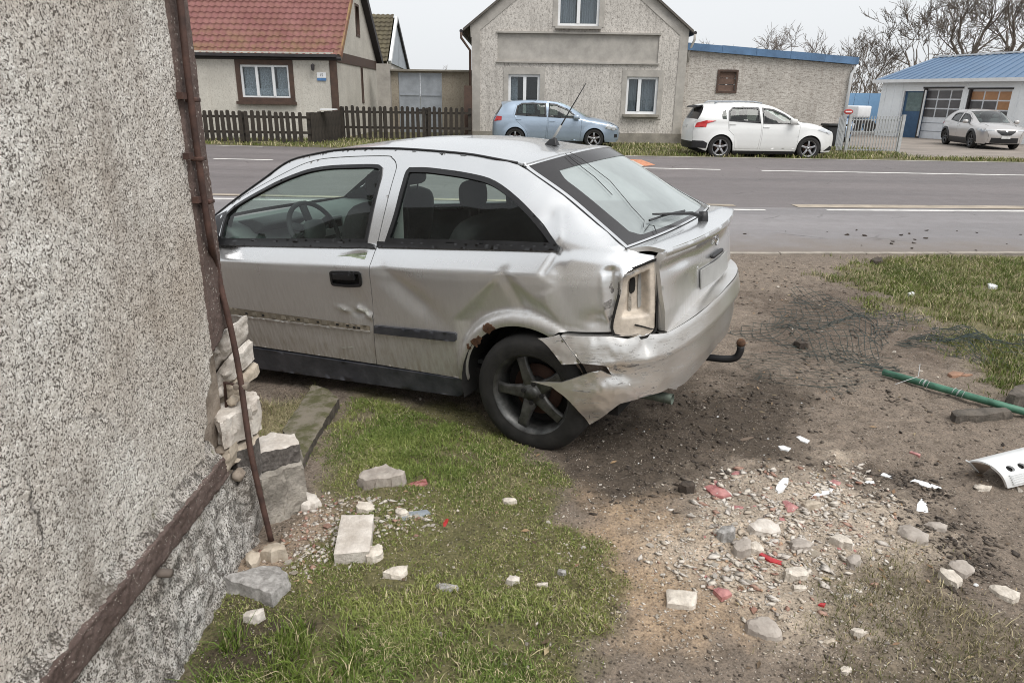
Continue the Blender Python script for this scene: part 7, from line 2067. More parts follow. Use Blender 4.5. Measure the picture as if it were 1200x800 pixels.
slab('rubble_piece', [(462, 600), (466, 592), (476, 596), (478, 604), (470, 608)], .03, m_plaster, 'white crumb with a pinkish edge next to the grey trim strip', 'rubble', None, 18)
slab('paving_tile', [(781, 690), (783, 687.5), (815, 692), (817, 694), (815, 713), (812, 716), (782, 711)], .03, m_plaster, 'square pale tile piece lying flat on the orange sand', 'tile', None, 19, .003)
slab('rubble_piece', [(876, 736), (878, 727), (886, 720), (900, 722), (912, 733), (918, 744), (915, 752), (900, 749), (884, 742)], .035, m_stone, 'dark grey stone slab below the square pale tile', 'rubble', None, 20, .008)
slab('rubble_piece', [(920, 678), (922, 667), (928, 662), (944, 660), (947, 668), (946, 679), (934, 681)], .025, m_plaster, 'bright flat plaster piece under the red rod in the rubble patch', 'rubble', None, 21)
slab('rubble_piece', [(929, 684), (944, 683), (946, 689), (938, 693), (931, 692)], .02, m_plaster, 'small plaster flake just below the bright flat plaster piece', 'rubble', None, 22)
slab('red_rod', [(890, 648), (893, 646), (905, 653), (917, 658), (916, 662), (903, 658)], .016, m_redd, 'bright red plastic rod sticking out of the rubble patch', 'shard', None, 23, .001)
slab('rubble_piece', [(1053, 619), (1057, 613), (1066, 614), (1080, 621), (1091, 629), (1089, 637), (1080, 638), (1064, 630)], .03, m_stone, 'long grey-pink stone right of the rubble patch', 'rubble', None, 24, .006)
slab('rubble_piece', [(1084, 611), (1090, 608), (1102, 611), (1111, 616), (1108, 621), (1096, 620)], .025, m_stone, 'oval stone just right of the long grey-pink stone', 'rubble', None, 25)
slab('rubble_piece', [(1101, 669), (1105, 664), (1116, 668), (1127, 677), (1129, 684), (1122, 688), (1112, 682)], .028, m_plaster, 'pale stone leaning on a grey one at the right, lower of the pair', 'rubble', None, 26)
slab('rubble_piece', [(1112, 661), (1117, 655), (1130, 655), (1142, 663), (1143, 671), (1136, 676), (1122, 670)], .03, m_stone, 'grey stone behind the pale one at the right, upper of the pair', 'rubble', None, 27)
slab('rubble_piece', [(1160, 684), (1165, 681), (1180, 686), (1194, 696), (1195, 702), (1188, 706), (1172, 697)], .03, m_plaster, 'pale elongated stone near the right edge of the picture', 'rubble', None, 28)
slab('white_shard', [(1074, 600), (1075, 590), (1080, 583), (1086, 590), (1088, 600), (1082, 602)], .012, m_whitep, 'pointed white plastic shard like a little roof, above the long grey-pink stone', 'shard', None, 29, .001)
slab('white_shard', [(1067, 563), (1072, 560.5), (1088, 565), (1103, 571), (1105, 576), (1090, 572)], .012, m_whitep, 'straight white plastic strip left of the big white lamp panel', 'shard', None, 30, .001)
slab('white_shard', [(909, 573), (911, 566), (918, 559), (924, 559), (924, 567), (918, 574), (912, 576)], .014, m_whitep, 'white leaf-shaped shard at the top of the rubble patch', 'shard', None, 31, .001)
slab('white_shard', [(952, 581), (960, 575), (972, 571), (978, 571), (974, 577), (962, 581)], .012, m_whitep, 'long white sliver at the top right of the rubble patch', 'shard', None, 32, .001)
slab('white_shard', [(1032, 556), (1035, 553), (1047, 557), (1046, 561)], .012, m_whitep, 'small white shard left of the straight white strip', 'shard', None, 33, .001)
slab('white_shard', [(1013, 565), (1016, 562), (1024, 563), (1025, 566), (1018, 567)], .012, m_whitep, 'tiny white oval shard above the dark soil right of the rubble', 'shard', None, 34, .001)
slab('white_shard', [(896, 540), (902, 522), (914, 521), (922, 526), (920, 540)][0:0] or [(933, 511), (938, 510), (949, 516), (946, 519), (938, 516)], .012, m_whitep, 'white curled flake on the dark soil behind the bumper', 'shard', None, 35, .001)
slab('white_shard', [(912, 522), (918, 521), (927, 525), (924, 528), (915, 526)], .012, m_whitep, 'white flake just below the curled one on the dark soil', 'shard', None, 36, .001)
slab('rubble_piece', [(1142, 568), (1148, 565), (1162, 570), (1160, 574), (1148, 573)], .02, m_plaster, 'pale finger of plaster in front of the big white lamp panel', 'rubble', None, 37)
slab('red_shard', [(825, 570), (833, 567), (840, 562), (848, 571), (857, 580), (850, 582), (836, 581)], .016, m_redp, 'largest pinkish red lamp shard, at the left top of the rubble patch', 'shard', None, 38, .002)
slab('red_shard', [(917, 586), (922, 585), (928, 589), (936, 594), (930, 600), (923, 600)], .014, m_redp, 'pinkish red shard in the middle of the rubble patch under the white leaf', 'shard', None, 39, .002)
slab('red_shard', [(836, 690), (842, 687), (854, 690), (858, 696), (846, 701)], .014, m_redp, 'pinkish red shard right of the square pale tile', 'shard', None, 40, .002)
slab('red_shard', [(853, 594), (860, 591), (871, 593), (872, 599), (860, 600)], .012, m_redp, 'flat red shard below the largest pinkish one', 'shard', None, 41, .002)
slab('red_shard', [(857, 555), (862, 551), (871, 552), (870, 556), (860, 558)], .012, m_redp, 'narrow red shard above the largest pinkish one', 'shard', None, 42, .002)
slab('red_shard', [(972, 563), (978, 561), (986, 565), (984, 569), (976, 567)], .012, m_redp, 'small dull red shard at the top right of the rubble patch', 'shard', None, 43, .002)
slab('red_shard', [(1066, 529), (1068, 527.5), (1079, 532), (1078, 534)], .010, m_redp, 'thin reddish splinter on the bare earth left of the green post foot', 'shard', None, 44, .001)
slab('red_shard', [(959, 708), (962, 705), (968, 706), (966, 710)], .012, m_redd, 'tiny deep red chip low in the rubble patch', 'shard', None, 45, .002)
slab('rubble_piece', [(860, 640), (863, 632), (872, 628), (881, 634), (880, 648), (870, 652), (862, 648)], .05, m_stone, 'dark upright stone beside a bright one in the left of the rubble patch', 'rubble', None, 46)
slab('rubble_piece', [(880, 636), (886, 632), (893, 638), (896, 645), (889, 648), (881, 645)], .035, m_plaster, 'bright stone touching the dark upright stone', 'rubble', None, 47)
slab('rubble_piece', [(880, 618), (886, 608), (900, 606), (912, 612), (915, 622), (900, 628), (886, 626)], .03, m_pale, 'broad pale slab in the middle of the rubble patch', 'rubble', None, 48)
slab('rubble_piece', [(927, 636), (932, 628), (944, 630), (953, 637), (950, 646), (938, 649), (929, 645)], .03, m_stone, 'brownish grey stone right of the broad pale slab', 'rubble', None, 49)
slab('rubble_piece', [(974, 630), (980, 622), (990, 626), (1000, 638), (998, 643), (984, 640)], .03, m_plaster, 'cluster of pale plaster at the right of the rubble patch', 'rubble', None, 50)
slab('rubble_piece', [(940, 590), (946, 583), (956, 588), (962, 594), (952, 598), (944, 596)], .028, m_mortar, 'sandy lump beside the long white sliver', 'rubble', None, 51)
slab('rubble_piece', [(840, 624), (846, 614), (858, 613), (862, 622), (860, 631), (846, 632)], .03, m_render, 'grey plaster slab in the left of the rubble patch', 'rubble', None, 52)
slab('rubble_piece', [(993, 652), (1000, 646), (1008, 650), (1010, 658), (1003, 664), (996, 660)], .03, m_stone, 'dark grey pointed stone below the rubble patch on the right', 'rubble', None, 53)
slab('rubble_piece', [(997, 736), (1001, 733), (1012, 737), (1017, 742), (1010, 745), (1001, 742)], .022, m_plaster, 'pale lozenge stone on the thin grass, lower right', 'rubble', None, 54)
slab('rubble_piece', [(985, 784), (989, 779), (997, 778), (999, 784), (994, 790), (987, 789)], .025, m_plaster, 'pale pebble near the bottom edge on the right', 'rubble', None, 55)
slab('rubble_piece', [(963, 752), (968, 745), (978, 747), (979, 754), (970, 756)], .02, m_mortar, 'buff crumb left of the pale lozenge stone', 'rubble', None, 56)
slab('clod', [(797, 572), (800, 564), (808, 561), (815, 566), (813, 574), (804, 579)], .04, m_clod, 'dark earth clod left of the largest pinkish shard', 'clod', None, 57, .012)
slab('rubble_piece', [(594, 680), (597, 673), (604, 671), (609, 676), (608, 683), (600, 685)], .028, m_pale, 'white stone alone in the middle of the lawn', 'rubble', None, 58)
slab('rubble_piece', [(628, 684), (634, 680), (642, 682), (641, 687), (632, 688)], .02, m_plaster, 'pale flake right of the white stone on the lawn', 'rubble', None, 59)
slab('rubble_piece', [(653, 672), (655, 664), (662, 666), (664, 672), (658, 675)], .025, m_render, 'grey chip at the right border of the lawn', 'rubble', None, 60)
slab('rubble_piece', [(587, 584), (593, 580), (604, 584), (606, 590), (595, 592)], .02, m_plaster, 'pale piece with a pink underside on the lawn behind the wheel', 'rubble', None, 61)
slab('litter', [(1157, 332), (1160, 331), (1170, 335), (1168, 337.5), (1160, 336)], .02, m_whitep, 'white scrap of litter on the far right grass', 'litter', None, 62, .001)
slab('litter', [(1064, 343), (1070, 341), (1072, 343), (1066, 346)], .02, m_whitep, 'small white scrap on the grass left of the larger one', 'litter', None, 63, .001)
slab('clod', [(1021, 305), (1027, 300.5), (1034, 302), (1035, 308), (1026, 309)], .06, m_clod, 'biggest dark clod beside the kerb at the corner of the right grass', 'clod', None, 64, .01)
slab('clod', [(931, 402), (934, 398), (945, 402), (947, 407), (938, 408)], .03, m_clod, 'dark clod in the wire netting behind the tow hook', 'clod', None, 65, .01)
slab('leaf', [(1111, 437), (1117, 434), (1130, 436), (1126, 440), (1116, 441)], .014, M('dead_leaf', (.30, .17, .11), .8, 0, .3), 'reddish dead leaf on the earth above the green post', 'leaf', None, 66, .002)
slab('leaf', [(1127, 440), (1131, 437), (1140, 438), (1133, 441)], .014, bpy.data.materials['dead_leaf'], 'narrow dead leaf just right of the reddish one', 'leaf', None, 67, .002)
slab('stick', [(864, 517), (870, 513), (882, 510), (884, 512), (874, 516)], .014, M('bark_chip', (.16, .12, .09), .9, 0, .3), 'brown bark chip on the dark soil behind the bumper', 'stick', None, 68, .002)

# unsorted small fragments: alike, told apart by nothing
def make_frag(seed, mats):
    rg = np.random.RandomState(seed)
    P = rg.normal(0, 1, (14, 3)); P /= np.linalg.norm(P, axis=1)[:, None]; P *= rg.uniform(.7, 1.1, (14, 1)); P *= np.array([1, rg.uniform(.55, .95), rg.uniform(.3, .6)])
    bm = bmesh.new()
    for p in P: bm.verts.new(p)
    r_ = bmesh.ops.convex_hull(bm, input=bm.verts)
    bmesh.ops.delete(bm, geom=[v for v in bm.verts if not v.link_faces], context='VERTS')
    me = bpy.data.meshes.new('fragment'); bm.to_mesh(me); bm.free(); me.materials.append(mats)
    return me
protos = {k_: [make_frag(100 + i + 20 * j, m_) for i in range(6)] for j, (k_, m_) in enumerate((('pl', m_plaster), ('pa', m_pale), ('st', m_stone), ('mo', m_mortar), ('re', m_redp), ('wh', m_whitep), ('br', m_brickred), ('cl', m_clod)))}
def frag(kind, xy, size, name, label, cat, group, flat_=1.):
    o = bpy.data.objects.new(name, rnd.choice(protos[kind])); COL.objects.link(o)
    z = float(Zg(xy[0], xy[1]))
    o.location = (xy[0], xy[1], z + size * .25 * flat_); o.scale = (size, size, size * flat_)
    o.rotation_euler = (rnd.uniform(-.3, .3), rnd.uniform(-.3, .3), rnd.uniform(0, 6.28))
    return tag(o, label, cat, group)
def in_poly(poly):
    mn, mx = poly.min(0), poly.max(0)
    while True:
        p = np.array([rnd.uniform(mn[0], mx[0]), rnd.uniform(mn[1], mx[1])])
        if inpoly(p[None], poly)[0]: return p
KD = dict(pl='pale plaster', pa='whitish limestone', st='grey stone', mo='sandy mortar', re='red lamp plastic', wh='white plastic', br='brick red', cl='dark earth')
def scatter(n, poly, kinds, s0, s1, name, label, cat, group, flat_=1.):
    for i in range(n):
        q = rnd.choice(kinds)
        frag(q, in_poly(poly), s0 * (s1 / s0) ** (rnd.random() ** 2), name, label % KD[q], cat, KD[q] + ' ' + group, flat_)
scatter(110, RUBBLE, ['pl', 'pl', 'pa', 'mo', 'st'], .007, .024, 'rubble_crumb', 'small %s crumb scattered in the right hand rubble patch', 'rubble', 'crumbs in the right rubble patch')
scatter(60, RUBBLE_B, ['pl', 'pa', 'mo', 'pl', 'br'], .007, .024, 'rubble_crumb', 'small %s crumb in the rubble spread from the broken corner', 'rubble', 'crumbs below the broken corner')
scatter(46, LAWN, ['pl', 'pl', 'pa', 'st'], .007, .015, 'rubble_crumb', 'small %s crumb lying in the lawn grass', 'rubble', 'crumbs in the lawn')
scatter(30, SAND, ['pl', 'mo', 'st', 'pl'], .006, .018, 'rubble_crumb', 'small %s crumb on the orange sand', 'rubble', 'crumbs on the sand')
scatter(34, DARK_A, ['pl', 'wh', 'st'], .005, .012, 'pale_chip', 'tiny %s chip on the dark soil behind the car', 'rubble', 'chips on the dark soil')
scatter(24, DARK_B, ['pl', 'wh', 'st'], .005, .014, 'pale_chip', 'tiny %s chip on the dark soil right of the rubble', 'rubble', 'chips on the right dark soil')
scatter(20, THIN, ['pl', 'mo', 'st'], .006, .015, 'rubble_crumb', 'small %s crumb among the thin grass at the lower right', 'rubble', 'crumbs in the thin grass')
scatter(14, RUBBLE, ['re'], .008, .017, 'red_chip', 'small %s chip among the right hand rubble', 'shard', 'red chips in the rubble', .4)
scatter(5, LAWN, ['re'], .008, .014, 'red_chip', 'small %s chip lying in the lawn', 'shard', 'red chips in the lawn', .4)
EARTH = gpoly([(880, 305), (1000, 320), (1080, 400), (1200, 520), (1200, 640), (1080, 560), (960, 480), (880, 440)])
scatter(40, EARTH, ['cl', 'cl', 'pl'], .008, .024, 'clod', 'small %s lump on the churned ground right of the car', 'clod', 'clods on the churned earth')
SHO = np.array([(2.6, 7.9), (8.5, 8.3), (8.5, 9.6), (3, 9.3)])
for i in range(30):
    p = in_poly(SHO); o = frag('cl', p, rnd.uniform(.012, .04), 'clod', 'dark clod of mud thrown on the near lane', 'clod', 'clods on the near lane'); o.location.z = .012

# ------------------------------------------------------------------ green fence post, its foot, and the white lamp panel
m_greenp = M('green_paint', (.05, .17, .105), .5, 0, .45, 10, 60, .2, 80, .002, (.10, .27, .18))
g0_, g1_ = gnd(1034, 441), gnd(1262, 506)
g0_ += (0, 0, .03); g1_ += (0, 0, .03)
gpst = thing('fence_post', 'green painted steel fence post torn out and lying across the earth on the right', 'post', tuple(g0_))
k = MB(); k.tube([np.zeros(3), (g1_ - g0_) * .5, g1_ - g0_], .021, 14); k.build('tube', m_greenp, gpst, True)
for f_ in (.22, .24, .40, .43):
    p = (g1_ - g0_) * f_; k = MB(); d_ = (g1_ - g0_) / np.linalg.norm(g1_ - g0_); s_ = np.cross(d_, (0, 0, 1.))
    k.tube([p + .027 * (math.cos(a) * s_ + math.sin(a) * np.array([0, 0, 1.])) + d_ * .004 * a for a in np.linspace(0, 7.5, 16)], .0018, 4); k.build('tie_wire', m_galv, gpst)
p = (g1_ - g0_) * .2; k = MB(); k.tube([p + (-.20, -.12, .03), p + (.0, 0, .034), p + (.10, .17, .05)], .002, 4); k.build('tie_wire', m_galv, gpst)
slab('post_footing', [(1113, 488), (1118, 484), (1150, 478), (1176, 474), (1184, 482), (1160, 490), (1122, 496)], .05, m_footing, 'dark concrete footing dug up with the green post, flat tongue of it', 'footing', None, 71, .012, .014, .8)
slab('post_footing', [(1180, 474), (1190, 456), (1202, 448), (1218, 452), (1214, 466), (1196, 476)], .08, m_footing, 'chunk of concrete footing behind the green post at the right edge', 'footing', None, 72, .015, .016, .9)
bpn = thing('lamp_panel', 'white plastic lamp panel with three round black holes lying at the right edge', 'panel', tuple(gnd(1180, 560)))
LP = np.asarray(bpn.location); zg = LP[2]
TL, TR, BL, BR, FL, FR = (gz(1163, 546, zg + .115), gz(1232, 530, zg + .115), gz(1181, 572, zg + .012), gz(1250, 556, zg + .012), gz(1134, 540, zg + .09), gz(1215, 520, zg + .09))
def bil(u, v):
    u, v = np.asarray(u, float)[..., None], np.asarray(v, float)[..., None]
    p = TL * (1 - u) * (1 - v) + TR * u * (1 - v) + BL * (1 - u) * v + BR * u * v
    return p + np.array([0, 0, .012]) * np.sin(v * math.pi) + np.array([0, -.012, 0]) * np.sin(v * math.pi) - LP
def circ(cx, cy, rx, ry, n=16): return [(cx + rx * math.cos(2 * math.pi * i / n), cy + ry * math.sin(2 * math.pi * i / n)) for i in range(n)]
panel('front', smoothpoly([(0, .0), (1, 0), (1, 1), (0, 1), (.0, .5)], 50, 6), bil, m_whitep, bpn, [circ(.20 + .19 * i, .27, .058, .15) for i in range(3)], .03, .012, (0, -1, .5))
for i in range(3): panel('lamp_hole', circ(.20 + .19 * i, .27, .057, .148), lambda a, b: bil(a, b) - np.array([0, -.015, .008]), m_dark, bpn, [], .05, 0, (0, -1, .5))
for i in range(5): 
    vv = .52 + .09 * i
    panel('rib', [(.10, vv), (.95, vv), (.95, vv + .03), (.10, vv + .03)], lambda a, b: bil(a, b) + np.array([0, -.006, .003]), m_whitep, bpn, [], .05, .006, (0, -1, .5))
def bil2(u, v):
    u, v = np.asarray(u, float)[..., None], np.asarray(v, float)[..., None]
    return FL * (1 - u) * (1 - v) + FR * u * (1 - v) + TL * (1 - u) * v + TR * u * v - LP + np.array([0, 0, .012]) * np.sin(v * math.pi)
panel('top_flange', [(0, 0), (1, 0), (1, 1), (0, 1)], bil2, m_whitep, bpn, [], .06, .006, (0, 0, 1))
k = MB(); a_, b_, c_ = gz(1134, 540, zg + .09) - LP, gz(1147, 554, zg + .005) - LP, TL - LP
k.bar(a_, b_, .02, .006); k.build('side_edge', m_whitep, bpn)
panel('inner_side', [(0, 0), (1, 0), (0, 1)], lambda u, v: (FL - LP) + np.asarray(u)[..., None] * (TL - FL) + np.asarray(v)[..., None] * (gz(1150, 556, zg) - FL) + np.asarray(u)[..., None] * np.asarray(v)[..., None] * 0, M('beige_inside', (.30, .25, .21), .7, 0, .2), bpn, [], .05, 0, (-1, -1, 0))

# ------------------------------------------------------------------ trampled wire netting
m_net = M('green_coated_wire', (.026, .042, .036), .5, 0, .4, 30, 60)
def netting(name, label, c00, c10, c11, c01, nu, nv, amp, seed, wire=.0016):
    """diamond mesh over a ground quad (sight corners), crumpled"""
    C = [gnd(*c)[:2] for c in (c00, c10, c11, c01)]
    U, W = np.meshgrid(np.arange(nu + 1) / nu, np.arange(nv + 1) / nv, indexing='ij')
    X, Y = [C[0][q] * (1 - U) * (1 - W) + C[1][q] * U * (1 - W) + C[2][q] * U * W + C[3][q] * (1 - U) * W for q in (0, 1)]
    X = X + .12 * vnoise(U * 3, W * 3, 0, seed) + .02 * vnoise(U * 17, W * 17, 0, seed + 1)
    Y = Y + .12 * vnoise(U * 3, W * 3, 5, seed) + .02 * vnoise(U * 17, W * 17, 5, seed + 1)
    Z = Zg(X, Y) + .006 + amp * np.maximum(0, .25 + vnoise(U * 5, W * 5, 9, seed + 2))
    k = MB()
    def node(i, j): return np.array([X[i, j], Y[i, j], Z[i, j]])
    rg = random.Random(seed)
    for s_ in (1, -1):
        for st in range(-nv, nu + nv, 1):
            if (st % 2): continue
            run = []
            for j in range(nv + 1):
                i = st + s_ * j
                if 0 <= i <= nu and rg.random() > .02: run.append(node(i, j))
                else:
                    if len(run) > 1: k.tube(run, wire, 3, False)
                    run = []
            if len(run) > 1: k.tube(run, wire, 3, False)
    o = mesh_obj(name, k.v, k.f, m_net, None, True)
    return tag(o, label, 'netting')
netting('wire_netting', 'crumpled green wire netting on the bare earth right of the rear bumper', (862, 395), (935, 343), (1075, 378), (1020, 440), 30, 28, .085, 5, .0023)
netting('wire_netting', 'loose fold of thin green netting on the earth below the larger piece', (862, 440), (930, 400), (1060, 425), (980, 470), 26, 16, .03, 15, .0012)
netting('wire_netting', 'green wire netting running over the grass beyond the fallen post', (1040, 400), (1110, 385), (1290, 400), (1240, 455), 44, 22, .08, 25, .0020)
# loose chips lodged on the ledges of the broken corner, and dust-size rubble
m_chips = m_pale
def crumbs(name, label, n, px, z0, s0, s1, mats, seed, Yp=None):
    """past counting: a heap of small broken bits as one mesh"""
    rg = np.random.RandomState(seed); poly = gpoly(px) if Yp is None else None
    V, F, MI = [], [], []
    base = [(1, 0, 0), (0, 1, 0), (-1, 0, 0), (0, -1, 0), (.5, .5, .7), (-.5, .4, .8), (.2, -.6, .6), (0, 0, -.8)]
    mn, mx = poly.min(0), poly.max(0)
    X = rg.uniform(mn[0], mx[0], n * 3); Y = rg.uniform(mn[1], mx[1], n * 3)
    dd = polydist(np.stack([X, Y], 1), poly); w_ = float(np.ptp(poly, 0).min()) * .3
    k_ = (dd > -.05) & (rg.random_sample(n * 3) < np.clip(.25 + dd / w_, 0, 1) * np.clip(.62 + 1.3 * fbm(X * 7, Y * 7, 0, seed, 3), .06, 1)) ; X, Y = X[k_][:n], Y[k_][:n]
    Z = Zg(X, Y)
    hull = [(0, 1, 5), (0, 5, 4), (1, 2, 5), (2, 3, 6), (2, 6, 5), (3, 0, 6), (0, 4, 6), (4, 5, 6), (1, 0, 7), (2, 1, 7), (3, 2, 7), (0, 3, 7)]
    for i in range(len(X)):
        s = s0 * (s1 / s0) ** (rg.random_sample() ** 2.2); Bv = np.array(base) * rg.uniform(.55, 1.25, (8, 1)) * s * np.array([1.45, rg.uniform(.5, 1), rg.uniform(.18, .55)])
        a = rg.uniform(0, 6.28); c, q = math.cos(a), math.sin(a)
        Bv = np.stack([Bv[:, 0] * c - Bv[:, 1] * q, Bv[:, 0] * q + Bv[:, 1] * c, Bv[:, 2]], 1) + (X[i], Y[i], Z[i] + s * .2)
        o = len(V) * 8; V.append(Bv); F.append(np.array(hull) + o); MI += [rg.choice(len(mats), p=None)] * 12
    return stuff(mesh_obj(name, np.concatenate(V), np.concatenate(F), mats, None, False, MI), label, 'rubble')
RUB_PX = [(745, 640), (800, 575), (850, 555), (900, 540), (1000, 545), (1050, 585), (1050, 640), (990, 700), (900, 735), (800, 715)]
RUBB_PX = [(330, 640), (345, 600), (372, 575), (430, 590), (500, 600), (510, 622), (450, 640), (400, 668), (350, 690), (290, 668)]
crumbs('fine_rubble', 'dense litter of small plaster bits in the rubble patch on the right', 2600, RUB_PX, 0, .004, .021, [m_plaster, m_pale, m_mortar, m_pale, m_plaster, m_brickred], 5)
crumbs('fine_rubble', 'pale and pinkish plaster bits spilled from the broken corner', 1200, RUBB_PX, 0, .004, .016, [m_plaster, m_pale, m_mortar, m_brickred, m_pale], 6)
crumbs('fine_rubble', 'sparse plaster bits thrown over the lawn and sand', 800, [(470, 560), (680, 545), (800, 560), (1030, 540), (1080, 640), (1000, 760), (700, 790), (480, 690)], 0, .003, .009, [m_plaster, m_pale, m_mortar, m_plaster], 7)

m_lump = M('brown_earth_lump', (.135, .108, .085), .95, 0, .4, 20, 70, .9, 60, .008)
crumbs('soil_lumps', 'crumbly dark earth thrown up behind the car', 1500, [(660, 570), (690, 500), (800, 460), (880, 430), (970, 475), (940, 545), (850, 570), (760, 605), (690, 595)], 0, .004, .016, [m_clod, m_clod, m_lump], 11)
crumbs('soil_lumps', 'crumbly earth lumps on the churned ground right of the car', 1800, [(870, 300), (1000, 310), (1090, 400), (1200, 500), (1290, 560), (1290, 700), (1120, 640), (1000, 560), (930, 470), (870, 420)], 0, .004, .020, [m_lump, m_clod, m_lump, m_lump], 12)
crumbs('soil_lumps', 'dark earth crumbs right of the rubble patch', 900, [(1000, 560), (1070, 545), (1120, 580), (1170, 640), (1190, 690), (1130, 700), (1080, 650), (1010, 600)], 0, .004, .015, [m_clod, m_lump], 13)
crumbs('fine_rubble', 'small bits of stone and mortar over the lower right yard', 1300, [(700, 650), (800, 740), (900, 720), (1000, 690), (1200, 720), (1280, 930), (680, 930)], 0, .003, .009, [m_mortar, m_lump, m_plaster, m_stone, m_lump], 14)
# ------------------------------------------------------------------ grass, pebbles
m_grass = NT('grass_blades')
_c = m_grass.n('Attribute', attribute_name='soil').outputs['Color']
m_grass = m_grass.fin(_c, .6, 0, Specular_IOR_Level=.25)
NR = np.random.RandomState(5)
def blades(name, x, y, z, h, w, cols, label, lean=.55):
    n = len(x)
    a = NR.uniform(0, 2 * math.pi, n); b = NR.uniform(0, 2 * math.pi, n); ln = np.abs(NR.normal(0, lean, n)) * h
    sx, sy = np.cos(a) * w, np.sin(a) * w
    dx_, dy_ = np.cos(b) * ln, np.sin(b) * ln
    V = np.empty((n, 5, 3))
    V[:, 0] = np.stack([x - sx, y - sy, z - .004], 1); V[:, 1] = np.stack([x + sx, y + sy, z - .004], 1)
    V[:, 2] = np.stack([x - sx * .8 + dx_ * .35, y - sy * .8 + dy_ * .35, z + h * .6], 1); V[:, 3] = np.stack([x + sx * .8 + dx_ * .35, y + sy * .8 + dy_ * .35, z + h * .6], 1)
    V[:, 4] = np.stack([x + dx_, y + dy_, z + h * NR.uniform(.75, 1.05, n)], 1)
    o = np.arange(n)[:, None] * 5
    F = np.concatenate([o + [0, 1, 3], o + [0, 3, 2], o + [2, 3, 4]])
    C = np.repeat(cols[:, None, :], 5, 1).reshape(-1, 3)
    return stuff(mesh_obj(name, V.reshape(-1, 3), F, m_grass, None, True, None, {'soil': C}), label, 'grass')
def cand(n, poly, key, power=1.):
    mn, mx = poly.min(0) - .3, poly.max(0) + .3
    x = NR.uniform(mn[0], mx[0], n); y = NR.uniform(max(mn[1], .95), mx[1], n)
    m = None
    p = mask(key, x, y) ** power
    clump = np.clip(.55 + .9 * fbm(x * 5, y * 5, 0, 61, 3) + .5 * fbm(x * 17, y * 17, 0, 62, 2), .04, 1)
    k_ = (NR.random_sample(n) < p * clump) & (y < 7.75)
    return x[k_], y[k_], m
def gcol(x, y, straw, seed=0, g1=(.105, .155, .032), g2=(.25, .275, .085), s=(.46, .40, .24)):
    t = np.clip(.5 + .8 * fbm(x * 3, y * 3, 0, 70 + seed, 3) + NR.normal(0, .22, len(x)), 0, 1)[:, None]
    c = np.array(g1) * (1 - t) + np.array(g2) * t
    st = (NR.random_sample(len(x)) < np.clip(straw + .3 * fbm(x * 2.5, y * 2.5, 0, 75 + seed, 3), 0, 1))[:, None]
    c = np.where(st, np.array(s) * NR.uniform(.6, 1.1, (len(x), 1)), c)
    return c * NR.uniform(.75, 1.2, (len(x), 1))
def lush(x, y):
    P = np.stack([x, y], 1)
    a = soft(P, gpoly([(420, 470), (520, 485), (620, 520), (640, 560), (520, 580), (420, 555), (400, 510)]), .15, 81, .2)
    b = soft(P, gpoly([(330, 760), (400, 690), (520, 690), (640, 690), (690, 720), (690, 930), (300, 930)]), .18, 82, .3)
    return np.clip(a + b, 0, 1)
def under_car(x, y):
    c, s = math.cos(CAR['a']), math.sin(CAR['a'])
    xl = (x - CAR['cx']) * c + (y - CAR['cy']) * s; yl = -(x - CAR['cx']) * s + (y - CAR['cy']) * c
    return (np.abs(yl) < .78) & (xl > -.2)
x, y, _ = cand(520000, LAWN, 'lawn', 1.2)
keep = ~under_car(x, y) & (NR.random_sample(len(x)) < .62 + .38 * lush(x, y)); x, y = x[keep], y[keep]
l_ = lush(x, y)
h = (.008 + .011 * l_) * NR.uniform(.5, 1.4, len(x)); 
cols = gcol(x, y, .26 - .18 * l_, 0) * (1 + .15 * l_)[:, None]
blades('lawn_grass', x, y, Zg(x, y), h, NR.uniform(.0011, .0023, len(x)), cols, 'short patchy lawn grass and moss in front of the damaged car', 1.1)
x, y, _ = cand(260000, RIGHT_LAWN, 'right', 1.2)
blades('right_grass', x, y, Zg(x, y), .045 * NR.uniform(.4, 1.3, len(x)), NR.uniform(.0018, .0034, len(x)), gcol(x, y, .32, 3, (.085, .12, .025), (.17, .20, .05)), 'tufted grass between the muddy earth and the road on the right', .8)
x, y, _ = cand(60000, THIN, 'thin', 1.)
k_ = NR.random_sample(len(x)) < .55; x, y = x[k_], y[k_]
blades('thin_grass', x, y, Zg(x, y), .022 * NR.uniform(.4, 1.4, len(x)), NR.uniform(.0008, .0015, len(x)), gcol(x, y, .45, 6, (.09, .095, .03), (.16, .15, .06)), 'thin worn grass at the lower right', 1.1)
# dry straw in the hollow by the broken corner, and a fringe at the plinth
hp_ = gpoly([(300, 500), (305, 455), (370, 440), (372, 450), (345, 490), (335, 520), (312, 520)])
n = 9000; mn, mx = hp_.min(0), hp_.max(0); x = NR.uniform(mn[0], mx[0], n); y = NR.uniform(mn[1], mx[1], n); k_ = inpoly(np.stack([x, y], 1), hp_); x, y = x[k_], y[k_]
blades('dry_grass', x, y, Zg(x, y), .05 * NR.uniform(.4, 1.2, len(x)), NR.uniform(.0008, .0016, len(x)), gcol(x, y, .75, 9), 'dry straw in the hollow beside the broken corner', 1.6)
wd_ = gpoly([(235, 800), (270, 740), (320, 745), (360, 735), (420, 760), (420, 930), (220, 930)])
n = 5000; mn, mx = wd_.min(0), wd_.max(0); x = NR.uniform(mn[0], mx[0], n); y = NR.uniform(max(mn[1], .95), mx[1], n); k_ = inpoly(np.stack([x, y], 1), wd_) & (fbm(x * 9, y * 9, 0, 90, 2) > .05); x, y = x[k_], y[k_]
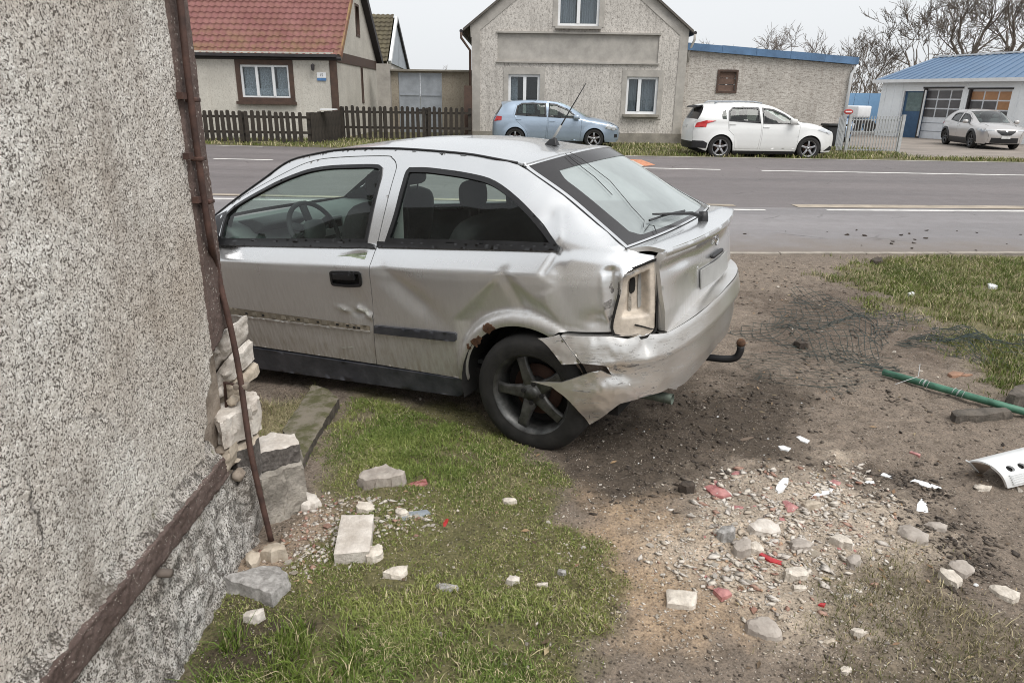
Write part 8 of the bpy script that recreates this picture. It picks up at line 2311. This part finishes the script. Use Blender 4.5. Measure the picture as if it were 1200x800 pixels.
blades('weeds', x, y, Zg(x, y), .065 * NR.uniform(.4, 1.2, len(x)), NR.uniform(.0012, .0026, len(x)), gcol(x, y, .15, 12, (.08, .13, .02), (.15, .20, .04)), 'longer weeds at the foot of the plinth', 1.0)
# far verge
n = 60000; x = NR.uniform(-14, 22, n); y = Y_FAR(x) + NR.uniform(.05, 5.5, n) ** 1.0
k_ = (fbm(x * 1.1, y * 1.1, 0, 95, 3) > -.25) & ~((x > 12.3) & (y > Y_FAR(x) + 1.1)) & ((y < Y_FAR(x) + 1.2) | (NR.random_sample(n) < .6)); x, y = x[k_], y[k_]
blades('verge_grass', x, y, far_z(y), .11 * NR.uniform(.4, 1.3, len(x)), NR.uniform(.006, .012, len(x)), gcol(x * .5, y * .5, .35, 15, (.08, .115, .025), (.19, .20, .06)), 'grass verge on the far side of the road', .7)

# grit and pebbles strewn over the yard
n = 42000; x = NR.uniform(-1.0, 5.5, n); y = 1.0 + 6.6 * NR.uniform(0, 1, n) ** 1.7
m = soil_masks(x, y)
p = .16 + .9 * m['rub'] + .8 * m['rubb'] + .5 * m['sand'] + .05 * m['da'] - .25 * m['lawn'] * (1 - m['rubb']) - .3 * m['right']
k_ = NR.random_sample(n) < p; x, y = x[k_], y[k_]; m = {a: b[k_] for a, b in m.items()}
n = len(x); s = .0022 * np.exp(NR.normal(0, .5, n)) * (1 + .5 * m['rub'] + .6 * m['rubb'])
O = np.array([(1, 0, 0), (0, 1, 0), (-1, 0, 0), (0, -1, 0), (0, 0, 1), (0, 0, -1)], float)
J = NR.uniform(.6, 1.3, (n, 6, 1)); a = NR.uniform(0, 6.28, n); ca, sa = np.cos(a), np.sin(a)
V = O[None] * J * s[:, None, None] * np.array([1.3, 1, .75])
V = np.stack([V[..., 0] * ca[:, None] - V[..., 1] * sa[:, None], V[..., 0] * sa[:, None] + V[..., 1] * ca[:, None], V[..., 2]], -1) + np.stack([x, y, Zg(x, y) + s * .35], 1)[:, None]
F = np.array([(0, 1, 4), (1, 2, 4), (2, 3, 4), (3, 0, 4), (1, 0, 5), (2, 1, 5), (3, 2, 5), (0, 3, 5)])
F = (np.arange(n)[:, None, None] * 6 + F[None]).reshape(-1, 3)
pal = np.array([(.58, .52, .45), (.48, .42, .35), (.34, .29, .25), (.20, .17, .15), (.45, .30, .20)])
pc = pal[NR.choice(5, n, p=(.34, .24, .20, .12, .10))] * NR.uniform(.8, 1.15, (n, 1))
m_grit = NT('grit'); m_grit = m_grit.fin(m_grit.n('Attribute', attribute_name='soil').outputs['Color'], .9, 0, Specular_IOR_Level=.2)
stuff(mesh_obj('grit', V.reshape(-1, 3), F, m_grit, None, False, None, {'soil': np.repeat(pc[:, None], 6, 1).reshape(-1, 3)}), 'fine grit and crumbs strewn over the yard', 'grit')

# dead leaves and bits of stem
n = 700; x = NR.uniform(-1.0, 5.0, n); y = 1.1 + 6.0 * NR.uniform(0, 1, n) ** 1.5
k_ = ~under_car(x, y) & (x > -.92); x, y = x[k_], y[k_]; n = len(x)
a = NR.uniform(0, 6.28, n); L_ = NR.uniform(.006, .022, n); W_ = L_ * NR.uniform(.12, .5, n); z = Zg(x, y) + .006
ux, uy = np.cos(a) * L_, np.sin(a) * L_; vx, vy = -np.sin(a) * W_, np.cos(a) * W_
V = np.stack([np.stack([x - ux, y - uy, z], 1), np.stack([x + vx, y + vy, z + NR.uniform(.001, .008, n)], 1), np.stack([x + ux, y + uy, z + NR.uniform(-.002, .008, n)], 1), np.stack([x - vx, y - vy, z + NR.uniform(0, .003, n)], 1)], 1)
F = (np.arange(n)[:, None, None] * 4 + np.array([(0, 1, 2), (0, 2, 3)])[None]).reshape(-1, 3)
pc = np.array([(.20, .12, .07), (.28, .19, .11), (.12, .085, .055), (.34, .27, .16)])[NR.choice(4, n)]
stuff(mesh_obj('leaf_litter', V.reshape(-1, 3), F, m_grass, None, False, None, {'soil': np.repeat(pc[:, None], 4, 1).reshape(-1, 3)}), 'scattered dead leaf bits and stems over the yard', 'leaf litter')
